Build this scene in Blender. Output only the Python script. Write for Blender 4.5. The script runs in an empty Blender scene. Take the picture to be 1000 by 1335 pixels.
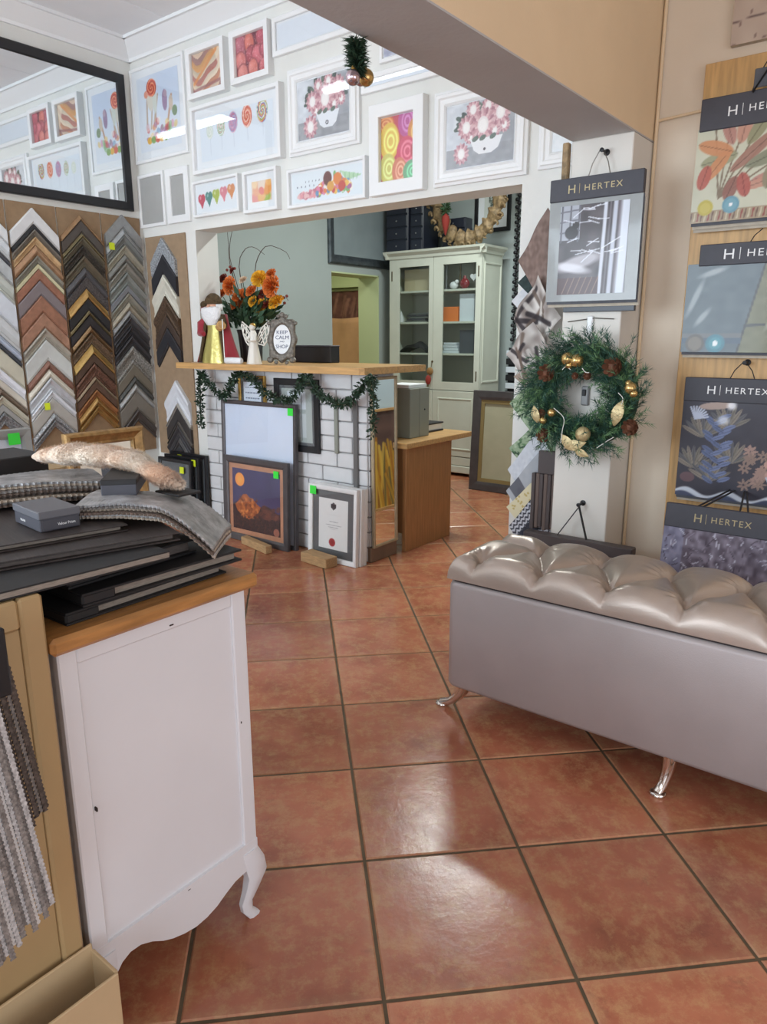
import bpy, math, random
import numpy as np
from mathutils import Vector, Matrix, Euler
random.seed(7); rng = np.random.RandomState(11)
SC = bpy.context.scene
COL = SC.collection

# ------------------------------------------------------------------ camera
FPX, CAMZ = 941.1, 1.4432
_phi, _p, _r = 0.1233 - math.pi / 4, 0.2380, 0.0020
_f = np.array([math.sin(_phi) * math.cos(_p), math.cos(_phi) * math.cos(_p), -math.sin(_p)])
_rt = np.array([math.cos(_phi), -math.sin(_phi), 0.0])
_d = np.cross(_f, _rt)
_rt2 = math.cos(_r) * _rt + math.sin(_r) * _d
_d2 = -math.sin(_r) * _rt + math.cos(_r) * _d
cam_data = bpy.data.cameras.new('camera')
cam = bpy.data.objects.new('camera', cam_data)
COL.objects.link(cam)
cam.matrix_world = Matrix(((_rt2[0], -_d2[0], -_f[0], 0), (_rt2[1], -_d2[1], -_f[1], 0), (_rt2[2], -_d2[2], -_f[2], CAMZ), (0, 0, 0, 1)))
cam_data.sensor_fit = 'VERTICAL'
cam_data.sensor_height = 36.0
cam_data.lens = FPX / 1335 * 36.0
cam_data.clip_start = 0.05
SC.camera = cam

# ------------------------------------------------------------------ world, lights, exposure
SC.view_settings.view_transform = 'Standard'
SC.view_settings.look = 'None'
SC.view_settings.gamma = 1.0
SC.view_settings.use_curve_mapping = False
SC.view_settings.exposure = 0.22
world = bpy.data.worlds.new('sky'); SC.world = world
world.use_nodes = True
_bg = world.node_tree.nodes['Background']
_bg.inputs[0].default_value = (0.75, 0.86, 1.0, 1); _bg.inputs[1].default_value = 1.0

def area(name, loc, rot, sx, sy, power, col, spread=180):
    l = bpy.data.lights.new(name, 'AREA'); l.shape = 'RECTANGLE'; l.size = sx; l.size_y = sy
    l.energy = power; l.color = col; l.spread = math.radians(spread)
    o = bpy.data.objects.new(name, l); COL.objects.link(o); o.location = loc; o.rotation_euler = rot
    return o
R90 = math.pi / 2
# daylight entering through the shop windows (front wall y=-3, street side x=2.5)
area('daylight_shop_window', (-3.2, -2.94, 1.75), (R90, 0, 0), 3.0, 2.2, 165, (0.78, 0.90, 1.0))
area('daylight_door_window', (0.7, -2.94, 1.6), (R90, 0, 0), 2.4, 2.2, 46, (0.82, 0.91, 1.0))
area('daylight_side_window', (2.44, 0.2, 1.4), (0, R90, 0), 2.0, 3.0, 24, (0.94, 0.95, 1.0))
# fill lights added to brighten the back room and the passage, no fixtures modelled
area('back_room_fill', (-3.0, 5.2, 3.38), (0, 0, 0), 1.2, 0.15, 60, (0.93, 1.0, 0.97))
area('passage_fill', (-6.3, 6.3, 2.7), (0, 0, 0), 0.5, 0.5, 24, (1.0, 0.97, 0.80))

# ------------------------------------------------------------------ helpers
def ray(px, py):
    return _rt2 * ((px - 500) / FPX) + _d2 * ((py - 667.5) / FPX) + _f
C0 = np.array([0, 0, CAMZ])
def onX(px, py, X): d = ray(px, py); return C0 + d * (X / d[0])
def onY(px, py, Y): d = ray(px, py); return C0 + d * (Y / d[1])
def onZ(px, py, Z): d = ray(px, py); return C0 + d * ((Z - CAMZ) / d[2])

def S(r, g, b):
    def c(u):
        u /= 255.0
        return u / 12.92 if u <= 0.04045 else ((u + 0.055) / 1.055) ** 2.4
    return (c(r), c(g), c(b), 1.0)

def mat(name, col, rough=0.6, metal=0.0, var=0.0, scale=8.0, bump=0.0, bscale=60.0, coat=0.0, stretch=None, col2=None, spec=None, sheen=0.0):
    m = bpy.data.materials.new(name); m.use_nodes = True
    nt = m.node_tree; b = nt.nodes['Principled BSDF']
    b.inputs['Base Color'].default_value = col; b.inputs['Roughness'].default_value = rough; b.inputs['Metallic'].default_value = metal
    if coat: b.inputs['Coat Weight'].default_value = coat; b.inputs['Coat Roughness'].default_value = 0.06
    if sheen: b.inputs['Sheen Weight'].default_value = sheen
    if spec is not None: b.inputs['Specular IOR Level'].default_value = spec
    if var or bump or col2:
        tc = nt.nodes.new('ShaderNodeTexCoord'); mp = nt.nodes.new('ShaderNodeMapping')
        nt.links.new(tc.outputs['Object'], mp.inputs[0])
        if stretch: mp.inputs['Scale'].default_value = stretch
    if var or col2:
        n = nt.nodes.new('ShaderNodeTexNoise'); n.inputs['Scale'].default_value = scale; n.inputs['Detail'].default_value = 6
        nt.links.new(mp.outputs[0], n.inputs['Vector'])
        r = nt.nodes.new('ShaderNodeValToRGB')
        c2 = col2 if col2 else tuple(max(0, c * (1 - var)) for c in col[:3]) + (1,)
        c1 = tuple(min(1, c * (1 + var * 0.6)) for c in col[:3]) + (1,)
        r.color_ramp.elements[0].position = 0.32; r.color_ramp.elements[0].color = c2
        r.color_ramp.elements[1].position = 0.68; r.color_ramp.elements[1].color = c1
        nt.links.new(n.outputs['Fac'], r.inputs[0]); nt.links.new(r.outputs[0], b.inputs['Base Color'])
    if bump:
        n2 = nt.nodes.new('ShaderNodeTexNoise'); n2.inputs['Scale'].default_value = bscale; n2.inputs['Detail'].default_value = 4
        nt.links.new(mp.outputs[0], n2.inputs['Vector'])
        bp = nt.nodes.new('ShaderNodeBump'); bp.inputs['Strength'].default_value = bump; bp.inputs['Distance'].default_value = 0.01
        nt.links.new(n2.outputs['Fac'], bp.inputs['Height']); nt.links.new(bp.outputs[0], b.inputs['Normal'])
    return m

def vcol_mat(name, rough=0.5, coat=0.0):
    m = bpy.data.materials.new(name); m.use_nodes = True
    nt = m.node_tree; b = nt.nodes['Principled BSDF']
    a = nt.nodes.new('ShaderNodeVertexColor'); a.layer_name = 'print'
    nt.links.new(a.outputs[0], b.inputs['Base Color']); b.inputs['Roughness'].default_value = rough
    if coat: b.inputs['Coat Weight'].default_value = coat; b.inputs['Coat Roughness'].default_value = 0.12
    return m

def glass_mat(name, tint=(1, 1, 1, 1), rough=0.0, base=0.045):
    m = bpy.data.materials.new(name); m.use_nodes = True
    nt = m.node_tree; nt.nodes.remove(nt.nodes['Principled BSDF']); N = nt.nodes.new; L = nt.links.new
    t = N('ShaderNodeBsdfTransparent'); t.inputs[0].default_value = tint
    g = N('ShaderNodeBsdfGlossy'); g.inputs['Roughness'].default_value = rough
    ge = N('ShaderNodeNewGeometry'); dt = N('ShaderNodeVectorMath'); dt.operation = 'DOT_PRODUCT'
    L(ge.outputs['Incoming'], dt.inputs[0]); L(ge.outputs['Normal'], dt.inputs[1])
    def mth(op, a, v=None):
        n = N('ShaderNodeMath'); n.operation = op; n.use_clamp = False
        if isinstance(a, float): n.inputs[0].default_value = a
        else: L(a, n.inputs[0])
        if v is not None:
            if isinstance(v, float): n.inputs[1].default_value = v
            else: L(v, n.inputs[1])
        return n.outputs[0]
    k = mth('POWER', mth('SUBTRACT', 1.0, mth('ABSOLUTE', dt.outputs['Value'])), 5.0)
    f = mth('ADD', mth('MULTIPLY', k, 1.0 - base), base)
    mx = N('ShaderNodeMixShader'); L(f, mx.inputs[0]); L(t.outputs[0], mx.inputs[1]); L(g.outputs[0], mx.inputs[2])
    L(mx.outputs[0], nt.nodes['Material Output'].inputs[0])
    return m

def wpos(o):
    v = Vector((0, 0, 0))
    while o is not None:
        v = v + Vector(o.location); o = o.parent
    return v

class MB:
    def __init__(s): s.v = []; s.f = []
    def add(s, vs, fs):
        n = len(s.v); s.v += [tuple(float(c) for c in v) for v in vs]; s.f += [tuple(i + n for i in f) for f in fs]; return s
    def box(s, a, b):
        x0, y0, z0 = a; x1, y1, z1 = b
        return s.add([(x0, y0, z0), (x1, y0, z0), (x1, y1, z0), (x0, y1, z0), (x0, y0, z1), (x1, y0, z1), (x1, y1, z1), (x0, y1, z1)],
                     [(0, 3, 2, 1), (4, 5, 6, 7), (0, 1, 5, 4), (1, 2, 6, 5), (2, 3, 7, 6), (3, 0, 4, 7)])
    def cbox(s, a, b, c=0.004):
        # box with chamfered edges (hull of three boxes)
        x0, y0, z0 = a; x1, y1, z1 = b
        c = min(c, (x1 - x0) * .45, (y1 - y0) * .45, (z1 - z0) * .45)
        vs = []
        for sx in (0, 1):
            for sy in (0, 1):
                for sz in (0, 1):
                    X = (x0, x1)[sx]; Y = (y0, y1)[sy]; Z = (z0, z1)[sz]
                    dx = c if sx == 0 else -c; dy = c if sy == 0 else -c; dz = c if sz == 0 else -c
                    vs += [(X, Y + dy, Z + dz), (X + dx, Y, Z + dz), (X + dx, Y + dy, Z)]
        def i(sx, sy, sz, k): return (sx * 4 + sy * 2 + sz) * 3 + k
        fs = []
        for a_ in (0, 1):
            q = [i(a_, 0, 0, 0), i(a_, 1, 0, 0), i(a_, 1, 1, 0), i(a_, 0, 1, 0)]; fs.append(q if a_ else q[::-1])
            q = [i(0, a_, 0, 1), i(1, a_, 0, 1), i(1, a_, 1, 1), i(0, a_, 1, 1)]; fs.append(q[::-1] if a_ else q)
            q = [i(0, 0, a_, 2), i(1, 0, a_, 2), i(1, 1, a_, 2), i(0, 1, a_, 2)]; fs.append(q if a_ else q[::-1])
        for p in (0, 1):
            for q in (0, 1):
                e = [i(0, p, q, 1), i(1, p, q, 1), i(1, p, q, 2), i(0, p, q, 2)]; fs.append(e if (p != q) else e[::-1])
                e = [i(p, 0, q, 0), i(p, 1, q, 0), i(p, 1, q, 2), i(p, 0, q, 2)]; fs.append(e if (p == q) else e[::-1])
                e = [i(p, q, 0, 0), i(p, q, 1, 0), i(p, q, 1, 1), i(p, q, 0, 1)]; fs.append(e if (p != q) else e[::-1])
        for sx in (0, 1):
            for sy in (0, 1):
                for sz in (0, 1):
                    t = [i(sx, sy, sz, 0), i(sx, sy, sz, 1), i(sx, sy, sz, 2)]
                    fs.append(t if (sx + sy + sz) % 2 else t[::-1])
        return s.add(vs, fs)
    def prism(s, poly, fn, d0, d1):
        # poly: 2D outline, fn(a,b,d) -> 3D
        n = len(poly)
        vs = [fn(a, b, d0) for a, b in poly] + [fn(a, b, d1) for a, b in poly]
        fs = [tuple(range(n))[::-1], tuple(range(n, 2 * n))] + [(i, (i + 1) % n, n + (i + 1) % n, n + i) for i in range(n)]
        return s.add(vs, fs)
    def tube(s, pts, r, n=8, cap=True, flat=None):
        P = [Vector(p) for p in pts]; m = len(P)
        rs = r if isinstance(r, (list, tuple)) else [r] * m
        vs = []; up = None
        for i in range(m):
            t = (P[min(i + 1, m - 1)] - P[max(i - 1, 0)]).normalized()
            if up is None:
                up = Vector((0, 0, 1)) if abs(t.z) < 0.9 else Vector((1, 0, 0))
            a = t.cross(up)
            if a.length < 1e-6: a = t.cross(Vector((0.3, 1, 0.2)))
            a.normalize(); b = a.cross(t).normalized(); up = b
            for k in range(n):
                q = 2 * math.pi * k / n
                fx = flat if flat else 1.0
                vs.append(P[i] + a * (math.cos(q) * rs[i]) + b * (math.sin(q) * rs[i] * fx))
        fs = [(i * n + k, i * n + (k + 1) % n, (i + 1) * n + (k + 1) % n, (i + 1) * n + k) for i in range(m - 1) for k in range(n)]
        if cap: fs += [tuple(range(n))[::-1], tuple(range((m - 1) * n, m * n))]
        return s.add(vs, fs)
    def lathe(s, prof, c=(0, 0, 0), n=20, sx=1.0, sy=1.0, ripple=None):
        vs = []
        for r, z in prof:
            for k in range(n):
                q = 2 * math.pi * k / n
                rr = r * (ripple(q, z) if ripple else 1.0)
                vs.append((c[0] + rr * sx * math.cos(q), c[1] + rr * sy * math.sin(q), c[2] + z))
        m = len(prof)
        fs = [(i * n + k, i * n + (k + 1) % n, (i + 1) * n + (k + 1) % n, (i + 1) * n + k) for i in range(m - 1) for k in range(n)]
        fs += [tuple(range(n))[::-1], tuple(range((m - 1) * n, m * n))]
        return s.add(vs, fs)
    def sph(s, c, r, n=12, m=8, sc=(1, 1, 1)):
        prof = [(max(1e-4, r * math.sin(math.pi * i / m)), -r * math.cos(math.pi * i / m)) for i in range(m + 1)]
        k0 = len(s.v); s.lathe(prof, (0, 0, 0), n)
        s.v[k0:] = [(c[0] + x * sc[0], c[1] + y * sc[1], c[2] + z * sc[2]) for x, y, z in s.v[k0:]]
        return s
    def grid(s, nu, nv, fn, closed_u=False):
        vs = [fn(i / (nu - (0 if closed_u else 1)), j / (nv - 1)) for j in range(nv) for i in range(nu)]
        fs = []
        for j in range(nv - 1):
            for i in range(nu - (0 if closed_u else 1)):
                i2 = (i + 1) % nu
                fs.append((j * nu + i, j * nu + i2, (j + 1) * nu + i2, (j + 1) * nu + i))
        return s.add(vs, fs)
    def ring(s, w, h, prof, y=0.0):
        # rectangular frame facing -Y, centred on x, base at z=0; prof = [(inset, out)] from the outer back edge round to the inner back edge
        vs = []
        for ins, out in prof:
            vs += [(-w / 2 + ins, y - out, ins), (w / 2 - ins, y - out, ins), (w / 2 - ins, y - out, h - ins), (-w / 2 + ins, y - out, h - ins)]
        m = len(prof)
        fs = [(i * 4 + k, i * 4 + (k + 1) % 4, (i + 1) * 4 + (k + 1) % 4, (i + 1) * 4 + k) for i in range(m - 1) for k in range(4)]
        fs += [((m - 1) * 4 + k, (m - 1) * 4 + (k + 1) % 4, (k + 1) % 4, k) for k in range(4)]
        return s.add(vs, fs)
    def xf(s, M):
        s.v = [tuple(M @ Vector(v)) for v in s.v]; return s
    def build(s, name, m, parent=None, smooth=False, local=False, origin=None):
        me = bpy.data.meshes.new(name)
        off = Vector((0, 0, 0))
        if parent is not None and not local: off = wpos(parent)
        elif parent is None:
            A = np.array(s.v); lo, hi = A.min(0), A.max(0)
            off = Vector(origin) if origin is not None else Vector(((lo[0] + hi[0]) / 2, (lo[1] + hi[1]) / 2, lo[2]))
        me.from_pydata([(x - off.x, y - off.y, z - off.z) for x, y, z in s.v], [], s.f); me.update()
        if smooth:
            me.polygons.foreach_set('use_smooth', [True] * len(me.polygons))
            try: me.set_sharp_from_angle(angle=math.radians(smooth if smooth is not True else 50))
            except Exception: pass
        if m is not None: me.materials.append(m)
        o = bpy.data.objects.new(name, me); COL.objects.link(o)
        if parent is not None: o.parent = parent
        else: o.location = off
        return o

def tag(o, label, cat, group=None):
    o['label'] = label; o['category'] = cat
    if group: o['group'] = group
    return o
def thing(name, label, cat, loc=(0, 0, 0), rot=(0, 0, 0), group=None):
    o = bpy.data.objects.new(name, None); COL.objects.link(o); o.empty_display_size = 0.05
    o.location = Vector([float(c) for c in loc]); o.rotation_euler = rot
    return tag(o, label, cat, group)
def struct(o, label=None):
    o['kind'] = 'structure'
    if label: o['label'] = label
    return o
def part(mb, name, m, parent, **k): return mb.build(name, m, parent, **k)
def copy_tree(o, parent=None):
    c = o.copy(); COL.objects.link(c); c.parent = parent
    for ch in list(o.children): copy_tree(ch, c)
    return c

# flat print: a fine grid of coloured points
class Cv:
    def __init__(s, w, h, n, bg):
        # w,h in metres, n = samples along the longer side; coordinates in 0..1 (x right, y up)
        k = n / max(w, h); s.nx = max(8, int(w * k)); s.ny = max(8, int(h * k)); s.w = w; s.h = h; s.asp = h / w
        s.X, s.Y = np.meshgrid(np.linspace(0, 1, s.nx), np.linspace(0, 1, s.ny))
        s.a = np.zeros((s.ny, s.nx, 3)); s.a[:] = bg
    def put(s, m, col, al=1.0):
        m = np.clip(m, 0, 1)[..., None] * al; s.a = s.a * (1 - m) + np.array(col, float) * m; return s
    def ell(s, cx, cy, rx, ry, col, ang=0, al=1.0, soft=0.12):
        # radii in units of the width
        dx = s.X - cx; dy = (s.Y - cy) * s.asp
        c, n = math.cos(ang), math.sin(ang)
        d = np.sqrt(((dx * c + dy * n) / rx) ** 2 + ((-dx * n + dy * c) / ry) ** 2)
        return s.put((1 - d) / soft + .5, col, al)
    def rect(s, x0, y0, x1, y1, col, al=1.0):
        return s.put(((s.X >= x0) & (s.X <= x1) & (s.Y >= y0) & (s.Y <= y1)).astype(float), col, al)
    def line(s, x0, y0, x1, y1, wd, col, al=1.0):
        ax, ay, bx, by = x0, y0 * s.asp, x1, y1 * s.asp
        px, py = s.X - ax, s.Y * s.asp - ay; L = (bx - ax) ** 2 + (by - ay) ** 2 + 1e-9
        t = np.clip((px * (bx - ax) + py * (by - ay)) / L, 0, 1)
        d = np.hypot(px - t * (bx - ax), py - t * (by - ay))
        return s.put((wd / 2 - d) / (wd * .3) + .5, col, al)
    def poly(s, pts, col, al=1.0):
        m = np.zeros_like(s.X, bool); n = len(pts)
        for i in range(n):
            x0, y0 = pts[i]; x1, y1 = pts[(i + 1) % n]
            c = ((y0 > s.Y) != (y1 > s.Y)) & (s.X < (x1 - x0) * (s.Y - y0) / (y1 - y0 + 1e-12) + x0)
            m ^= c
        return s.put(m.astype(float), col, al)
    def swirl(s, cx, cy, r, cols, turns=2.0, ry=None):
        ry = ry or r
        dx = (s.X - cx) / r; dy = (s.Y - cy) * s.asp / ry
        d = np.hypot(dx, dy); q = np.arctan2(dy, dx) / (2 * math.pi) + d * turns * .5
        k = np.floor((q % 1.0) * len(cols) * 2).astype(int) % len(cols)
        m = np.clip((1 - d) / .12 + .5, 0, 1)
        s.put(m, np.array(cols)[k]); return s
    def noise(s, n=10, al=0.2, col0=(0, 0, 0), col1=(1, 1, 1)):
        g = rng.rand(n + 2, n + 2)
        xs = s.X * n; ys = s.Y * n; xi = xs.astype(int); yi = ys.astype(int); fx = xs - xi; fy = ys - yi
        fx = fx * fx * (3 - 2 * fx); fy = fy * fy * (3 - 2 * fy)
        v = g[yi, xi] * (1 - fx) * (1 - fy) + g[yi, xi + 1] * fx * (1 - fy) + g[yi + 1, xi] * (1 - fx) * fy + g[yi + 1, xi + 1] * fx * fy
        s._n = v
        return s.put(np.ones_like(v), np.array(col0) * (1 - v[..., None]) + np.array(col1) * v[..., None], al)
    def build(s, name, m, parent, fn, local=True):
        # fn(x,z) with x in 0..w, z in 0..h -> 3D
        P = np.array([fn(x * s.w, y * s.h) for x, y in zip(s.X.ravel(), s.Y.ravel())])
        if parent is not None and not local: P = P - np.array(wpos(parent))
        nx, ny = s.nx, s.ny
        I = (np.arange(ny - 1)[:, None] * nx + np.arange(nx - 1)[None]).ravel()
        F = np.stack([I, I + 1, I + nx + 1, I + nx], 1)
        me = bpy.data.meshes.new(name); me.from_pydata(P.tolist(), [], F.tolist()); me.update()
        at = me.color_attributes.new('print', 'FLOAT_COLOR', 'POINT')
        c = s.a.reshape(-1, 3) / 255.0; c = np.clip(c, 0, 1)
        lin = np.where(c <= 0.04045, c / 12.92, ((c + 0.055) / 1.055) ** 2.4)
        at.data.foreach_set('color', np.concatenate([lin, np.ones((len(lin), 1))], 1).astype(np.float32).ravel())
        me.materials.append(m)
        o = bpy.data.objects.new(name, me); COL.objects.link(o)
        if parent is not None: o.parent = parent
        return o

def text_mb(txt, width=None, height=None, depth=0.0008, spacing=1.0):
    cu = bpy.data.curves.new('txt', 'FONT'); cu.body = txt; cu.extrude = depth / 2; cu.align_x = 'CENTER'; cu.space_character = spacing; cu.resolution_u = 3
    ob = bpy.data.objects.new('txt', cu); COL.objects.link(ob)
    bpy.context.view_layer.update()
    dg = bpy.context.evaluated_depsgraph_get()
    me = bpy.data.meshes.new_from_object(ob.evaluated_get(dg))
    v = np.array([tuple(x.co) for x in me.vertices]); fs = [tuple(p.vertices) for p in me.polygons]
    bpy.data.objects.remove(ob); bpy.data.curves.remove(cu); bpy.data.meshes.remove(me)
    lo, hi = v.min(0), v.max(0); w, h = hi[0] - lo[0], hi[1] - lo[1]
    k = (width / w) if width else height / h
    ky = (height / h) if height else k
    mb = MB()
    # stands in the local XZ plane facing -Y, centred
    mb.add([((x - (lo[0] + hi[0]) / 2) * k, -z, (y - (lo[1] + hi[1]) / 2) * ky) for x, y, z in v], fs)
    return mb

# ------------------------------------------------------------------ shared materials
M = {}
M['white_wall'] = mat('white_wall_paint', S(226, 226, 222), 0.7, var=0.04, scale=3, bump=0.06, bscale=120)
M['pale_cream'] = mat('pale_cream_wall_paint', S(228, 213, 193), 0.65, var=0.05, scale=2.5, bump=0.06, bscale=120)
M['cream_wall'] = mat('cream_wall_paint', S(232, 207, 172), 0.65, var=0.05, scale=2.5, bump=0.06, bscale=120)
M['pillar_white'] = mat('pillar_white_paint', S(224, 220, 212), 0.6, var=0.03, scale=3, bump=0.05, bscale=120)
M['ceiling'] = mat('ceiling_paint', S(238, 240, 243), 0.7, var=0.03, scale=3)
M['cornice'] = mat('cornice_paint', S(238, 240, 242), 0.45)
M['grey_wall'] = mat('grey_wall_paint', S(168, 178, 176), 0.7, var=0.04, scale=2)
M['green_wall'] = mat('pale_green_wall_paint', S(196, 208, 160), 0.7, var=0.05, scale=2)
M['grout'] = mat('dark_grout', S(96, 82, 62), 0.85, var=0.25, scale=14)
M['white_frame'] = mat('white_painted_frame', S(236, 237, 238), 0.35, bump=0.03, bscale=80)
M['matboard'] = mat('white_mat_board', S(236, 240, 244), 0.6)
M['mirror'] = mat('silvered_mirror', (0.86, 0.90, 0.92, 1), 0.015, 1.0)
M['glass'] = glass_mat('picture_glass')
M['print'] = vcol_mat('printed_paper', 0.45)
M['plastic_print'] = vcol_mat('fabric_under_clear_plastic', 0.5, coat=0.4)
M['fabric_print'] = vcol_mat('printed_fabric', 0.8)
M['black_frame'] = mat('black_painted_frame', S(28, 28, 32), 0.35)
M['oak'] = mat('oak_veneer', S(196, 150, 96), 0.4, var=0.22, scale=5, stretch=(2, 2, 16))
M['oak_x'] = mat('oak_veneer_long', S(204, 160, 104), 0.38, var=0.22, scale=5, stretch=(1, 14, 14))
M['oak_y'] = mat('oak_veneer_deep', S(176, 126, 76), 0.42, var=0.20, scale=5, stretch=(14, 1, 14))
M['desk'] = mat('desk_veneer', S(170, 122, 78), 0.45, var=0.18, scale=5, stretch=(14, 14, 1))
M['backing'] = mat('brown_backing_board', S(150, 124, 96), 0.85, var=0.12, scale=20)
M['kraft'] = mat('brown_hardboard', S(156, 132, 106), 0.85, var=0.10, scale=20)
M['green_tag'] = mat('green_price_sticker', S(60, 230, 70), 0.5)
M['yellow_tag'] = mat('yellow_price_sticker', S(214, 230, 40), 0.5)
M['black'] = mat('matt_black', S(26, 26, 30), 0.5)
M['charcoal'] = mat('charcoal_card', S(66, 66, 74), 0.55, var=0.06, scale=30)
M['gold_ink'] = mat('gold_foil', S(176, 160, 122), 0.45, 0.3)
M['white_ink'] = mat('white_ink', S(236, 236, 236), 0.5)
M['chrome'] = mat('polished_chrome', (0.72, 0.68, 0.64, 1), 0.08, 1.0)
M['wire'] = mat('steel_wire', S(150, 146, 140), 0.35, 0.9)
# ================================================================== the setting
XL, YB, XR, YF, ZC = -5.13, 3.55, 2.5, -3.0, 3.53
OPX0, OPX1, OPZ = -4.49, -1.87, 2.195       # opening under the header
T = 0.45; s2 = math.sqrt(.5)

def tile_material():
    m = bpy.data.materials.new('terracotta_tile'); m.use_nodes = True
    nt = m.node_tree; N = nt.nodes.new; L = nt.links.new; b = nt.nodes['Principled BSDF']
    tc = N('ShaderNodeTexCoord'); oi = N('ShaderNodeObjectInfo')
    ad = N('ShaderNodeVectorMath'); ad.operation = 'MULTIPLY_ADD'
    cx = N('ShaderNodeCombineXYZ'); L(oi.outputs['Random'], cx.inputs[0]); L(oi.outputs['Random'], cx.inputs[1])
    ad.inputs[1].default_value = (37, 23, 0); L(cx.outputs[0], ad.inputs[0]); L(tc.outputs['Object'], ad.inputs[2])
    def noise(sc, det=6, rough=.6):
        n = N('ShaderNodeTexNoise'); n.inputs['Scale'].default_value = sc; n.inputs['Detail'].default_value = det; n.inputs['Roughness'].default_value = rough
        L(ad.outputs[0], n.inputs['Vector']); return n.outputs['Fac']
    def ramp(f, stops):
        r = N('ShaderNodeValToRGB'); e = r.color_ramp.elements
        while len(e) < len(stops): e.new(.5)
        for i, (p, c) in enumerate(stops): e[i].position = p; e[i].color = c
        L(f, r.inputs[0]); return r.outputs[0]
    def mix(f, a, c, mode='MIX'):
        x = N('ShaderNodeMix'); x.data_type = 'RGBA'; x.blend_type = mode
        if isinstance(f, float): x.inputs[0].default_value = f
        else: L(f, x.inputs[0])
        L(a, x.inputs[6]) if not isinstance(a, tuple) else setattr(x.inputs[6], 'default_value', a)
        L(c, x.inputs[7]) if not isinstance(c, tuple) else setattr(x.inputs[7], 'default_value', c)
        return x.outputs[2]
    base = ramp(noise(3.2), [(.28, S(136, 80, 60)), (.45, S(168, 101, 76)), (.60, S(184, 115, 87)), (.76, S(180, 124, 90))])
    ochre = mix(ramp(noise(14, 12, .8), [(.47, (0, 0, 0, 1)), (.68, (.72, .72, .72, 1))]), base, S(200, 160, 112))
    dark = mix(ramp(noise(8, 10, .8), [(.56, (0, 0, 0, 1)), (.72, (.60, .60, .60, 1))]), ochre, S(118, 70, 58))
    # paler worn rim of each tile
    sp = N('ShaderNodeSeparateXYZ'); L(tc.outputs['Object'], sp.inputs[0])
    def absn(o): a = N('ShaderNodeMath'); a.operation = 'ABSOLUTE'; L(o, a.inputs[0]); return a.outputs[0]
    mxm = N('ShaderNodeMath'); mxm.operation = 'MAXIMUM'; L(absn(sp.outputs[0]), mxm.inputs[0]); L(absn(sp.outputs[1]), mxm.inputs[1])
    rim = ramp(mxm.outputs[0], [(.19, (0, 0, 0, 1)), (.222, (.65, .65, .65, 1))])
    rimn = mix(noise(14, 8, .7), (0, 0, 0, 1), rim)
    c = mix(rimn, dark, S(190, 154, 116))
    hs = N('ShaderNodeHueSaturation'); L(c, hs.inputs['Color'])
    mr = N('ShaderNodeMapRange'); L(oi.outputs['Random'], mr.inputs[0]); mr.inputs[3].default_value = .84; mr.inputs[4].default_value = 1.12
    L(mr.outputs[0], hs.inputs['Value']); L(hs.outputs[0], b.inputs['Base Color'])
    rr = N('ShaderNodeMapRange'); L(noise(12, 6), rr.inputs[0]); rr.inputs[3].default_value = .12; rr.inputs[4].default_value = .30
    L(rr.outputs[0], b.inputs['Roughness'])
    bp = N('ShaderNodeBump'); bp.inputs['Strength'].default_value = .16; bp.inputs['Distance'].default_value = .006
    L(noise(18, 8, .65), bp.inputs['Height']); L(bp.outputs[0], b.inputs['Normal'])
    return m
M['tile'] = tile_material()

floor = struct(MB().box((XL - 3.2, YF, -0.05), (XR, 8.1, -0.004)).build('floor', M['grout'], origin=(0, 0, 0)), 'terracotta tiled floor with dark grout laid diagonally')
g = 0.0045; hw = T / 2 - g
def tile_mb():
    c = 0.004
    b = MB()
    b.add([(-hw, -hw, -.012), (hw, -hw, -.012), (hw, hw, -.012), (-hw, hw, -.012), (-hw, -hw, -.003), (hw, -hw, -.003), (hw, hw, -.003), (-hw, hw, -.003),
           (-hw + c, -hw + c, 0), (hw - c, -hw + c, 0), (hw - c, hw - c, 0), (-hw + c, hw - c, 0)],
          [(0, 1, 5, 4), (1, 2, 6, 5), (2, 3, 7, 6), (3, 0, 4, 7), (4, 5, 9, 8), (5, 6, 10, 9), (6, 7, 11, 10), (7, 4, 8, 11), (8, 9, 10, 11)])
    return b
_tiles = []
for i in range(-22, 26):
    for j in range(-12, 26):
        a, bb = (.3571 + i + .5) * T, (2.8939 + j + .5) * T
        x, y = s2 * (a - bb), s2 * (a + bb)
        if not (XL - .25 < x < XR + .2 and YF - .2 < y < 7.3): continue
        c = np.array([x, y, 0]) - C0; zc = c @ _f
        vis = False
        if zc > .3:
            u, v = 500 + FPX * (c @ _rt2) / zc, 667.5 + FPX * (c @ _d2) / zc
            vis = -260 < u < 1260 and v < 1700
        _tiles.append((not vis, math.hypot(x, y), x, y))
_tiles.sort()
t0 = tile_mb().build('tile', M['tile'], floor, local=True)
t0.rotation_euler = (0, 0, math.pi / 4)
rest = MB()
for k, (nv, d, x, y) in enumerate(_tiles):
    if k < 290:
        o = t0 if k == 0 else t0.copy()
        if k: COL.objects.link(o); o.parent = floor
        o.location = (x, y, 0); o.rotation_euler = (0, 0, math.pi / 4 + random.choice((0, 1, 2, 3)) * R90)
    else:
        q = tile_mb().xf(Matrix.Translation((x, y, 0)) @ Matrix.Rotation(math.pi / 4, 4, 'Z')); rest.add(q.v, q.f)
if rest.v:
    o = rest.build('tile_field', M['tile'], floor, local=True); o['kind'] = 'stuff'

# --- walls
w = MB(); DY0, DY1, DZ = 5.73, 6.50, 2.09
w.box((XL - .28, YF, 0), (XL, DY0, ZC)); w.box((XL - .28, DY1, 0), (XL, 7.3, ZC)); w.box((XL - .28, DY0, DZ), (XL, DY1, ZC))
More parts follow.
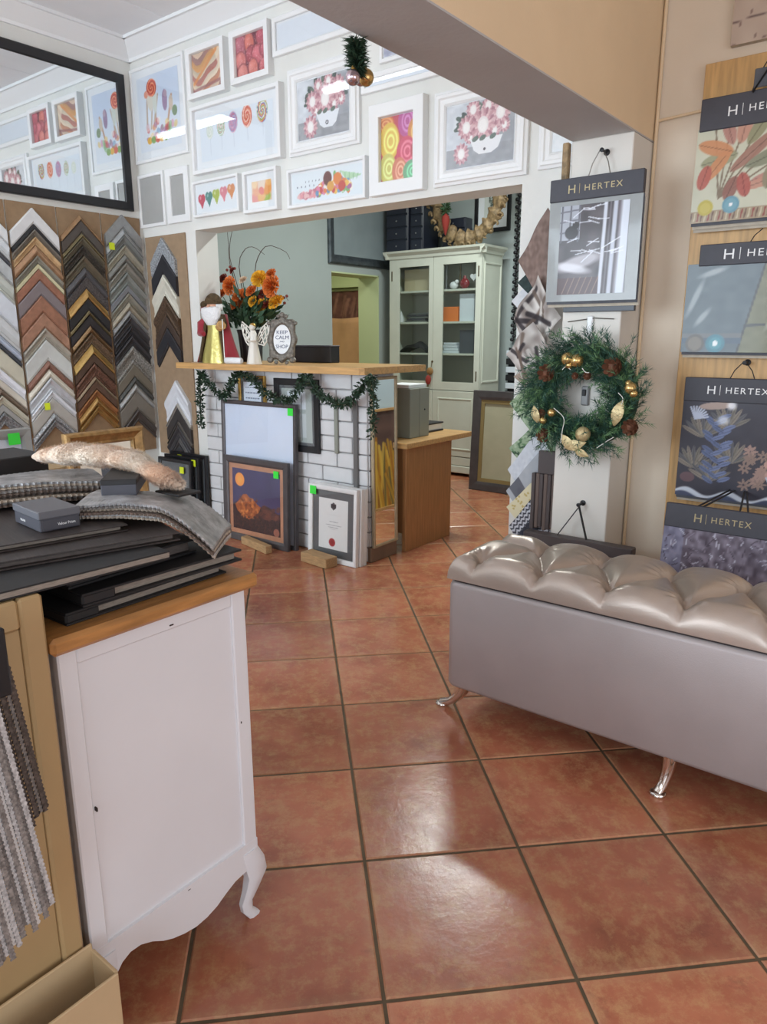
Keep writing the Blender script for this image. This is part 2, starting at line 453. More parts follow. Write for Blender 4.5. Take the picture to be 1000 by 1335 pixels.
# front part painted white, back-room part grey: split at the back wall
w1 = MB().box((XL - .28, YF, 0), (XL, YB + .1, ZC)).build('wall_left', M['white_wall'], origin=(0, 0, 0)); struct(w1, 'white wall carrying the black mirror and frame samples')
w2 = MB(); w2.box((XL - .28, YB + .1, 0), (XL, DY0, ZC)); w2.box((XL - .28, DY1, 0), (XL, 7.0, ZC)); w2.box((XL - .28, DY0, DZ), (XL, DY1, ZC))
struct(w2.build('wall_left_rear', M['grey_wall'], origin=(0, 0, 0)), 'grey back room wall with a doorway')
wb = MB(); wb.box((XL, YB, 0), (OPX0, YB + .2, ZC)); wb.box((OPX0, YB, OPZ), (OPX1, YB + .2, ZC)); wb.box((OPX1, YB, 0), (-1.36, YB + .2, ZC))
struct(wb.build('wall_back', M['white_wall'], origin=(0, 0, 0)), 'white picture wall with a wide opening under its header')
struct(MB().box((-1.36, YB, 0), (XR, YB + .2, ZC)).build('wall_right', M['pale_cream'], origin=(0, 0, 0)), 'cream wall behind the sample boards and bench')
struct(MB().box((XL - .28, 7.0, 0), (-0.9, 7.2, ZC)).build('wall_rear', M['grey_wall'], origin=(0, 0, 0)), 'grey rear wall of the back room')
struct(MB().box((-1.05, YB + .2, 0), (-0.9, 7.0, ZC)).build('wall_rear_right', M['grey_wall'], origin=(0, 0, 0)), 'grey side wall of the back room')
# passage beyond the doorway
pw = MB(); pw.box((XL - 3.1, 8.0, 0), (XL - .28, 8.1, 2.9)); pw.box((XL - 3.1, 4.4, 0), (XL - .28, 4.5, 2.9)); pw.box((XL - 3.2, 4.4, 0), (XL - 3.0, 8.1, 2.9)); pw.box((XL - 3.2, 4.4, 2.8), (XL - .28, 8.1, 2.9)); pw.box((XL - .38, 7.0, 0), (XL - .28, 8.1, 2.9))
struct(pw.build('wall_passage', M['green_wall'], origin=(0, 0, 0)), 'pale green walls of the passage beyond the doorway')
struct(MB().box((XL - .279, DY1 - .012, 0), (XL + .004, DY1 + .002, DZ)).build('trim_1', M['green_wall']), 'pale green door reveal')
struct(MB().box((XL - .279, DY0, DZ - .012), (XL + .004, DY1, DZ + .002)).build('trim_2', M['green_wall']), 'pale green door head')
# ceiling boards
ceil = struct(MB().box((XL, YF, ZC + .012), (XR, 7.0, ZC + .06)).build('ceiling', M['ceiling'], origin=(0, 0, 0)), 'white boarded ceiling')
xb = XL
while xb < XR - .01:
    x1 = min(xb + .6, XR)
    MB().cbox((xb + .003, YF, ZC), (x1 - .003, YB, ZC + .014), .004).build('ceiling_board', M['ceiling'], ceil); xb = x1
MB().box((XL, YB + .2, ZC), (-.9, 7.0, ZC + .014)).build('ceiling_board', M['ceiling'], ceil)
# cornice: stepped cove along the left and back walls
cp = [(0, -.125), (.018, -.125), (.022, -.105), (.05, -.075), (.09, -.035), (.105, -.02), (.125, -.02), (.125, 0), (0, 0)]
struct(MB().prism(cp, lambda a, b, d: (XL + a, d, ZC + b), YF, YB).build('trim_3', M['cornice']), 'white moulded cornice above the mirror wall')
struct(MB().prism(cp, lambda a, b, d: (d, YB - a, ZC + b), XL, -1.5).build('trim_4', M['cornice']), 'white moulded cornice above the picture wall')
# beam and pillar
BX0, BX1, BZ, PY = -1.50, -1.22, 2.29, 3.30
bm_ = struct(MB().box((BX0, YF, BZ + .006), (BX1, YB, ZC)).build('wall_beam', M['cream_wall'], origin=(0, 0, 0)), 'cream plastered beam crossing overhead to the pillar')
M['soffit'] = mat('shaded_soffit_grey', S(186, 184, 184), .7, var=.05, scale=3, bump=.08, bscale=60)  # shade on the beam underside put into a separate, greyer colour
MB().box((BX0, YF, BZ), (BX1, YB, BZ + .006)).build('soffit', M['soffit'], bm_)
struct(MB().cbox((BX0, PY, 0), (BX1, YB + .05, BZ), .004).build('wall_pillar', M['pillar_white'], origin=(0, 0, 0)), 'white pillar under the beam behind the wreath')
# chips along the beam edge
# front wall with two shop windows, side wall with one (all behind the camera)
fw = MB()
for a, b in (((XL, 0), (XR, .55)), ((XL, 2.95), (XR, ZC)), ((XL, .55), (-4.8, 2.95)), ((-1.6, .55), (-.6, 2.95)), ((2.0, .55), (XR, 2.95))):
    fw.box((a[0], YF - .2, a[1]), (b[0], YF, b[1]))
struct(fw.build('wall_front', M['white_wall'], origin=(0, 0, 0)), 'shop front wall with two windows')
sw = MB(); sw.box((XR, YF, 0), (XR + .2, YB, .35)); sw.box((XR, YF, 2.45), (XR + .2, YB, ZC)); sw.box((XR, YF, .35), (XR + .2, -1.35, 2.45)); sw.box((XR, 1.75, .35), (XR + .2, YB, 2.45))
struct(sw.build('wall_side', M['cream_wall'], origin=(0, 0, 0)), 'cream street side wall with a window')
def window(n, M4, w_, h_):
    f = MB().ring(w_, h_, [(0, -.03), (0, .03), (.05, .03), (.05, -.03)])
    f.box((-.025, -.03, .05), (.025, .03, h_ - .05))
    struct(f.xf(M4).build('window_%d' % n, M['white_frame']), 'white framed shop window')
window(1, Matrix.Translation((-3.2, YF - .1, .55)), 3.2, 2.4)
window(2, Matrix.Translation((.7, YF - .1, .55)), 2.6, 2.4)
window(3, Matrix.Translation((XR + .1, .2, .35)) @ Matrix.Rotation(R90, 4, 'Z'), 3.1, 2.1)
# ================================================================== pictures on the header wall
def rect_on_wall(TL, TR, BR, BL, Y):
    a, b, c, d = onY(*TL, Y), onY(*TR, Y), onY(*BR, Y), onY(*BL, Y)
    return (a[0] + d[0]) / 2, (b[0] + c[0]) / 2, (c[2] + d[2]) / 2, (a[2] + b[2]) / 2
M['grey_panel'] = mat('grey_card_panel', S(168, 168, 166), .45, var=.06, scale=5)
PIC_GROUP = 'framed pictures on the white header wall'
def wall_picture(name, label, corners, fw, dep, matw, canvas=None, mirror=False, prof='flat', n=90, fm='white_frame', group=PIC_GROUP):
    x0, x1, z0, z1 = rect_on_wall(*corners, YB - dep)
    x0 = max(x0, XL + .002); x1 = min(x1, BX0 - .002)
    w_, h_ = x1 - x0, z1 - z0
    t = thing(name, label, 'picture', ((x0 + x1) / 2, YB, z0), group=group)
    if prof == 'flat': P = [(0, 0), (0, dep - .003), (.003, dep), (fw - .003, dep), (fw, dep - .004), (fw, 0)]
    elif prof == 'box': P = [(0, 0), (0, dep), (fw * .25, dep + .002), (fw, dep - .002), (fw + .002, dep - .012), (fw + .002, 0)]
    else: P = [(0, 0), (0, dep * .6), (fw * .18, dep * .75), (fw * .25, dep), (fw * .45, dep), (fw * .55, dep * .8), (fw * .8, dep * .7), (fw * .86, dep * .8), (fw, dep * .55), (fw, 0)]
    MB().ring(w_, h_, P).build('frame', M[fm], t, local=True)
    if mirror:
        MB().box((-w_ / 2 + fw * .7, -dep * .5, fw * .7), (w_ / 2 - fw * .7, -dep * .3, h_ - fw * .7)).build('grey_panel', M['grey_panel'], t, local=True)
        return t
    iw, ih = w_ - 2 * fw, h_ - 2 * fw
    yb = -dep * .45
    MB().box((-iw / 2 - .002, yb, fw - .002), (iw / 2 + .002, 0, h_ - fw + .002)).build('mat_board', M['matboard'], t, local=True)
    if canvas is not None:
        pw, ph = iw - 2 * matw, ih - 2 * matw
        cv = canvas(pw, ph, n); gm = cv.a.mean(2, keepdims=True); cv.a = np.clip((cv.a * .84 + gm * .16) * .93 + 18, 0, 255)  # glare over the glass imitated by greying and lifting the print colours
        cv.build('print', M['print'], t, lambda x, z: (x - pw / 2, yb - .0015, fw + matw + z))
    MB().box((-iw / 2 - .001, yb - .008, fw - .001), (iw / 2 + .001, yb - .006, h_ - fw + .001)).build('glass', M['glass'], t, local=True)
    return t

CANDY = [(214, 62, 60), (240, 130, 60), (250, 200, 80), (120, 190, 110), (90, 150, 200), (230, 120, 160), (250, 240, 230), (170, 90, 150)]
def cv_lollies(w_, h_, n):
    c = Cv(w_, h_, n, (222, 232, 244)); c.ell(.75, .85, .5, .4, (196, 214, 240), soft=1.2)
    for x0, x1 in ((.20, .24), (.30, .38), (.42, .44), (.36, .5)): c.line(x0, .30, x1, .72, .035, (190, 160, 130), .8)
    c.ell(.30, .68, .07, .16, (214, 210, 196), .2); c.ell(.42, .66, .05, .18, (206, 214, 204))
    for k in range(26):
        a = rng.rand() * 6.28; c.ell(.36 + .09 * math.cos(a) * rng.rand(), .83 + .05 * math.sin(a) * rng.rand(), .05, .04, [(232, 98, 60), (214, 60, 50), (244, 140, 90)][k % 3], a)
    c.swirl(.36, .83, .12, [(222, 70, 50), (250, 150, 100), (200, 50, 40)], 2.2)
    c.ell(.22, .76, .05, .05, (238, 150, 120)); c.ell(.66, .62, .06, .14, (150, 120, 160)); c.ell(.68, .70, .04, .05, (180, 150, 170))
    c.line(.72, .36, .82, .66, .04, (196, 150, 120)); c.ell(.80, .56, .05, .10, (210, 190, 170)); c.ell(.88, .45, .06, .07, (120, 150, 110))
    for k in range(34):
        x = .2 + .7 * rng.rand(); y = .16 + .24 * rng.rand() ** 1.4; c.ell(x, y, .035 + .03 * rng.rand(), .03 + .025 * rng.rand(), CANDY[rng.randint(8)], rng.rand() * 3, .55)  # glare over the lower candies put into their faded colours
    for k in range(5): c.ell(.24 + .1 * k, .14, .06, .05, [(240, 180, 60), (120, 170, 80), (230, 90, 70)][k % 3])
    return c
def cv_ribbon(w_, h_, n):
    c = Cv(w_, h_, n, (232, 196, 160)); q = (c.Y * c.asp + .35 * np.sin(c.X * 2.6 + .4) - c.X * .35) * 7.5 + .5 * np.sin(c.X * 9)
    cols = np.array([(236, 200, 168), (222, 136, 92), (244, 222, 190), (200, 110, 96), (226, 206, 176), (238, 160, 80), (176, 120, 112)])
    k = np.floor(q).astype(int) % 7; f = (q % 1)[..., None]
    c.a = cols[k] * (1 - .25 * f) + 30 * f
    c.poly([(.72, 1), (1, 1), (1, .2), (.86, .55)], (244, 222, 190), .8); c.line(.05, .25, .8, .95, .07, (238, 140, 60), .8); c.line(0, .06, 1, .2, .06, (150, 80, 90), .7)
    return c
def cv_redcandy(w_, h_, n):
    c = Cv(w_, h_, n, (112, 34, 52))
    for k, (x, y, rx, ry, col) in enumerate([(.15, .8, .2, .26, (190, 90, 110)), (.45, .78, .18, .26, (226, 104, 88)), (.85, .85, .2, .2, (196, 70, 90)), (.15, .42, .2, .22, (224, 110, 106)), (.5, .5, .2, .2, (180, 60, 76)), (.72, .45, .22, .24, (214, 90, 104)),
                                             (.95, .5, .16, .2, (190, 70, 90)), (.2, .1, .22, .2, (226, 120, 112)), (.55, .16, .22, .18, (228, 112, 100)), (.92, .15, .18, .2, (206, 84, 92))]):
        c.ell(x, y, rx * .92, ry * .92, (150, 52, 66), .2 * k, soft=.1); c.ell(x, y, rx * .82, ry * .82, col, .2 * k, soft=.25); c.ell(x - .05, y + .06, rx * .4, ry * .35, tuple(min(255, v + 40) for v in col), 0, .6, 1.0)
    for k in range(160): c.ell(rng.rand(), rng.rand(), .012, .012, (246, 190, 190), 0, .5)
    return c
def cv_blank(w_, h_, n): return Cv(w_, h_, 12, (224, 234, 246))
def cv_pops(w_, h_, n):
    c = Cv(w_, h_, n, (222, 234, 246))
    pops = [(.14, .66, .045, [(214, 226, 214), (236, 240, 236), (200, 220, 204)]), (.30, .70, .052, [(110, 180, 120), (244, 244, 244), (150, 200, 160), (240, 180, 180)]),
            (.47, .73, .058, [(226, 100, 130), (110, 150, 210), (240, 150, 170), (130, 170, 220)]), (.66, .78, .062, [(226, 80, 60), (250, 200, 180), (236, 120, 80)]),
            (.86, .82, .066, [(90, 160, 90), (240, 190, 80), (220, 80, 90), (90, 130, 200), (250, 240, 220)])]
    for x, y, r, cols in pops:
        c.line(x, y, x + .005, y - .52, .010, (206, 218, 232)); c.swirl(x, y, r * 1.05, cols, 2.2, r * 1.5)
    return c
def protea(c, x, y, r, tilt=0.):
    for k in range(26):
        a = k / 26 * 2 * math.pi; rr = r * (.95 + .15 * (k % 2))
        c.line(x + .45 * r * math.cos(a), y + .45 * r * math.sin(a) / c.asp, x + rr * math.cos(a), y + rr * 1.12 * math.sin(a) / c.asp, r * .26, [(204, 138, 150), (224, 178, 184), (176, 104, 122)][k % 3])
    for k in range(16):
        a = k / 16 * 2 * math.pi + .2
        c.line(x, y, x + .72 * r * math.cos(a), y + .8 * r * math.sin(a) / c.asp, r * .2, [(236, 196, 200), (216, 156, 168)][k % 2])
    c.ell(x, y, r * .54, r * .66, (240, 232, 232)); c.ell(x, y - .05 * r, r * .38, r * .5, (250, 246, 244))
def cv_protea(variant):
    def fn(w_, h_, n):
        c = Cv(w_, h_, n, (196, 204, 216)); c.ell(.0, .7, .6, .8, (226, 234, 244), soft=1.4); c.ell(1.0, .6, .5, .6, (150, 156, 166), soft=1.4)
        c.rect(0, 0, 1, .30, (138, 142, 150), .85); c.noise(14, .22, (110, 116, 126), (226, 230, 236))
        for k in range(34):
            a = -.3 + 3.7 * rng.rand(); r = .24 + .10 * rng.rand()
            x, y = .55 + r * math.cos(a) * 1.15, .66 + r * math.sin(a)
            c.ell(x, y, .055, .028, [(70, 92, 84), (92, 112, 98), (54, 74, 72)][k % 3], a)
        fl = [(.55, .62, .15), (.30, .62, .11), (.80, .76, .12), (.42, .86, .075), (.62, .90, .08), (.72, .50, .075), (.86, .56, .07), (.36, .47, .07)]
        if variant: fl[3] = (.40, .88, .09)
        for f in fl[::-1]: protea(c, *f)
        if variant: c.poly([(.36, .42), (.84, .42), (.78, .24), (.68, .17), (.50, .17), (.42, .24)], (236, 238, 242)); c.ell(.58, .24, .018, .018, (60, 60, 70)); protea(c, .23, .22, .10)
        else: c.poly([(.36, .42), (.82, .40), (.76, .20), (.68, .13), (.52, .13), (.44, .2)], (230, 236, 244)); c.ell(.58, .22, .03, .03, (70, 76, 90)); c.ell(.58, .22, .014, .014, (230, 236, 244)); protea(c, .25, .20, .12)
        for x in (.44, .55, .7): c.ell(x, .42, .05, .03, (86, 108, 96), .4)
        return c
    return fn
def cv_hearts(w_, h_, n):
    c = Cv(w_, h_, n, (226, 236, 246))
    for k, col in enumerate([(206, 50, 84), (40, 130, 130), (166, 190, 60), (226, 120, 140), (222, 130, 70)]):
        x, y = .12 + .185 * k, .42 + .045 * k; r = .085
        c.ell(x - r * .45, y + .10, r * .62, r * .8, col); c.ell(x + r * .45, y + .10, r * .62, r * .8, col)
        c.poly([(x - r, y + .08), (x + r, y + .08), (x + .01, y - .30)], col); c.ell(x - .03, y + .13, .02, .025, (255, 255, 255), 0, .4)
    return c
def cv_fruit(w_, h_, n):
    c = Cv(w_, h_, n, (240, 210, 180))
    for k, (x, y, r, col) in enumerate([(.2, .2, .22, (240, 150, 150)), (.75, .2, .2, (160, 190, 70)), (.5, .25, .22, (246, 190, 120)), (.8, .6, .24, (244, 150, 60)), (.25, .6, .22, (244, 170, 130)), (.5, .8, .22, (236, 214, 196)), (.15, .88, .16, (246, 210, 160)), (.85, .9, .14, (250, 180, 90)), (.5, .5, .14, (240, 120, 110))]):
        c.ell(x, y, r, r * .85, col, .3 * k, soft=.35)
    return c
def cv_spill(w_, h_, n):
    c = Cv(w_, h_, n, (226, 238, 246))
    c.poly([(.70, .86), (1.0, .62), (.78, .50)], (176, 220, 176)); [c.line(.72 + .05 * k, .52 + .0 * k, .70 + .06 * k, .84 - .04 * k, .008, (120, 190, 130)) for k in range(5)]
    for k in range(220):
        t_ = rng.rand(); x = .10 + .75 * t_; y = .16 + .10 * rng.rand() + (.55 * rng.rand()) * math.exp(-((x - .6) / .22) ** 2)
        c.ell(x, y, .018 + .02 * rng.rand(), .018 + .012 * rng.rand(), (CANDY[rng.randint(8)] if x > .35 else [(236, 150, 160), (240, 190, 190), (206, 110, 130)][k % 3]), rng.rand() * 3)
    c.ell(.52, .68, .06, .07, (110, 60, 60)); c.ell(.66, .62, .06, .06, (240, 130, 50)); c.ell(.56, .40, .05, .05, (230, 160, 60)); c.ell(.72, .36, .05, .05, (214, 70, 60))
    for k in range(5): c.ell(.08 + .06 * k, .52 + .02 * (k % 2), .008, .01, (120, 130, 150)); c.ell(.2 + .05 * k, .68, .006, .008, (110, 120, 140))
    return c
def cv_rolls(w_, h_, n):
    c = Cv(w_, h_, n, (210, 60, 80))
    for x, y, rx, ry, col in [(.1, .9, .3, .2, (226, 110, 50)), (.75, .88, .24, .34, (196, 70, 150)), (.25, .62, .3, .42, (240, 196, 60)), (1.0, .7, .2, .3, (226, 140, 60)), (.75, .42, .28, .34, (224, 60, 96)), (.2, .2, .26, .34, (214, 206, 90)), (.55, .14, .22, .3, (226, 120, 90)), (.92, .1, .26, .26, (110, 180, 130)), (1.02, .42, .14, .2, (200, 60, 70))]:
        c.ell(x, y, rx, ry, col, soft=.08)
        for k, f in enumerate((.72, .56, .40, .24)):
            c.ell(x + .04, y, rx * f, ry * f, (min(255, col[0] + 30), min(255, col[1] + 70), min(255, col[2] + 60)) if k % 2 == 0 else col, soft=.2)
    return c
def cv_bluesea(w_, h_, n):
    c = Cv(w_, h_, n, (170, 178, 206)); c.noise(8, .5, (120, 130, 170), (236, 238, 246)); c.line(.1, .3, .8, .6, .05, (90, 100, 150)); return c
def cv_pale(w_, h_, n):
    c = Cv(w_, h_, n, (228, 234, 240)); c.noise(6, .2, (190, 204, 210), (250, 250, 250)); c.line(.3, .6, .6, .8, .02, (150, 170, 180)); return c

wall_picture('candy_poster', 'large framed print of candy jars and a red swirl beside the black mirror', ((163, 92), (236, 68), (246, 200), (179, 213)), .022, .02, .05, cv_lollies, n=110)
wall_picture('ribbon_picture', 'small white framed print of orange and cream candy ribbons', ((239, 66), (289, 45), (293, 117), (246, 130)), .036, .05, .001, cv_ribbon, n=60, prof='box')
wall_picture('red_sweets_picture', 'small white framed print of sugared red sweets', ((296, 43), (346, 23), (351, 96), (302, 111)), .036, .05, .001, cv_redcandy, n=60, prof='box')
wall_picture('blank_picture', 'wide white frame with an empty pale sheet near the cornice', ((352, 21), (458, -12), (461, 40), (356, 74)), .03, .025, .01, cv_blank)
wall_picture('lollipop_picture', 'wide white framed print of five lollipops in a row', ((246, 138), (362, 108), (366, 207), (251, 226)), .026, .05, .05, cv_pops, n=120)
wall_picture('protea_picture', 'square white framed protea bouquet painting beside the lollipop print', ((371, 90), (464, 66), (468, 186), (376, 204)), .075, .035, .006, cv_protea(0), n=110, prof='step')
wall_picture('hearts_picture', 'small white framed print of five candy hearts in a line', ((249, 236), (308, 227), (312, 274), (252, 285)), .018, .04, .012, cv_hearts, n=80)
wall_picture('fruit_sweets_picture', 'small square white framed print of orange and lime sweets', ((314, 224), (358, 216), (362, 272), (318, 279)), .022, .045, .045, cv_fruit, n=50)
wall_picture('candy_spill_picture', 'wide low white framed print of candies spilling from a green cone', ((372, 221), (474, 203), (477, 259), (375, 271)), .020, .04, .012, cv_spill, n=120)
wall_picture('grey_panel_picture', 'thin white frame with a plain grey panel in the wall corner', ((176, 230), (211, 222), (216, 292), (183, 299)), .024, .02, 0, mirror=True)
wall_picture('grey_panel_picture', 'narrow grey panel in a broad white frame beside the candy hearts print', ((214, 221), (243, 215), (248, 287), (219, 293)), .052, .022, 0, mirror=True)
wall_picture('rolls_picture', 'upright white framed print of bright striped candy rolls', ((478, 140), (549, 120), (553, 246), (483, 256)), .070, .05, .002, cv_rolls, n=90)
wall_picture('protea_picture', 'ornate white framed protea bouquet painting beside the candy rolls print', ((563, 121), (687, 93), (687, 226), (565, 244)), .075, .035, .004, cv_protea(1), n=130, prof='step')
wall_picture('blue_print_picture', 'small white framed blue print tucked up under the beam', ((492, 26), (548, 10), (549, 68), (496, 82)), .022, .02, .006, cv_bluesea, n=50)
wall_picture('pale_sheet_picture', 'wide low white frame above the candy rolls print', ((469, 98), (600, 63), (601, 90), (471, 123)), .03, .025, .004, cv_blank)
wall_picture('pale_print_picture', 'white framed pale print half hidden behind the pillar', ((700, 142), (782, 127), (783, 206), (702, 223)), .07, .03, .005, cv_pale, n=40, prof='step')

# ================================================================== ceiling fluorescent over the pictures
M['tube_glow'] = bpy.data.materials.new('lit_fluorescent_tube'); M['tube_glow'].use_nodes = True
_b = M['tube_glow'].node_tree.nodes['Principled BSDF']; _b.inputs['Emission Color'].default_value = (.9, .96, 1, 1); _b.inputs['Emission Strength'].default_value = 9.0
fl_ = thing('fluorescent_light', 'white ceiling batten light with two lit tubes', 'ceiling light', (-3.95, 2.0, 3.43))
MB().cbox((-4.6, 1.93, 3.49), (-3.3, 2.07, ZC), .006).build('batten', M['white_frame'], fl_)
for y in (1.965, 2.035): MB().tube([(-4.55, y, 3.468), (-3.35, y, 3.468)], .016, 12).build('tube', M['tube_glow'], fl_, smooth=True)
for x in (-4.58, -3.32): MB().cbox((x - .02, 1.94, 3.445), (x + .02, 2.06, 3.49), .004).build('end_cap', M['white_frame'], fl_)

# ================================================================== big black framed mirror on the left wall
y0, y1, z0, z1 = 2.10, 3.47, 2.373, 3.305
t = thing('wall_mirror', 'large mirror in a plain black frame above the frame samples', 'mirror', (XL, (y0 + y1) / 2, z0), (0, 0, R90))
W_, H_ = y1 - y0, z1 - z0
MB().ring(W_, H_, [(0, 0), (0, .03), (.006, .035), (.058, .03), (.064, .022), (.064, 0)]).build('frame', M['black_frame'], t, local=True)
MB().box((-W_ / 2 + .05, -.018, .05), (W_ / 2 - .05, -.006, H_ - .05)).build('mirror_glass', M['mirror'], t, local=True)

# ================================================================== frame corner samples
def moulding_mat(name, col, kind):
    if kind == 'gold': return mat(name, col, .32, .75, var=.15, scale=30)
    if kind == 'metal': return mat(name, col, .4, .35, var=.12, scale=30)
    if kind == 'ornate': return mat(name, col, .45, .3, var=.6, scale=90, bump=.6, bscale=110)
    if kind == 'wood': return mat(name, col, .5, 0, var=.22, scale=26, stretch=(1, 1, 1))
    return mat(name, col, .45, 0, var=.06, scale=20)
_mm = {}
def sample_mat(col, kind):
    k = (col, kind)
    g_ = sum(col) / 3; cc = tuple(int((c * .82 + g_ * .18) * .94 + 14) for c in col)
    if k not in _mm: _mm[k] = moulding_mat('moulding_%s_%d_%d_%d' % ((kind,) + col), S(*cc), kind)
    return _mm[k]
PROFS = {'flat': [(0, .0), (0, .020), (.06, .024), (.86, .022), (.90, .016), (1, .014), (1, 0)],
         'scoop': [(0, .0), (0, .026), (.10, .032), (.22, .030), (.45, .016), (.75, .014), (.85, .020), (1, .016), (1, 0)],
         'bead': [(0, .0), (0, .016), (.25, .022), (.45, .030), (.62, .030), (.75, .020), (1, .014), (1, 0)],
         'rev': [(0, .0), (0, .012), (.3, .016), (.6, .024), (.85, .032), (1, .028), (1, 0)]}
def chevron(fn, hw, wd, prof, lift):
    # inverted V, apex at the local origin; fn(a, z, out) -> world
    P = PROFS[prof]; n = len(P); b = MB(); vs = []
    for a in (-hw, 0, hw):
        for s_, o in P: vs.append(fn(a, -abs(a) - s_ * wd, o + lift))
    fs = [(i * n + k, i * n + k + 1, (i + 1) * n + k + 1, (i + 1) * n + k) for i in range(2) for k in range(n - 1)] + [(i * n + n - 1, i * n, (i + 1) * n, (i + 1) * n + n - 1) for i in range(2)]
    fs += [tuple(range(n))[::-1], tuple(range(2 * n, 3 * n))]
    return b.add(vs, fs)
ORD = ['topmost', 'second', 'third', 'fourth', 'fifth', 'sixth', 'seventh', 'eighth', 'ninth', 'tenth', 'eleventh', 'twelfth', 'thirteenth', 'fourteenth', 'fifteenth', 'sixteenth', 'seventeenth', 'eighteenth', 'nineteenth', 'twentieth', 'twenty-first', 'twenty-second']
def sample_column(desc, rows, zend, fn_at, hw, group, zk=1.0):
    # rows: (z apex, colour, kind, profile, look); fn_at(z) -> function for chevron
    for i, (z, col, kind, prof, look) in enumerate(rows):
        zn = rows[i + 1][0] if i + 1 < len(rows) else zend
        wd = max(.012, (z - zn) / zk - .0045)
        h = hw * (1 - .03 * rng.rand())
        o = chevron(fn_at(z), h, wd, prof, .012).build('frame_sample', sample_mat(col, kind))
        o['label'] = '%s frame corner sample, %s in the %s' % (look, ORD[i], desc)
        o['category'] = 'frame sample'; o['group'] = group
def leftwall_fn(yc):
    def at(z0):
        tilt = (rng.rand() - .5) * .014
        def f(a, z, o): return (XL + o, yc + a, z0 + z + a * tilt)
        return f
    return at
def zs_left(pts): return [onX(px, py, XL + .03)[2] for px, py in pts]
def backing(name, label, mbx, m='backing'): return tag(mbx.build(name, M[m]), label, 'display board')
backing('sample_board', 'brown display board under the white and cream frame samples', MB().cbox((XL + .001, 2.50, .55), (XL + .012, 2.845, 2.33), .002))
backing('sample_board', 'brown display board under the gold and bronze frame samples', MB().cbox((XL + .001, 2.855, .55), (XL + .012, 3.185, 2.33), .002))
backing('sample_board', 'brown display board under the silver and grey frame samples', MB().cbox((XL + .001, 3.195, .55), (XL + .012, 3.52, 2.33), .002))
backing('sample_board', 'brown display board under the plain white frame samples', MB().cbox((XL + .001, 2.12, .55), (XL + .012, 2.49, 2.33), .002))
tag(MB().cbox((-5.09, YB - .013, .52), (-4.60, YB - .001, 2.19), .002).build('sample_board', M['kraft']), 'brown hardboard panel on the picture wall beside the counter', 'display board')
sf = .247
A = [((125, 38), (222, 224, 226), 'flat', 'flat', 'broad white'), ((135, 125), (36, 38, 44), 'flat', 'flat', 'black edged'), ((150, 155), (120, 110, 98), 'flat', 'scoop', 'taupe'), ((172, 196), (206, 164, 112), 'wood', 'scoop', 'honey gold'), ((176, 240), (176, 128, 88), 'wood', 'bead', 'light brown'),
     ((168, 295), (136, 132, 118), 'flat', 'scoop', 'olive grey'), ((180, 338), (214, 206, 160), 'flat', 'flat', 'pale yellow'), ((190, 368), (166, 104, 78), 'wood', 'flat', 'terracotta brown'), ((195, 428), (130, 118, 122), 'flat', 'flat', 'mauve grey'),
     ((200, 508), (168, 108, 80), 'wood', 'flat', 'reddish tan'), ((215, 600), (176, 122, 94), 'wood', 'flat', 'rosy tan'), ((235, 680), (180, 174, 160), 'metal', 'scoop', 'beige silver'), ((245, 740), (200, 204, 202), 'flat', 'flat', 'broad pale grey'),
     ((270, 850), (134, 86, 68), 'wood', 'bead', 'thin red brown'), ((278, 895), (214, 206, 188), 'flat', 'bead', 'cream'), ((280, 940), (202, 208, 216), 'metal', 'scoop', 'bright silver'), ((285, 1008), (216, 220, 226), 'flat', 'scoop', 'cool white'), ((300, 1045), (178, 174, 166), 'flat', 'flat', 'stone grey'),
     ((310, 1125), (176, 178, 182), 'ornate', 'bead', 'speckled silver'), ((316, 1162), (148, 148, 150), 'ornate', 'scoop', 'patterned grey')]
zs = zs_left([(p[0][0] * sf, 260 + p[0][1] * sf) for p in A])
sample_column('white and cream column', [(z,) + r[1:] for z, r in zip(zs, A)], zs[-1] - .05, leftwall_fn(2.672), .168, 'frame samples in the white and cream column')
B = [((96, 279), (150, 108, 66), 'wood', 'rev', 'gold brown'), ((97, 286), (78, 68, 62), 'flat', 'flat', 'broad dark umber'), ((98, 303), (186, 166, 118), 'gold', 'bead', 'thin pale gold'), ((99, 309), (98, 88, 68), 'flat', 'scoop', 'olive brown'), ((101, 319), (64, 58, 50), 'ornate', 'scoop', 'carved black'),
     ((103, 333), (104, 94, 74), 'metal', 'scoop', 'dark bronze'), ((105, 348), (74, 72, 76), 'flat', 'bead', 'slate'), ((106, 361), (86, 80, 80), 'ornate', 'flat', 'textured dark grey'), ((107, 376), (204, 158, 82), 'gold', 'rev', 'bright gold'), ((110, 389), (34, 34, 40), 'flat', 'flat', 'black'),
     ((117, 405), (160, 140, 96), 'gold', 'bead', 'thin antique gold'), ((117, 411), (40, 36, 40), 'flat', 'flat', 'near black'), ((117, 425), (160, 122, 80), 'gold', 'bead', 'bronze'), ((120, 434), (112, 86, 60), 'ornate', 'scoop', 'carved brown'), ((123, 449), (212, 172, 90), 'gold', 'rev', 'shiny gold'),
     ((126, 461), (84, 58, 42), 'wood', 'flat', 'dark walnut'), ((127, 474), (116, 74, 54), 'ornate', 'scoop', 'red brown'), ((128, 491), (176, 150, 116), 'metal', 'bead', 'thin champagne'), ((128, 496), (98, 66, 46), 'wood', 'flat', 'walnut'), ((130, 508), (160, 96, 44), 'wood', 'scoop', 'orange brown'),
     ((132, 517), (188, 142, 74), 'gold', 'bead', 'old gold'), ((133, 529), (196, 150, 78), 'gold', 'scoop', 'warm gold')]
zs = zs_left([r[0] for r in B])
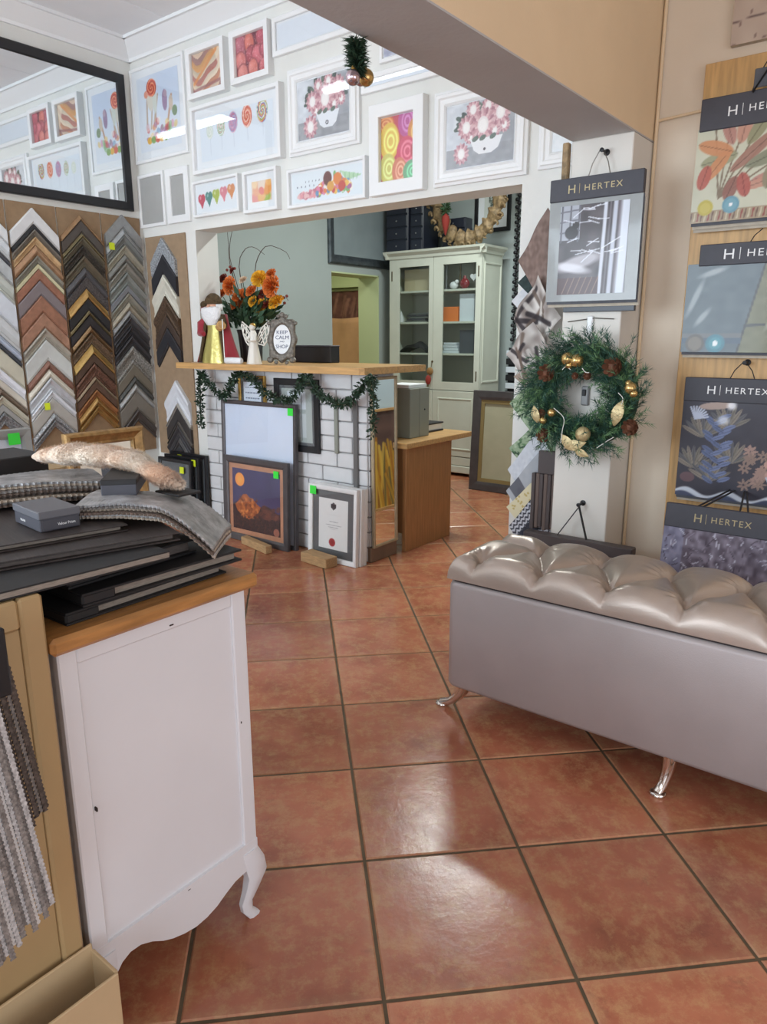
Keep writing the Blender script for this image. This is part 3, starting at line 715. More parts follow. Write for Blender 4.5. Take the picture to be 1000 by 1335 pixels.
sample_column('gold and bronze column', [(z,) + r[1:] for z, r in zip(zs, B)], zs[-1] - .055, leftwall_fn(3.02), .160, 'frame samples in the gold and bronze column')
Cc = [((153, 279), (150, 154, 156), 'metal', 'flat', 'broad dull silver'), ((154, 297), (170, 176, 180), 'metal', 'rev', 'silver'), ((155, 306), (118, 122, 120), 'flat', 'scoop', 'grey with a yellow sticker'), ((157, 319), (174, 168, 148), 'metal', 'scoop', 'champagne'), ((158, 331), (136, 136, 130), 'metal', 'bead', 'grey'),
      ((159, 342), (150, 148, 138), 'metal', 'scoop', 'lined grey'), ((160, 355), (140, 148, 144), 'metal', 'scoop', 'broad grey green'), ((162, 372), (128, 132, 140), 'flat', 'flat', 'blue grey'), ((163, 382), (156, 154, 140), 'metal', 'scoop', 'pale olive'), ((164, 394), (180, 172, 150), 'metal', 'bead', 'soft champagne'),
      ((165, 404), (160, 162, 164), 'metal', 'bead', 'light silver'), ((168, 413), (62, 62, 66), 'flat', 'scoop', 'dark charcoal'), ((170, 426), (44, 44, 48), 'flat', 'scoop', 'black lined'), ((172, 438), (52, 50, 54), 'flat', 'scoop', 'jet'), ((173, 451), (150, 150, 144), 'ornate', 'scoop', 'carved silver'),
      ((176, 475), (120, 112, 96), 'flat', 'flat', 'taupe grey'), ((178, 491), (70, 72, 70), 'flat', 'bead', 'dark'), ((178, 500), (178, 182, 182), 'metal', 'bead', 'shiny silver'), ((179, 510), (126, 120, 108), 'flat', 'flat', 'mushroom'), ((182, 534), (70, 62, 58), 'flat', 'scoop', 'dark brown')]
zs = zs_left([r[0] for r in Cc])
sample_column('silver and grey column', [(z,) + r[1:] for z, r in zip(zs, Cc)], zs[-1] - .09, leftwall_fn(3.36), .155, 'frame samples in the silver and grey column')
Z = [(2.30, (226, 230, 236), 'flat', 'flat', 'broad bright white'), (2.20, (206, 212, 218), 'flat', 'scoop', 'pale grey white'), (2.10, (70, 72, 78), 'flat', 'bead', 'thin dark'), (2.06, (196, 204, 210), 'metal', 'flat', 'silver white'), (1.94, (180, 186, 178), 'flat', 'scoop', 'pale sage'), (1.82, (214, 222, 236), 'flat', 'flat', 'broad bluish white'),
     (1.64, (196, 202, 204), 'flat', 'scoop', 'light grey'), (1.50, (178, 192, 216), 'flat', 'bead', 'pale blue'), (1.44, (60, 64, 72), 'flat', 'bead', 'thin slate'), (1.40, (206, 202, 180), 'flat', 'flat', 'ivory'), (1.25, (222, 226, 236), 'flat', 'scoop', 'clean white'), (1.17, (206, 200, 184), 'flat', 'flat', 'cream grey'),
     (1.11, (112, 92, 74), 'wood', 'bead', 'thin brown'), (1.06, (186, 182, 162), 'flat', 'scoop', 'pale olive'), (1.00, (150, 150, 148), 'flat', 'flat', 'mid grey'), (.945, (130, 132, 136), 'ornate', 'scoop', 'speckled grey')]
sample_column('plain white column', Z, .86, leftwall_fn(2.318), .165, 'frame samples in the plain white column')
def backwall_fn(xc):
    def at(z0):
        tilt = (rng.rand() - .5) * .014
        def f(a, z, o): return (xc + a, YB - .001 - o, z0 + z * 1.12 + a * tilt)
        return f
    return at
def zs_back(pts): return [onY(px, py, YB - .03)[2] for px, py in pts]
E1 = [((209, 310), (170, 176, 184), 'ornate', 'flat', 'broad patterned silver'), ((211, 332), (34, 34, 42), 'flat', 'flat', 'broad black'), ((213, 358), (206, 202, 184), 'flat', 'scoop', 'broad cream'), ((218, 386), (88, 62, 40), 'ornate', 'scoop', 'carved dark brown'), ((219, 412), (66, 48, 38), 'wood', 'flat', 'deep brown'), ((221, 428), (38, 36, 42), 'flat', 'flat', 'black')]
zs = zs_back([r[0] for r in E1])
sample_column('upper cluster on the hardboard panel', [(z,) + r[1:] for z, r in zip(zs, E1)], zs[-1] - .13, backwall_fn(-4.86), .155, 'upper frame samples on the hardboard panel', 1.12)
E2 = [((226, 496), (214, 218, 226), 'flat', 'scoop', 'broad white'), ((227, 525), (168, 164, 154), 'metal', 'bead', 'silver'), ((228, 531), (52, 48, 48), 'flat', 'flat', 'black'), ((228, 549), (92, 86, 78), 'metal', 'bead', 'thin pewter'), ((229, 554), (44, 42, 46), 'flat', 'scoop', 'dark'), ((230, 570), (60, 56, 56), 'flat', 'bead', 'charcoal'), ((231, 580), (40, 40, 44), 'flat', 'flat', 'jet black')]
zs = zs_back([r[0] for r in E2])
sample_column('lower cluster on the hardboard panel', [(z,) + r[1:] for z, r in zip(zs, E2)], zs[-1] - .07, backwall_fn(-4.80), .155, 'lower frame samples on the hardboard panel', 1.12)
# small stickers on two samples
def sticker(label, m, px, py, X, w_=.02, h_=.03):
    p = onX(px, py, X); tag(MB().cbox((X - .0008, p[1] - w_ / 2, p[2] - h_ / 2), (X + .0008, p[1] + w_ / 2, p[2] + h_ / 2), .0003).build('price_sticker', M[m]), label, 'sticker')
sticker('yellow price sticker on a grey frame sample under the mirror', 'yellow_tag', 146, 321, XL + .046, .045, .05)
sticker('yellow price sticker on a stone grey frame sample', 'yellow_tag', 62, 530, XL + .048, .04, .05)
# ================================================================== reception counter in the opening
BF = 3.512
M['brick'] = mat('white_painted_brick', S(216, 217, 219), .6, var=.06, scale=9, bump=.25, bscale=40)
M['joint'] = mat('grey_mortar', S(150, 148, 148), .8)
M['plinth'] = mat('brown_plinth', S(132, 108, 90), .6, var=.15, scale=8)
ct = thing('reception_counter', 'white painted brick reception counter below the oak worktop', 'counter', (-3.65, 3.6, 0))
MB().box((-4.45, BF + .012, 0), (-2.865, 3.78, 1.222)).build('core', M['joint'], ct)
MB().cbox((-2.93, BF + .004, 0), (-2.845, 3.80, .10), .004).build('plinth', M['plinth'], ct)
bh, bl = .1015, .265
pool = {}
for r in range(12):
    z0 = r * bh; x = -4.45 - (bl / 2 if r % 2 else 0)
    while x < -2.875:
        a, b = max(x, -4.45), min(x + bl, -2.865)
        if b - a > .03:
            w_ = round(b - a - .008, 3)
            if w_ not in pool:
                pool[w_] = MB().cbox((-w_ / 2, -.012, .004), (w_ / 2, .008, bh - .004), .005)
                o = pool[w_].build('brick', M['brick'], ct, local=True); pool[w_] = o
            else:
                o = pool[w_].copy(); COL.objects.link(o); o.parent = ct
            o.location = Vector(((a + b) / 2 + 3.65, BF + .010 - 3.6 + rng.rand() * .003, z0))
        x += bl
for r in range(12):
    z0 = r * bh + (.02 if r == 0 else 0)
    MB().cbox((-2.87, BF + .012, z0 + .004), (-2.858, 3.775, r * bh + bh - .004), .004).build('brick', M['brick'], ct)
# worktop
top = MB().prism([(-4.56, 3.355), (-2.80, 3.355), (-2.775, 3.38), (-2.775, 4.02), (-4.47, 4.02), (-4.47, 3.546), (-4.56, 3.546)], lambda a, b, d: (a, b, d), 1.222, 1.263)
tag(top.build('worktop', M['oak_x']), 'long oak worktop on the white brick counter', 'worktop')
ZT = 1.263

# --- desk behind the counter
dk = thing('desk', 'wood veneer desk behind the counter with an overhanging top', 'desk', (-3.4, 4.15, 0))
MB().cbox((-2.85, 3.86, 0), (-2.815, 4.42, .722), .003).build('end_panel', M['desk'], dk)
MB().cbox((-4.0, 3.86, 0), (-3.96, 4.42, .722), .003).build('end_panel', M['desk'], dk)
MB().cbox((-3.96, 3.88, .12), (-2.85, 3.90, .722), .003).build('modesty_panel', M['desk'], dk)
MB().cbox((-4.05, 3.81, .722), (-2.775, 4.63, .760), .004).build('desk_top', M['oak_x'], dk)

M['file_grey'] = mat('grey_green_board', S(140, 144, 134), .55)
M['paper'] = mat('white_paper', S(232, 234, 236), .7)
bx = thing('box_file', 'grey green upright storage box with a white paper stack on top', 'box', (-3.08, 4.12, .760))
p = MB().cbox((-3.13, 4.02, .760), (-2.90, 4.13, 1.10), .004).build('box_body', M['file_grey'], bx)
MB().cbox((-3.13, 4.134, .760), (-2.90, 4.25, 1.10), .004).build('box_body', M['file_grey'], bx)
MB().sph((-2.898, 4.19, .95), .006, 8, 6).build('knob', M['black'], bx, smooth=True)
MB().cbox((-3.13, 4.03, 1.10), (-2.92, 4.24, 1.125), .003).build('paper_stack', M['paper'], bx)
bk = thing('boxed_book', 'black and white boxed book lying on the desk', 'book', (-3.1, 4.45, .760))
MB().cbox((-3.25, 4.36, .760), (-2.98, 4.56, .772), .002).build('cover', M['black'], bk)
MB().cbox((-3.245, 4.365, .772), (-2.99, 4.55, .815), .002).build('page_block', M['paper'], bk)
MB().cbox((-3.25, 4.36, .815), (-2.98, 4.56, .826), .002).build('cover', M['black'], bk)
tag(MB().cbox((-3.2, 4.31, .760), (-3.02, 4.35, .768), .002).build('notepad', M['charcoal']), 'dark slim notepad on the desk beside the boxed book', 'notepad')

# --- narrow mirror leaning on the counter end
M['champagne'] = mat('champagne_moulding', S(176, 160, 132), .4, .3, var=.1, scale=30)
t = thing('narrow_mirror', 'tall narrow champagne framed mirror against the counter end', 'mirror', (-2.843, 3.655, .10), (0, -.008, R90))
t.rotation_euler = Euler((0, -.010, R90))
MB().ring(.255, 1.10, [(0, 0), (0, .016), (.003, .02), (.015, .018), (.018, .012), (.018, 0)]).build('frame', M['champagne'], t, local=True)
MB().box((-.115, -.010, .012), (.115, -.004, 1.088)).build('mirror_glass', M['mirror'], t, local=True)

# ================================================================== pictures leaning on the brick
def lean_picture(name, label, x0, x1, h_, yb, ang, fw, dep, fm, matm=None, matw=0., canvas=None, n=90, gl=True, z=0.0, prof=None, cat='picture', rz=0.0, group=None):
    w_ = x1 - x0
    t = thing(name, label, cat, ((x0 + x1) / 2, yb, z), (-ang, 0, rz), group=group)
    P = prof or [(0, 0), (0, dep - .004), (.004, dep), (fw * .7, dep - .003), (fw, dep - .009), (fw, 0)]
    MB().ring(w_, h_, P).build('frame', M[fm], t, local=True)
    iw, ih = w_ - 2 * fw, h_ - 2 * fw; yy = -dep * .4
    MB().box((-iw / 2 - .002, yy, fw - .002), (iw / 2 + .002, -.001, h_ - fw + .002)).build('mat_board', M[matm or 'matboard'], t, local=True)
    if canvas is not None:
        pw, ph = iw - 2 * matw, ih - 2 * matw
        canvas(pw, ph, n).build('print', M['print'], t, lambda x, z_: (x - pw / 2, yy - .0015, fw + matw + z_))
    if gl: MB().box((-iw / 2 - .001, yy - .006, fw - .001), (iw / 2 + .001, yy - .0045, h_ - fw + .001)).build('glass', M['glass'], t, local=True)
    return t
def tag_on(t, m, x, z, dep, s_=.05):
    MB().cbox((x - s_ / 2, -dep - .0015, z - s_ / 2), (x + s_ / 2, -dep + .0002, z + s_ / 2), .0004).build('price_sticker', M[m], t, local=True)
M['pewter'] = mat('dark_pewter_moulding', S(92, 88, 90), .4, .4, var=.15, scale=14)
M['copper'] = mat('copper_pink_moulding', S(206, 152, 122), .4, .3, var=.1, scale=14)
M['greymat'] = mat('dark_grey_mat_board', S(94, 98, 102), .7)
M['gold'] = mat('gilt_moulding', S(196, 158, 86), .35, .8, var=.2, scale=30)
def cv_whitesheet(w_, h_, n):
    c = Cv(w_, h_, 40, (214, 226, 246)); c.noise(6, .15, (196, 210, 236), (240, 244, 252)); c.line(.05, .55, .7, .52, .015, (236, 242, 252), .7); return c
def cv_night(w_, h_, n):
    c = Cv(w_, h_, n, (66, 62, 104)); c.noise(5, .30, (48, 44, 80), (92, 90, 136))
    c.rect(0, 0, 1, .36, (44, 30, 36)); c.put(np.clip((.42 + .05 * np.sin(c.X * 11) - c.Y) * 30, 0, 1), (52, 36, 42))
    c.ell(.16, .82, .10, .10, (250, 160, 80)); c.ell(.16, .82, .05, .05, (250, 180, 90), soft=.8)
    pts = [(.05, .40), (.16, .50), (.22, .58), (.30, .60), (.36, .55), (.44, .53), (.52, .46), (.60, .42), (.56, .34), (.46, .26), (.34, .18), (.22, .22), (.10, .30)]
    c.poly(pts, (170, 92, 50)); m0 = c.a.copy()
    for k in range(90):
        x = .14 + .4 * rng.rand(); y = .22 + .32 * rng.rand(); c.ell(x, y, .03, .018, [(206, 120, 60), (126, 64, 40), (232, 150, 80), (96, 48, 36)][k % 4], rng.rand() * 3, .5)
    for k in range(40):
        x = .6 + .4 * rng.rand(); y = .26 + .18 * rng.rand(); c.ell(x, y, .05, .03, [(120, 70, 56), (90, 54, 50)][k % 2], rng.rand(), .5)
    for k in range(220): c.ell(rng.rand(), .22 * rng.rand(), .02, .012, [(36, 24, 28), (84, 52, 44), (58, 38, 38)][k % 3], rng.rand() * 3, .7)
    c.ell(.92, .06, .06, .06, (190, 120, 100), .3, .8)
    return c
def cv_cert(w_, h_, n):
    c = Cv(w_, h_, n, (236, 238, 238))
    c.poly([(.42, .90), (.60, .90), (.60, .83), (.51, .78), (.42, .83)], (40, 40, 50)); c.ell(.51, .91, .04, .03, (70, 70, 80))
    for y, a, b in ((.68, .3, .72), (.55, .38, .64), (.48, .25, .78), (.44, .34, .68), (.40, .4, .6)):
        x = a
        while x < b: c.line(x, y, x + .03, y, .012, (150, 152, 158)); x += .05
    c.ell(.47, .14, .11, .11, (170, 40, 50)); c.ell(.47, .14, .06, .06, (150, 30, 40))
    return c
def cv_letter(w_, h_, n):
    c = Cv(w_, h_, n, (226, 234, 246))
    for r in range(4):
        x = .12
        while x < .85:
            l_ = .05 + .09 * rng.rand(); c.line(x, .82 - .18 * r, min(x + l_, .9), .82 - .18 * r, .03, (80, 90, 120)); x += l_ + .05
    return c
t = lean_picture('blank_framed_sheet', 'tall pewter framed blank white sheet leaning on the brick counter', -4.185, -3.43, 1.005, 3.440, .034, .028, .030, 'pewter', 'matboard', .0, cv_whitesheet)
tag_on(t, 'green_tag', .335, .955, .030)
t = lean_picture('night_picture', 'copper framed print of an orange moon over red rocks at night', -4.115, -3.455, .615, 3.385, .035, .050, .028, 'pewter', 'copper', .035, cv_night, n=150)
tag_on(t, 'green_tag', .215, .525, .020)
def cert_frame(name, label, y, x0, x1, h_, cv, m='white_frame'):
    return lean_picture(name, label, x0, x1, h_, y, .045, .032, .030, m, 'greymat', .052, cv, n=90, group='framed certificates stacked against the brick counter')
t = cert_frame('framed_certificate', 'white framed certificate with a red seal and dark grey mat', 3.398, -3.275, -2.855, .505, cv_cert)
tag_on(t, 'green_tag', -.165, .465, .030, .055)
cert_frame('framed_certificate', 'white frame standing directly behind the red sealed certificate', 3.433, -3.255, -2.845, .505, cv_letter)
cert_frame('framed_certificate', 'rearmost white frame of the stack against the brick counter', 3.468, -3.235, -2.845, .50, cv_letter)
M['woodblock'] = mat('raw_pine_block', S(180, 146, 104), .7, var=.2, scale=8, stretch=(2, 12, 12))
def block(px0, py0, px1, py1, d, h_, label, fwd=0.0):
    a, b = onZ(px0, py0, 0), onZ(px1, py1, 0); a[1] -= fwd; b[1] -= fwd
    v = (b - a); L_ = math.hypot(v[0], v[1]); ang = math.atan2(v[1], v[0])
    tag(MB().cbox((0, 0, 0), (L_, d, h_), .004).xf(Matrix.Translation(a) @ Matrix.Rotation(ang, 4, 'Z')).build('wood_block', M['woodblock']), label, 'wood block', 'wood blocks holding the pictures')
block(317, 708, 349, 722, .052, .055, 'raw wood block propping the night scene picture', .018)
block(393, 731, 426, 742, .10, .065, 'raw wood block propping the framed certificate', .008)
# hung and leaning behind the big sheet
def brick_hung(name, label, TL, TR, BR, BL, fw, fm, mm, cv, matw, dep=.022):
    x0, x1, z0, z1 = rect_on_wall(TL, TR, BR, BL, BF - dep)
    w_, h_ = x1 - x0, z1 - z0
    t = thing(name, label, 'picture', ((x0 + x1) / 2, BF - .003, z0))
    MB().ring(w_, h_, [(0, 0), (0, dep - .003), (.003, dep), (fw - .004, dep - .003), (fw, dep - .008), (fw, 0)]).build('frame', M[fm], t, local=True)
    iw, ih = w_ - 2 * fw, h_ - 2 * fw
    MB().box((-iw / 2 - .002, -.008, fw - .002), (iw / 2 + .002, 0, h_ - fw + .002)).build('mat_board', M[mm], t, local=True)
    pw, ph = iw - 2 * matw, (ih - 2 * matw)
    cv(pw, ph, 50).build('print', M['print'], t, lambda x, z_: (x - pw / 2, -.0095, fw + matw + z_))
    MB().box((-iw / 2, -.014, fw), (iw / 2, -.0125, h_ - fw)).build('glass', M['glass'], t, local=True)
def cv_greydoc(w_, h_, n):
    c = Cv(w_, h_, n, (176, 186, 184)); c.rect(.2, .62, .8, .95, (224, 232, 240)); c.rect(.35, .1, .8, .55, (206, 214, 216)); c.line(.66, .05, .66, .9, .03, (110, 116, 116)); return c
brick_hung('gilt_framed_note', 'small gilt framed note hung behind the garland', (311, 489), (345, 490), (345, 545), (311, 546), .022, 'gold', 'greymat', cv_letter, .025)
brick_hung('black_framed_document', 'black framed grey document hung on the brick behind the garland', (357, 493), (415, 495), (415, 592), (359, 585), .045, 'black_frame', 'greymat', cv_greydoc, .02)
M['steel'] = mat('dull_grey_moulding', S(112, 112, 112), .4, .4)
for px0, px1, py0, py1, nm, lb in ((434, 440, 517, 592, 'moulding_strip', 'short pale grey moulding strip hanging on the brick counter'), (459, 466, 522, 640, 'moulding_strip', 'long dark grey moulding strip hanging on the brick counter')):
    a, b = onY(px0, py0, BF - .02), onY(px1, py1, BF - .02)
    tag(MB().cbox((a[0], BF - .018, b[2]), (b[0], BF - .001, a[2]), .004).build(nm, M['steel' if px0 > 450 else 'file_grey']), lb, 'moulding')

# ================================================================== garlands
M['pine'] = mat('dark_green_tinsel', S(42, 66, 46), .6, var=.45, scale=40)
M['pine2'] = mat('mid_green_tinsel', S(62, 92, 60), .6, var=.4, scale=40)
def smooth_path(pts, n):
    P = [np.array(p, float) for p in pts]; P = [2 * P[0] - P[1]] + P + [2 * P[-1] - P[-2]]; out = []
    seg = len(P) - 3
    for i in range(n):
        u = i / (n - 1) * seg; k = min(int(u), seg - 1); f = u - k
        a, b, c, d = P[k:k + 4]
        out.append(.5 * ((2 * b) + (c - a) * f + (2 * a - 5 * b + 4 * c - d) * f * f + (3 * b - 3 * c + d - a) * f ** 3))
    return out
def leafy(path, per, ln, wd, rad):
    b = MB()
    for p in path:
        for k in range(per):
            d = rng.randn(3); d /= np.linalg.norm(d); q = np.array(p) + d * rad * rng.rand()
            s_ = np.cross(d, rng.randn(3)); s_ /= np.linalg.norm(s_) + 1e-9
            l_ = ln * (.6 + .6 * rng.rand())
            b.add([q - s_ * wd * .3, q + d * l_ * .5 - s_ * wd, q + d * l_, q + d * l_ * .5 + s_ * wd], [(0, 1, 2, 3)])
    return b
def garland(name, label, pix, Y, per=9, ln=.035, wd=.007, rad=.018):
    pts = [onY(px, py, Y) for px, py in pix]; L_ = sum(np.linalg.norm(pts[i + 1] - pts[i]) for i in range(len(pts) - 1))
    path = smooth_path(pts, int(L_ / .010))
    t = thing(name, label, 'garland', path[0])
    MB().tube(path[::3], .005, 6).build('stem', M['pine'], t)
    lb = leafy(path, per, ln, wd, rad); lb.f = [f for f in lb.f if max(lb.v[i][2] for i in f) < 1.2215]
    o = lb.build('leaves', M['pine'], t); o['kind'] = 'stuff'
GY = 3.405
garland('tinsel_garland', 'dark green tinsel garland draped in swags under the worktop', [(262, 556), (261, 520), (262, 488), (274, 502), (292, 517), (302, 500), (312, 486), (330, 495), (350, 516), (378, 521), (392, 502), (398, 487), (412, 508), (436, 526), (458, 522), (474, 500), (484, 488), (487, 520), (486, 566)], GY)
# hanging tail with baubles on the beam
c = onX(468, 70, -1.505); t = thing('beam_garland', 'green tinsel sprig with baubles hanging from the beam', 'garland', (c[0] - .01, c[1], 2.29))
path = smooth_path([(c[0] - .012, c[1] + .0, 2.29), (c[0] - .012, c[1] + .004, 2.25), (c[0] - .012, c[1] + .006, 2.205)], 26)
MB().tube(path[::4] + [path[-1]], .004, 6).build('stem', M['pine'], t)
nb_ = leafy(path, 46, .036, .0022, .008); nb_.f = [f for f in nb_.f if max(nb_.v[i][2] for i in f) < 2.2905]
o = nb_.build('needles', M['pine'], t); o['kind'] = 'stuff'
M['bauble_gold'] = mat('gold_bauble', S(204, 172, 112), .2, .8)
M['bauble_silver'] = mat('mauve_silver_bauble', S(200, 180, 190), .12, .9)
for px, py, r, m in ((477, 101, .0245, 'bauble_gold'), (460, 101, .022, 'bauble_silver'), (470, 104, .018, 'bauble_silver')):
    q = onX(px, py, -1.515 - .02 * (px == 470)); o = MB().sph(q, r, 18, 12).build('bauble', M[m], t, smooth=True)
    MB().tube([q + np.array([0, 0, r * .9]), q + np.array([0, 0, r * 1.25]), (path[-1][0], path[-1][1], path[-1][2])], [.005, .004, .001], 8).build('hanger', M['gold'], o)

# ================================================================== things standing on the worktop
def wt(px, py, Y): p = onY(px, py, Y); return p[0]
# dark low box behind
a, b = onY(387, 456, 3.93), onY(437, 456, 3.93)
t = thing('dark_case', 'dark low case standing on the worktop behind the oval sign', 'case', ((a[0] + b[0]) / 2, 3.93, ZT))
MB().cbox((a[0], 3.88, ZT), (b[0], 3.98, ZT + .115), .006).build('body', M['black'], t)
MB().cbox((a[0], 3.879, ZT + .112), (b[0] + .002, 3.981, ZT + .122), .003).build('lid', M['charcoal'], t)
# bearded robed figurine
sx = wt(284, 440, 3.50); t = thing('robed_figurine', 'bearded winter figurine with gold gown, red cape and brown fur hat', 'figurine', (sx, 3.50, ZT))
M['gown'] = mat('gold_lame', S(206, 196, 120), .28, .55, bump=.3, bscale=60)
M['cape'] = mat('crimson_velvet', S(150, 26, 44), .7, sheen=.4)
M['fur'] = mat('olive_brown_fur', S(84, 66, 42), .9, var=.35, scale=60, bump=.8, bscale=150)
M['beard'] = mat('white_wool', S(236, 236, 238), .95, bump=.7, bscale=120)
M['skin'] = mat('painted_skin', S(222, 168, 140), .5)
rp = lambda q, z: 1 + .07 * math.sin(9 * q) * max(0, 1 - z / .30)
MB().lathe([(.001, 0), (.096, 0), (.092, .03), (.072, .12), (.054, .2), (.05, .27), (.03, .31), (.001, .315)], (sx, 3.49, ZT), 36, ripple=rp).build('gown', M['gown'], t, smooth=True)
def cape_fn(u, v):
    q = math.radians(-40 + 260 * u); z = .30 * (1 - v); r = .058 + .075 * v ** 1.3 + .006 * math.sin(q * 7) * v
    return (sx + r * 1.12 * math.cos(q), 3.505 + r * .8 * math.sin(q), ZT + z + .002)
cp_ = MB().grid(30, 10, cape_fn).build('cape', M['cape'], t, smooth=True); md = cp_.modifiers.new('s', 'SOLIDIFY'); md.thickness = .006
for sgn in (-1, 1):
    q0 = (sx + sgn * .055, 3.47, ZT + .27); tr = [(sx + sgn * (.05 + .02 * k), 3.462 - .006 * k, ZT + .28 - .09 * k) for k in range(4)]
    MB().tube([(x, y, max(z, ZT + .004)) for x, y, z in tr] , .011, 8).build('fur_trim', M['fur'], t, smooth=True)
MB().tube([(sx - .05, 3.49, ZT + .285), (sx - .10, 3.47, ZT + .24), (sx - .085, 3.445, ZT + .185), (sx - .05, 3.43, ZT + .18)], [.026, .034, .028, .014], 10).build('sleeve', M['cape'], t, smooth=True)
MB().tube([(sx + .05, 3.49, ZT + .285), (sx + .085, 3.46, ZT + .235), (sx + .095, 3.43, ZT + .215)], [.026, .03, .022], 10).build('sleeve', M['fur'], t, smooth=True)
MB().tube([(sx + .085, 3.43, ZT + .22), (sx + .118, 3.42, ZT + .235)], [.026, .03], 8).build('scroll', M['oak_x'], t, smooth=True)
MB().tube([(sx + .125, 3.42, ZT + .27), (sx + .128, 3.42, ZT + .003)], .0035, 6).build('staff', M['wire'], t, smooth=True)
MB().sph((sx, 3.475, ZT + .345), .042, 14, 10, (1, .95, 1.1)).build('head', M['skin'], t, smooth=True)
bd = MB().lathe([(.001, 0), (.03, .012), (.055, .05), (.065, .09), (.062, .115), (.03, .125), (.001, .126)], (sx, 3.452, ZT + .225), 24, 1.22, .55, ripple=lambda q, z: 1 + .05 * math.sin(11 * q)).build('beard', M['beard'], t, smooth=True)
MB().lathe([(.001, 0), (.030, 0), (.050, .012), (.052, .04), (.040, .055), (.001, .06)], (sx, 3.490, ZT + .318), 18, 1.05, .8).build('hair', M['beard'], t, smooth=True)
MB().sph((sx, 3.432, ZT + .352), .010, 8, 6).build('nose', M['skin'], t, smooth=True)
MB().lathe([(.001, 0), (.05, 0), (.056, .012), (.05, .03), (.038, .05), (.016, .066), (.001, .068)], (sx, 3.478, ZT + .365), 20).build('fur_hat', M['fur'], t, smooth=True)
MB().sph((sx - .10, 3.50, ZT + .33), .032, 12, 8, (1, .8, 1.2)).build('sack', M['cape'], t, smooth=True)
MB().sph((sx - .10, 3.495, ZT + .365), .024, 10, 8).build('fur_bundle', M['fur'], t, smooth=True)
t.scale = (1.28, 1.05, 1.12)
# small white roll in front
q = onY(306, 470, 3.40)
tag(MB().tube([(q[0] - .085, 3.39, ZT + .022), (q[0] - .075, 3.39, ZT + .022), (q[0] + .075, 3.39, ZT + .022), (q[0] + .085, 3.39, ZT + .022)], [.014, .022, .022, .014], 14).build('white_roll', M['paper'], smooth=True), 'small rounded white roll lying in front of the robed figurine', 'roll')
# ribbed vase with flowers
VY = 3.79; vx = wt(327, 440, VY); t = thing('flower_vase', 'ribbed dark vase of orange and yellow artificial flowers', 'vase', (vx, VY, ZT))
M['vase'] = mat('dark_ribbed_ceramic', S(52, 54, 60), .3)
MB().lathe([(.001, 0), (.072, 0), (.078, .01), (.082, .10), (.092, .20), (.10, .235), (.094, .235), (.085, .20), (.001, .19)], (vx, VY, ZT), 48, ripple=lambda q, z: 1 + .035 * math.cos(16 * q)).build('vase_body', M['vase'], t, smooth=True)
M['orange'] = mat('orange_silk_petals', S(214, 112, 44), .7, var=.25, scale=40); M['amber'] = mat('yellow_silk_petals', S(232, 172, 40), .7, var=.2, scale=40); M['rust'] = mat('rust_silk_petals', S(128, 52, 40), .7); M['cream_f'] = mat('cream_silk_petals', S(220, 196, 170), .7)
M['leaf'] = mat('green_silk_leaf', S(54, 84, 60), .6, var=.3, scale=30); M['twig'] = mat('brown_twig', S(74, 56, 48), .7)
def rose(c, r, tilt):
    b = MB(); c = np.array(c)
    for ring_, (nr, op, h) in enumerate(((9, 1.0, .18), (9, .86, .36), (8, .70, .52), (7, .54, .64), (5, .38, .74), (4, .22, .80))):
        for k in range(nr):
            a = 2 * math.pi * k / nr + ring_ * .4; wd = 2.0 / nr + .08
            def fn(u, v, a=a, op=op, h=h, wd=wd):
                q = a + (u - .5) * wd * 2; rr = r * op * (.15 + .85 * v ** .8); zz = r * (h * v * 1.0 - .45 + .12 * math.cos((u - .5) * 3)) + r * .15 * (1 - v)
                return (rr * math.cos(q), rr * math.sin(q), zz)
            b.grid(4, 4, fn)
    e = Euler(tilt).to_matrix().to_4x4()
    return b.xf(Matrix.Translation(Vector(c)) @ e)
fl = [(297, 372, .072, 'orange'), (312, 388, .078, 'orange'), (337, 362, .066, 'amber'), (351, 372, .085, 'orange'), (338, 398, .070, 'amber'), (358, 392, .068, 'amber'), (305, 396, .045, 'orange'), (318, 397, .036, 'cream_f'), (341, 383, .045, 'rust'), (316, 364, .036, 'cream_f'), (302, 352, .03, 'rust'), (288, 382, .05, 'orange'), (326, 378, .05, 'orange'), (352, 356, .045, 'orange'), (290, 362, .04, 'rust'), (328, 392, .045, 'amber'), (346, 396, .04, 'rust')]
for k, (px, py, r, m) in enumerate(fl):
    q = onY(px, py, VY - .06 + .03 * (k % 3)); tl = (-1.1 + .3 * rng.randn() * .5 + .9, 0, 0) if False else (1.0 + .25 * rng.randn(), .3 * rng.randn(), 0)
    f = rose(q, r, tl).build('flower', M[m], t, smooth=True)
    MB().tube([tuple(q), (vx + (q[0] - vx) * .4, VY, ZT + .28), (vx, VY, ZT + .2)], .003, 5).build('stem', M['leaf'], f)
lf = MB()
for k in range(420):
    a = rng.rand() * 6.28; rr = .20 * math.sqrt(rng.rand()); q = np.array([vx + rr * math.cos(a), VY + .02 + .07 * max(-1.6, min(1.6, rng.randn())), ZT + .24 + .30 * rng.rand() * (1 - .5 * rr / .2)])
    if q[0] < -4.42: continue
    d = np.array([math.cos(a), .3 * rng.randn(), .4 + .5 * rng.rand()]); d /= np.linalg.norm(d); s_ = np.cross(d, rng.randn(3)); s_ /= np.linalg.norm(s_)
    l_ = .06 + .05 * rng.rand(); w_ = .018
    lf.add([q, q + d * l_ * .4 - s_ * w_, q + d * l_, q + d * l_ * .4 + s_ * w_], [(0, 1, 2, 3)])
o = lf.build('leaves', M['leaf'], t); o['kind'] = 'stuff'
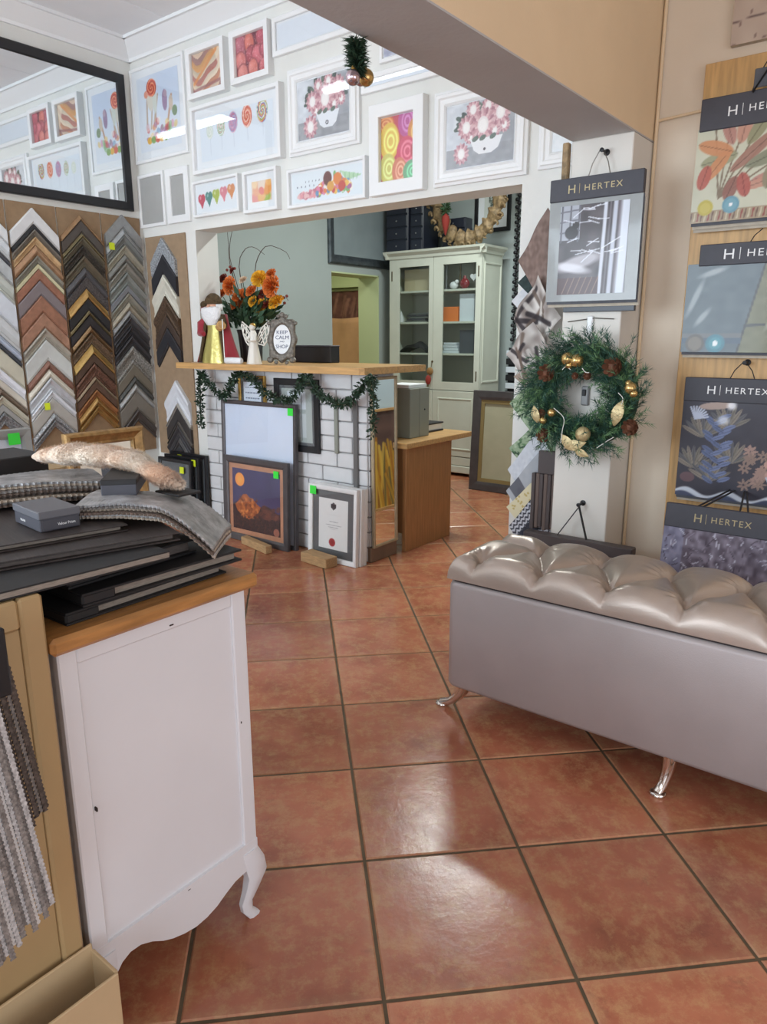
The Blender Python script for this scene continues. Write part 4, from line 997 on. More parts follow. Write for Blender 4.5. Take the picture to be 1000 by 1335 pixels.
for pts in ([(306, 360), (299, 330), (303, 300), (310, 285)], [(302, 355), (298, 320), (296, 296)], [(312, 352), (318, 327), (330, 322), (345, 332)], [(332, 356), (338, 332), (350, 320), (372, 328), (378, 338)], [(350, 380), (364, 392), (372, 388), (376, 392)]):
    P = [onY(px, py, VY + .06) for px, py in pts]; MB().tube(smooth_path([(vx, VY, ZT + .22)] + P, 12), [.004 - .0025 * i / 11 for i in range(12)], 6).build('twig', M['twig'], t)
bb = MB()
for px, py in ((370, 388), (374, 386), (371, 395), (300, 348), (296, 352), (306, 350)): bb.sph(onY(px, py, VY + .06), .011, 8, 6)
o = bb.build('berries', M['rust'], t, smooth=True); o['kind'] = 'stuff'
# angel candle holder with pierced wings
ax = wt(331, 460, 3.48); t = thing('angel_figurine', 'white angel figurine with pierced lacy wings beside the oval sign', 'figurine', (ax, 3.48, ZT))
M['bisque'] = mat('white_bisque', S(226, 222, 214), .5)
MB().lathe([(.001, 0), (.05, 0), (.046, .02), (.034, .10), (.022, .17), (.026, .20), (.016, .225), (.001, .228)], (ax, 3.48, ZT), 30, ripple=lambda q, z: 1 + .08 * math.cos(8 * q) * max(0, 1 - z / .17)).build('robe', M['bisque'], t, smooth=True)
MB().sph((ax, 3.475, ZT + .247), .022, 12, 10).build('head', M['bisque'], t, smooth=True)
MB().sph((ax, 3.48, ZT + .256), .0215, 12, 8, (1.05, 1.05, .9)).build('hair', M['gold'], t, smooth=True)
for sg in (-1, 1):
    MB().tube([(ax + sg * .022, 3.478, ZT + .20), (ax + sg * .04, 3.46, ZT + .16), (ax + sg * .01, 3.445, ZT + .155)], [.012, .011, .008], 8).build('arm', M['bisque'], t, smooth=True)
    ol = [(.012, .17), (.06, .24), (.135, .285), (.142, .262), (.128, .20), (.105, .15), (.08, .125), (.02, .135), (.012, .17)]
    wgm = MB().tube([(ax + sg * a, 3.505, ZT + b) for a, b in ol], .0045, 6)
    for (a0, b0), (a1, b1) in (((.03, .15), (.135, .27)), ((.05, .22), (.08, .13)), ((.09, .255), (.105, .16)), ((.05, .14), (.128, .21)), ((.115, .27), (.128, .21)), ((.02, .16), (.10, .25))): wgm.tube([(ax + sg * a0, 3.505, ZT + b0), (ax + sg * a1, 3.505, ZT + b1)], .004, 5)
    wgm.build('wing', M['bisque'], t, smooth=True)
# ornate oval sign
ox = wt(367, 445, 3.50); t = thing('oval_sign', 'ornate pewter easel frame reading KEEP CALM AND SHOP', 'sign', (ox, 3.50, ZT), (-.10, 0, .30))
M['pewter_orn'] = mat('antique_pewter', S(120, 114, 106), .45, .45, var=.4, scale=60, bump=.6, bscale=90)
fr = MB(); N_ = 48
def oring(k):
    q = 2 * math.pi * k / N_; o_r = 1 + .07 * math.cos(8 * q) + .12 * (abs(math.sin(2 * q)) ** 3)
    return q, o_r
vs = []
for k in range(N_):
    q, o_r = oring(k); c_, s_ = math.cos(q), math.sin(q)
    vs += [(.066 * c_, 0, .165 + .096 * s_), (.066 * c_, -.012, .165 + .096 * s_), (.080 * c_, -.022, .165 + .112 * s_), (.098 * o_r * c_, -.018, .165 + .135 * o_r * s_), (.108 * o_r * c_, -.006, .165 + .147 * o_r * s_), (.106 * o_r * c_, 0, .165 + .145 * o_r * s_)]
fr.add(vs, [(6 * k + j, 6 * k + (j + 1) % 6, 6 * ((k + 1) % N_) + (j + 1) % 6, 6 * ((k + 1) % N_) + j) for k in range(N_) for j in range(6)])
fr.build('frame', M['pewter_orn'], t, smooth=60, local=True)
for a, b, r in ((0, .325, .022), (-.03, .315, .016), (.03, .315, .016), (-.085, .03, .026), (.085, .03, .026), (-.04, .012, .016), (.04, .012, .016), (-.10, .27, .016), (.10, .27, .016)):
    MB().sph((a, -.012, max(b, r * .8)), r, 12, 8, (1, .5, .8)).build('scroll', M['pewter_orn'], t, smooth=True, local=True)
MB().prism([(.067 * math.cos(2 * math.pi * k / 32), .165 + .097 * math.sin(2 * math.pi * k / 32)) for k in range(32)], lambda a, b, d: (a, -d, b), .003, .008).build('plaque', M['paper'], t, local=True)
M['navy_ink'] = mat('navy_ink', S(52, 66, 104), .6)
pl = t.children[-1]
for s_, z, w_, h_ in (('KEEP', .212, .082, .022), ('CALM', .178, .100, .024), ('AND', .151, .034, .009), ('SHOP', .118, .092, .024)):
    text_mb(s_, w_, h_).xf(Matrix.Translation((0, -.0088, z))).build('lettering', M['navy_ink'], pl, local=True)
MB().tube([(0, -.0, .28), (0, .055, .004)], .005, 6).build('easel_leg', M['pewter_orn'], t, local=True)
M['pale_board'] = mat('pale_blue_board', S(190, 204, 210), .5)
# ================================================================== back room: glazed cabinet
M['cab_paint'] = mat('pale_sage_cream_paint', S(206, 210, 196), .45, var=.05, scale=5)
M['cab_in'] = mat('cabinet_interior', S(168, 166, 150), .6)
M['brass'] = mat('dark_brass', S(96, 82, 56), .4, .8)
M['cab_glass'] = glass_mat('cabinet_glass', (.93, .95, .94, 1))
CX0, CX1, CY0, CY1, CZ = -4.94, -3.80, 6.45, 6.86, 2.245
cb = thing('display_cabinet', 'tall pale cream cabinet with two glazed doors in the back room', 'cabinet', ((CX0 + CX1) / 2, (CY0 + CY1) / 2, 0))
B_ = lambda a, b, c=.004: MB().cbox(a, b, c)
B_((CX0, CY0 + .022, .08), (CX0 + .022, CY1, CZ)).build('side_panel', M['cab_paint'], cb)
sp_ = B_((CX1 - .022, CY0 + .022, .08), (CX1, CY1, CZ)).build('side_panel', M['cab_paint'], cb)
for z0, z1 in ((.22, .88), (.98, 2.16)):
    MB().ring(.34, z1 - z0, [(0, 0), (0, .006), (.006, .010), (.016, .010), (.022, .002), (.022, 0)]).xf(Matrix.Translation((CX1, (CY0 + CY1) / 2 + .01, z0)) @ Matrix.Rotation(R90, 4, 'Z')).build('panel_moulding', M['cab_paint'], sp_)
MB().box((CX0 + .022, CY1 - .012, .08), (CX1 - .022, CY1, CZ)).build('back_panel', M['cab_in'], cb)
B_((CX0 + .022, CY0 + .03, CZ - .03), (CX1 - .022, CY1 - .012, CZ)).build('top_panel', M['cab_in'], cb)
for z in (.90, 1.275, 1.596, 1.915):
    B_((CX0 + .022, CY0 + .035, z - .022), (CX1 - .022, CY1 - .012, z)).build('shelf', M['cab_paint'], cb)
MB().prism([(0, 0), (-.012, .0), (-.018, .03), (-.05, .055), (-.055, .075), (.0, .075)], lambda a, b, d: (d, CY0 + a, CZ - .005 + b), CX0 - .05, CX1 + .05).build('cornice', M['cab_paint'], cb)
MB().prism([(0, 0), (.012, .0), (.018, .03), (.05, .055), (.055, .075), (.0, .075)], lambda a, b, d: (CX1 + a, d, CZ - .005 + b), CY0 - .05, CY1).build('cornice', M['cab_paint'], cb)
MB().prism([(0, 0), (-.012, .0), (-.018, .03), (-.05, .055), (-.055, .075), (.0, .075)], lambda a, b, d: (CX0 + a, d, CZ - .005 + b), CY0 - .05, CY1).build('cornice', M['cab_paint'], cb)
B_((CX0, CY0, CZ + .06), (CX1, CY1, CZ + .07)).build('top_board', M['cab_paint'], cb)
B_((CX0 - .008, CY0 - .005, .035), (CX1 + .008, CY1, .11), .006).build('plinth', M['cab_paint'], cb)
for x in (CX0 + .06, CX1 - .06):
    for y in (CY0 + .05, CY1 - .05): B_((x - .04, y - .03, 0), (x + .04, y + .03, .036)).build('foot', M['cab_paint'], cb)
mx = (CX0 + CX1) / 2
for x0, x1, gx0, gx1, hx in ((CX0 + .002, mx - .002, -4.81, -4.425, CX0 + .035), (mx + .002, CX1 - .002, -4.255, -3.865, CX1 - .035)):
    d = MB()
    d.box((x0, CY0, .90), (gx0, CY0 + .02, CZ - .005)); d.box((gx1, CY0, .90), (x1, CY0 + .02, CZ - .005)); d.box((gx0, CY0, .90), (gx1, CY0 + .02, .985)); d.box((gx0, CY0, 2.155), (gx1, CY0 + .02, CZ - .005))
    o = d.build('glazed_door', M['cab_paint'], cb)
    MB().box((gx0 - .004, CY0 + .009, .98), (gx1 + .004, CY0 + .013, 2.16)).build('glass', M['cab_glass'], o)
    for z in (1.05, 2.07): B_((hx - .006, CY0 - .004, z - .05), (hx + .006, CY0 + .001, z + .05), .001).build('hinge', M['brass'], o)
    lo = B_((x0, CY0, .21), (x1, CY0 + .02, .892)).build('lower_door', M['cab_paint'], cb)
    MB().ring(x1 - x0 - .14, .54, [(0, 0), (0, .004), (.005, .008), (.012, .008), (.018, .001), (.018, 0)]).xf(Matrix.Translation(((x0 + x1) / 2, CY0, .28))).build('panel_moulding', M['cab_paint'], lo)
    B_((x0, CY0 + .003, .115), (x1, CY0 + .02, .203)).build('drawer_front', M['cab_paint'], cb)
MB().lathe([(.001, 0), (.012, .002), (.008, .012), (.001, .014)], (0, 0, 0), 12).xf(Matrix.Translation((mx, CY0, 1.19)) @ Matrix.Rotation(R90, 4, 'X')).build('keyhole_plate', M['brass'], cb, smooth=True)
# ornament hanging from the key
M['red_f'] = mat('red_felt', S(150, 52, 44), .8); M['gold_f'] = mat('old_gold_felt', S(150, 112, 64), .7, var=.3, scale=60)
t = thing('door_ornament', 'beaded bird ornament hanging from the cabinet door key', 'ornament', (mx, CY0 - .02, .86))
MB().tube([(mx, CY0 - .012, 1.19), (mx, CY0 - .018, 1.13)], .003, 6).build('cord', M['brass'], t)
MB().sph((mx - .01, CY0 - .03, 1.09), .04, 14, 10, (1, .5, 1)).build('gold_ball', M['gold_f'], t, smooth=True)
MB().sph((mx - .03, CY0 - .03, 1.00), .042, 14, 10, (.8, .5, 1.2)).build('red_bird', M['red_f'], t, smooth=True)
MB().lathe([(.006, 0), (.014, .02), (.008, .07), (.002, .09)], (mx - .035, CY0 - .03, .87), 10).build('tassel', M['brass'], t, smooth=True)

# contents of the cabinet
def shelf_z(k): return (.90, 1.275, 1.596, 1.915)[k]
SY = 6.55
def item(name, label, cat, px0, px1, pytop, k, m, d=.16, y=SY, c=.004):
    a, b = onY(px0, 400, y), onY(px1, 400, y); z0 = shelf_z(k); zt = onY((px0 + px1) / 2, pytop, y)[2]
    return tag(MB().cbox((a[0], y, z0), (b[0], y + d, zt), c).build(name, m), label, cat)
M['beige_card'] = mat('beige_card', S(196, 182, 150), .7, var=.06); M['orange_box'] = mat('orange_card', S(226, 122, 48), .6); M['white_box'] = mat('white_card', S(214, 222, 230), .6)
M['dark_card'] = mat('slate_card', S(70, 74, 82), .6); M['red_glaze'] = mat('dark_red_glaze', S(130, 24, 36), .25); M['white_glaze'] = mat('white_glaze', S(226, 228, 230), .3); M['silver'] = mat('tarnished_silver', S(150, 152, 154), .3, .8)
item('storage_box', 'large beige box on the top left cabinet shelf', 'box', 527, 559, 351, 3, M['beige_card'], .2, 6.58)
item('orange_box', 'orange carton on the cabinet shelf beside a white carton', 'box', 577, 597, 400, 2, M['orange_box'])
tb = item('white_carton', 'tall white carton on the cabinet shelf beside the orange box', 'box', 599, 618, 383, 2, M['white_box'])
tb = item('slate_box', 'dark slate gift box standing on the third cabinet shelf', 'box', 600, 619, 430, 1, M['dark_card'])
a, b = onY(577, 450, SY), onY(598, 450, SY)
for i in range(4):
    tag(MB().cbox((a[0] + .012 * (i % 2), SY, 1.275 + .028 * i), (b[0] - .01 * i, SY + .18, 1.300 + .028 * i), .003).build('book', M['white_box']), ['lowest', 'second lowest', 'second highest', 'topmost'][i] + ' white book of the pile beside the slate gift box', 'book', 'white books in the cabinet')
a, b = onY(521, 450, SY), onY(556, 450, SY)
def cloth_fn(u, v):
    x = a[0] + (b[0] - a[0]) * u; y = SY - .01 + .2 * v
    return (x, y, 1.276 + .11 * (math.sin(math.pi * u) ** .6) * (math.sin(math.pi * (.1 + .85 * v)) ** .5) * (1 + .15 * math.sin(9 * u + 4 * v)))
tag(MB().grid(20, 10, cloth_fn).build('folded_cloth', M['black'], smooth=True), 'folded black cloth on the third cabinet shelf', 'cloth')
a, b = onY(528, 420, SY), onY(556, 420, SY)
for i in range(5):
    tag(MB().cbox((a[0] + .02 * (i % 3), SY + .01 * i, 1.596 + .020 * i), (b[0] - .025 * (i % 2), SY + .17, 1.614 + .020 * i), .003).build('slim_case', [M['silver'], M['charcoal']][i % 2]), ['lowest', 'second', 'middle', 'fourth', 'topmost'][i] + ' slim case of the stack on the second cabinet shelf', 'case', 'slim cases in the cabinet')
q = onY(523, 415, SY); tag(MB().lathe([(.001, 0), (.03, 0), (.035, .03), (.02, .07), (.012, .10), (.001, .12)], (q[0], SY, 1.596), 14).build('small_bottle', M['white_glaze'], smooth=True), 'small pale bottle beside the slim cases in the cabinet', 'bottle')
def candlestick(px, h_, label, m):
    q = onY(px, 370, SY); tag(MB().lathe([(.001, 0), (.028, 0), (.028, .01), (.01, .02), (.014, .05), (.007, .08), (.013, .12), (.007, h_ * .6), (.012, h_ * .75), (.008, h_), (.001, h_)], (q[0], SY, 1.915), 14).build('candlestick', m, smooth=True), label, 'candlestick')
candlestick(582, .24, 'silver beaded candlestick on the top right cabinet shelf', M['silver'])
q = onY(592, 370, SY - .03); tag(MB().sph((q[0], SY - .03, 1.953), .04, 14, 10, (1.2, .8, .95)).sph((q[0] + .04, SY - .04, 1.985), .022, 10, 8).build('white_ornament', M['white_glaze'], smooth=True), 'rounded white china ornament on the top right cabinet shelf', 'ornament')
candlestick(600, .26, 'dark beaded candlestick behind the red heart ornament', M['brass'])
q = onY(606, 368, SY - .03); tag(MB().sph((q[0], SY - .03, 1.965), .055, 14, 10, (1, .6, .95)).lathe([(.02, 0), (.012, .03), (.001, .035)], (q[0], SY - .03, 2.01), 12).build('red_heart_ornament', M['red_glaze'], smooth=True), 'dark red glazed ornament on the top right cabinet shelf', 'ornament')
def heart_pts(r): return [(r * 16 * math.sin(q) ** 3 / 16, r * (13 * math.cos(q) - 5 * math.cos(2 * q) - 2 * math.cos(3 * q) - math.cos(4 * q)) / 16) for q in np.linspace(0, 2 * math.pi, 25)[:-1]]
q = onY(618, 361, SY); t = thing('hanging_heart', 'white heart ornament hanging on a string in the cabinet', 'ornament', (q[0], SY, q[2] - .04))
MB().prism(heart_pts(.04), lambda a, b, d: (q[0] + a, SY + d, q[2] + b), -.008, .008).build('heart', M['white_glaze'], t); MB().tube([(q[0], SY, q[2] + .02), (q[0], SY, CZ - .03)], .002, 6).build('string', M['brass'], t)
q = onY(601, 494, SY); tag(MB().lathe([(.001, 0), (.03, 0), (.035, .01), (.065, .05), (.07, .06), (.062, .055), (.001, .02)], (q[0], SY, .90), 18).build('small_bowl', M['silver'], smooth=True), 'small silver bowl on the bottom cabinet shelf', 'bowl')
q = onY(614, 492, SY); tag(MB().sph((q[0], SY, .935), .035, 12, 8, (1.6, 1, 1)).build('dark_pouch', M['charcoal'], smooth=True), 'dark pouch beside the silver bowl in the cabinet', 'pouch')
q = onY(540, 492, SY); tag(MB().lathe([(.001, 0), (.10, 0), (.13, .03), (.135, .035), (.12, .03), (.001, .012)], (q[0], SY + .06, .90), 22).build('oval_dish', M['silver'], smooth=True), 'shallow silver dish on the bottom left cabinet shelf', 'dish')

# on top of the cabinet
ZCB = CZ + .07
M['drawer_black'] = mat('glossy_black_board', S(36, 40, 52), .35)
def drawer_stack(px0, px1, y, n, hgt, label, dd=.34):
    a, b = onY(px0, 300, y), onY(px1, 300, y)
    t = thing('drawer_box', label, 'drawer unit', ((a[0] + b[0]) / 2, y + dd / 2, ZCB))
    MB().cbox((a[0], y + .012, ZCB), (b[0], y + dd, ZCB + n * hgt), .006).build('case', M['drawer_black'], t)
    for i in range(n):
        o = MB().cbox((a[0] + .008, y, ZCB + i * hgt + .006), (b[0] - .008, y + .012, ZCB + (i + 1) * hgt - .006), .006).build('drawer', M['drawer_black'], t)
        MB().sph(((a[0] + b[0]) / 2, y - .004, ZCB + (i + .5) * hgt), .009, 10, 6).build('knob', M['silver'], o, smooth=True)
drawer_stack(503, 531, 6.50, 4, .125, 'stack of black drawers with silver knobs at the cabinet end')
drawer_stack(534, 551, 6.53, 4, .120, 'black drawer stack between the knobbed drawers and gilt oval frame', .30)
drawer_stack(576, 606, 6.70, 3, .105, 'small black drawer stack behind the gilt oval frame', .15)
M['gilt_brown'] = mat('worn_gilt_carving', S(150, 126, 92), .55, .12, var=.5, scale=30, bump=.5, bscale=60)
a, b = onY(566, 300, 6.60), onY(652, 300, 6.60); ocx = (a[0] + b[0]) / 2; rx = (b[0] - a[0]) / 2; rz = .50
t = thing('carved_oval_surround', 'carved gilt oval frame standing on the cabinet top', 'picture frame', (ocx, 6.62, ZCB))
cz0 = ZCB + rz + .095
def orng(u, v):
    q = 2 * math.pi * u; s_ = 2 * math.pi * v; tr = .055 + .014 * math.sin(22 * q) + .008 * math.sin(41 * q)
    return (ocx + (rx + tr * 1.3 * math.cos(s_)) * math.sin(q), 6.62 + tr * .7 * math.sin(s_), cz0 - (rz + tr * 1.3 * math.cos(s_)) * math.cos(q))
MB().grid(140, 10, orng, closed_u=True).build('moulding', M['gilt_brown'], t, smooth=True)
for k in range(26):
    q = math.radians(-110 + 220 * (k / 25)); r_ = 1.0
    x, z = ocx + (rx + .075) * math.sin(q), cz0 - (rz + .075) * math.cos(q)
    z = max(z, ZCB + .044)
    MB().tube(smooth_path([(x - .03, 6.60, z - .015), (x, 6.575, z + .012), (x + .03 * math.cos(k), 6.59, z - .01), (x + .01, 6.585, z - .028 + .0)], 9), [.010, .016, .018, .016, .014, .012, .012, .010, .006], 7).build('carved_leaf', M['gilt_brown'], t, smooth=True)
q = onY(581, 292, 6.52); t = thing('hanging_ornament', 'red drop ornament with a green sprig hung on the gilt oval frame', 'ornament', (q[0], 6.52, 2.46))
MB().lathe([(.001, 0), (.008, .01), (.03, .08), (.042, .14), (.036, .18), (.012, .205), (.001, .21)], (q[0], 6.52, onY(581, 307, 6.52)[2]), 16).build('drop', M['red_f'], t, smooth=True)
o = leafy([(q[0], 6.52, onY(581, 278, 6.52)[2] + .02 * k) for k in range(4)], 26, .06, .008, .02).build('sprig', M['pine2'], t); o['kind'] = 'stuff'
MB().tube([(q[0], 6.52, onY(581, 284, 6.52)[2]), (q[0], 6.52, onY(581, 274, 6.52)[2]), (q[0] - .05, 6.555, onY(581, 268, 6.52)[2]), (ocx - rx, 6.60, onY(581, 266, 6.52)[2])], .004, 6).build('cord', M['brass'], t)
def cv_foliage(w_, h_, n):
    c = Cv(w_, h_, n, (214, 220, 214))
    for k in range(50): c.ell(.3 + .4 * rng.rand(), .2 + .6 * rng.rand(), .07, .03, [(90, 100, 90), (130, 140, 130), (60, 70, 64)][k % 3], rng.rand() * 3)
    return c
def plain_hung(name, label, x0, x1, z0, z1, Y, fw, dep, fm, mm, matw, cv, n=50):
    w_, h_ = x1 - x0, z1 - z0; t = thing(name, label, 'picture', ((x0 + x1) / 2, Y, z0))
    MB().ring(w_, h_, [(0, 0), (0, dep - .003), (.003, dep), (fw - .004, dep - .003), (fw, dep - .008), (fw, 0)]).build('frame', M[fm], t, local=True)
    iw, ih = w_ - 2 * fw, h_ - 2 * fw; MB().box((-iw / 2 - .002, -.008, fw - .002), (iw / 2 + .002, 0, h_ - fw + .002)).build('mat_board', M[mm], t, local=True)
    pw, ph = iw - 2 * matw, ih - 2 * matw; cv(pw, ph, n).build('print', M['print'], t, lambda x, z_: (x - pw / 2, -.0095, fw + matw + z_))
plain_hung('dark_framed_print', 'dark framed foliage print on the rear wall above the cabinet', -4.22, -3.80, 2.50, 3.02, 6.998, .04, .025, 'black_frame', 'matboard', .07, cv_foliage)
# mirror above the doorway; its grey reflection is painted as an even tone
M['dark_silver'] = mat('dark_silver_moulding', S(92, 100, 106), .35, .6, var=.3, scale=20)
t = thing('doorway_mirror', 'dark silver framed mirror with a painted grey reflection above the back room doorway', 'picture', (XL, 6.20, 2.165), (0, 0, R90))
MB().ring(1.04, .80, [(0, 0), (0, .02), (.015, .035), (.05, .03), (.08, .018), (.09, .010), (.09, 0)]).build('frame', M['dark_silver'], t, local=True)
M['grey_reflection'] = mat('painted_grey_reflection', S(140, 152, 156), .25, .0, var=.08, scale=4, coat=.3)
MB().box((-.44, -.009, .08), (.44, -.003, .72)).build('mirror_pane', M['grey_reflection'], t, local=True)
# leaning frame by the jamb
M['olive_canvas'] = mat('olive_beige_canvas', S(178, 176, 150), .8, var=.06); M['ochre'] = mat('ochre_slip', S(150, 132, 88), .5, .3)
t = lean_picture('leaning_canvas', 'dark framed olive canvas leaning in the back room', -3.585, -2.95, .95, 5.99, .05, .085, .045, 'pewter', 'olive_canvas', 0, None, gl=False)
MB().ring(.635 - .17, .95 - .17, [(0, 0), (0, .012), (.035, .010), (.035, 0)]).xf(Matrix.Translation((0, -.018, .085))).build('gilt_slip', M['ochre'], t, local=True)
tag(MB().box((-3.56, 6.06, 0), (-2.98, 6.12, .9)).build('storage_crate', M['kraft']), 'brown crate behind the leaning olive canvas', 'crate')
# striped sample rack and bead strand beside the cabinet
sb = thing('bead_strand', 'long strand of black beads hanging beside the cabinet', 'beads', (-3.70, 6.96, 1.4))
MB().tube([(-3.70, 6.985, 3.0), (-3.70, 6.96, 1.36)], .004, 6).build('cord', M['black'], sb)
bm = MB()
for k in range(44): bm.sph((-3.70 + .012 * (-1) ** k, 6.955, 2.96 - .036 * k), .022, 8, 6, (1.1, .8, .9))
o = bm.build('beads', M['black'], sb, smooth=True)
rk = thing('striped_sample_rack', 'rack of black and white corner samples beside the cabinet', 'sample rack', (-3.68, 6.95, .55))
MB().box((-3.76, 6.985, .55), (-3.60, 6.998, 1.33)).build('back_board', M['black'], rk)
for k in range(9): MB().cbox((-3.76, 6.93, .57 + .084 * k), (-3.60, 6.985, .63 + .084 * k), .004).build('sample_block', M['black' if k % 2 else 'white_box'], rk)
# painting seen in the narrow mirror, leaning on the back room side wall
def cv_goldreeds(w_, h_, n):
    c = Cv(w_, h_, n, (96, 70, 62)); c.noise(12, .35, (60, 44, 44), (150, 116, 100))
    for k in range(170):
        x = rng.rand(); c.line(x, -.02, x + .25 * (rng.rand() - .3), .25 + .5 * rng.rand(), .03, [(200, 150, 50), (170, 110, 40), (226, 186, 80), (110, 100, 60)][k % 4], .8)
    return c
t = thing('reed_painting', 'brown and gold reed painting leaning on the pale cupboard', 'painting', (-1.935, 4.80, 0), (0, 0, -R90)); t.rotation_euler = Euler((-.03, 0, -R90))
tag(MB().cbox((-1.895, 4.25, 0), (-1.1, 5.35, 1.45), .004).build('storage_cupboard', M['pale_board']), 'pale blue grey cupboard behind the reed painting', 'cupboard')
MB().ring(1.0, .86, [(0, 0), (0, .03), (.02, .03), (.02, 0)]).build('frame', M['oak'], t, local=True)
MB().box((-.48, -.012, .02), (.48, 0, .84)).build('backing', M['kraft'], t, local=True)
cv_goldreeds(.96, .82, 110).build('canvas', M['print'], t, lambda x, z: (x - .48, -.014, .02 + z))
plain_hung('pale_wall_chart', 'pale blue chart hung on the rear wall behind the desk', -2.6, -1.5, 1.1, 2.1, 6.998, .03, .02, 'white_frame', 'pale_board', .05, cv_pale)
# passage: rail, curtain, brown textile
M['peach'] = mat('peach_drape', S(196, 150, 112), .85, var=.08, scale=6); M['brown_text'] = vcol_mat('brown_textile', .85); M['white_trim'] = mat('rail_white', S(206, 206, 180), .5)
def drape(u, v):
    x = -7.35 + 1.15 * u; z = 1.74 - 1.70 * v - .05 * math.sin(math.pi * u)
    return (x, 7.80 + .035 * math.sin(18 * u + 5 * v) * (.3 + v) + .02 * math.sin(7 * u - 9 * v), z + .16 * (1 - v) * (u - .5) * 0)
dr = tag(MB().grid(60, 24, drape).build('peach_curtain', M['peach'], smooth=True), 'peach curtain draped in the passage beyond the doorway', 'curtain'); md = dr.modifiers.new('s', 'SOLIDIFY'); md.thickness = .008
def cv_brown(w_, h_, n):
    c = Cv(w_, h_, n, (104, 66, 58)); c.noise(10, .4, (70, 44, 42), (150, 100, 84))
    for k in range(30): x = rng.rand(); c.line(x, .1 + .3 * rng.rand(), x + .06, .6 + .4 * rng.rand(), .025, (150, 106, 92), .6)
    return c
t = thing('brown_textile', 'brown patterned textile hanging above the peach curtain', 'textile', (-6.8, 7.93, 1.66))
cv_brown(1.2, .40, 60).build('cloth', M['brown_text'], t, lambda x, z: (x - .6, .012 * math.sin(30 * x), z))
MB().box((-.6, .014, 0), (.6, .05, .40)).build('backing', M['kraft'], t, local=True)
MB().tube([(-.65, -.005, .416), (.65, -.005, .416)], .018, 10).build('rail', M['white_trim'], t, local=True)
struct(MB().box((-8.1, 7.80, 2.10), (-5.5, 8.0, 2.80)).build('trim_5', M['green_wall']), 'green bulkhead in the passage')
# ================================================================== fabric sample hangers
def hz(px, py, Y): return onY(px, py, Y)
def cv_room(w_, h_, n):
    c = Cv(w_, h_, n, (74, 68, 72)); c.noise(8, .5, (44, 40, 44), (130, 122, 128))
    c.rect(0, .62, .30, 1, (196, 204, 216), .75)
    for x in (.02, .15, .28): c.line(x, .60, x + .01, 1, .025, (96, 96, 104))
    for y in (.70, .82, .93): c.line(0, y, .30, y + .02, .02, (110, 110, 120))
    c.ell(.18, .70, .10, .09, (44, 42, 46)); c.ell(.24, .78, .05, .05, (40, 38, 42))
    for x, wd, col in ((.64, .05, (214, 220, 232)), (.71, .025, (110, 104, 112)), (.78, .06, (200, 206, 220)), (.85, .03, (120, 112, 120)), (.93, .13, (222, 230, 242))): c.line(x, 0, x + .03, 1, wd, col, .95)
    c.ell(.30, .36, .34, .09, (206, 204, 212), .25, .8, .5); c.ell(.22, .30, .25, .06, (226, 228, 236), -.2, .8, .6)
    for y, a_ in ((.95, .05), (.83, -.12), (.57, .2), (.50, -.1), (.45, .25)):
        for k in range(5): x = rng.rand() * .8; c.line(x, y + .03 * rng.randn(), x + .16, y + a_ * .12 + .03 * rng.randn(), .014, (232, 236, 246), .8)  # crumple highlights painted in as pale strokes
    c.rect(0, 0, .62, .19, (84, 62, 64), .9)
    for k in range(6): c.line(.08 + .09 * k, .01, .17 + .09 * k, .19, .012, (150, 124, 110), .8)
    return c
def leafspray(c, x, y, ang, L_, n, col, w_):
    ex, ey = x + L_ * math.cos(ang), y + L_ * math.sin(ang) / c.asp
    c.line(x, y, ex, ey, .008, tuple(v * .7 for v in col))
    for k in range(n):
        f = (k + 1) / n; px, py = x + (ex - x) * f, y + (ey - y) * f
        for sg in (-1, 1):
            a = ang + sg * .6; c.ell(px + w_ * math.cos(a), py + w_ * math.sin(a) / c.asp, w_, w_ * .36, col, a)
    c.ell(ex + w_ * math.cos(ang), ey + w_ * math.sin(ang) / c.asp, w_, w_ * .36, col, ang)
def longleaf(c, x, y, ang, L_, w_, col):
    ex, ey = math.cos(ang), math.sin(ang); cx, cy = x + ex * L_ / 2, y + ey * L_ / 2 / c.asp
    c.ell(cx, cy, L_ / 2, w_, col, ang, .92); c.line(x, y, x + ex * L_, y + ey * L_ / c.asp, .008, tuple(v * .72 for v in col), .8)
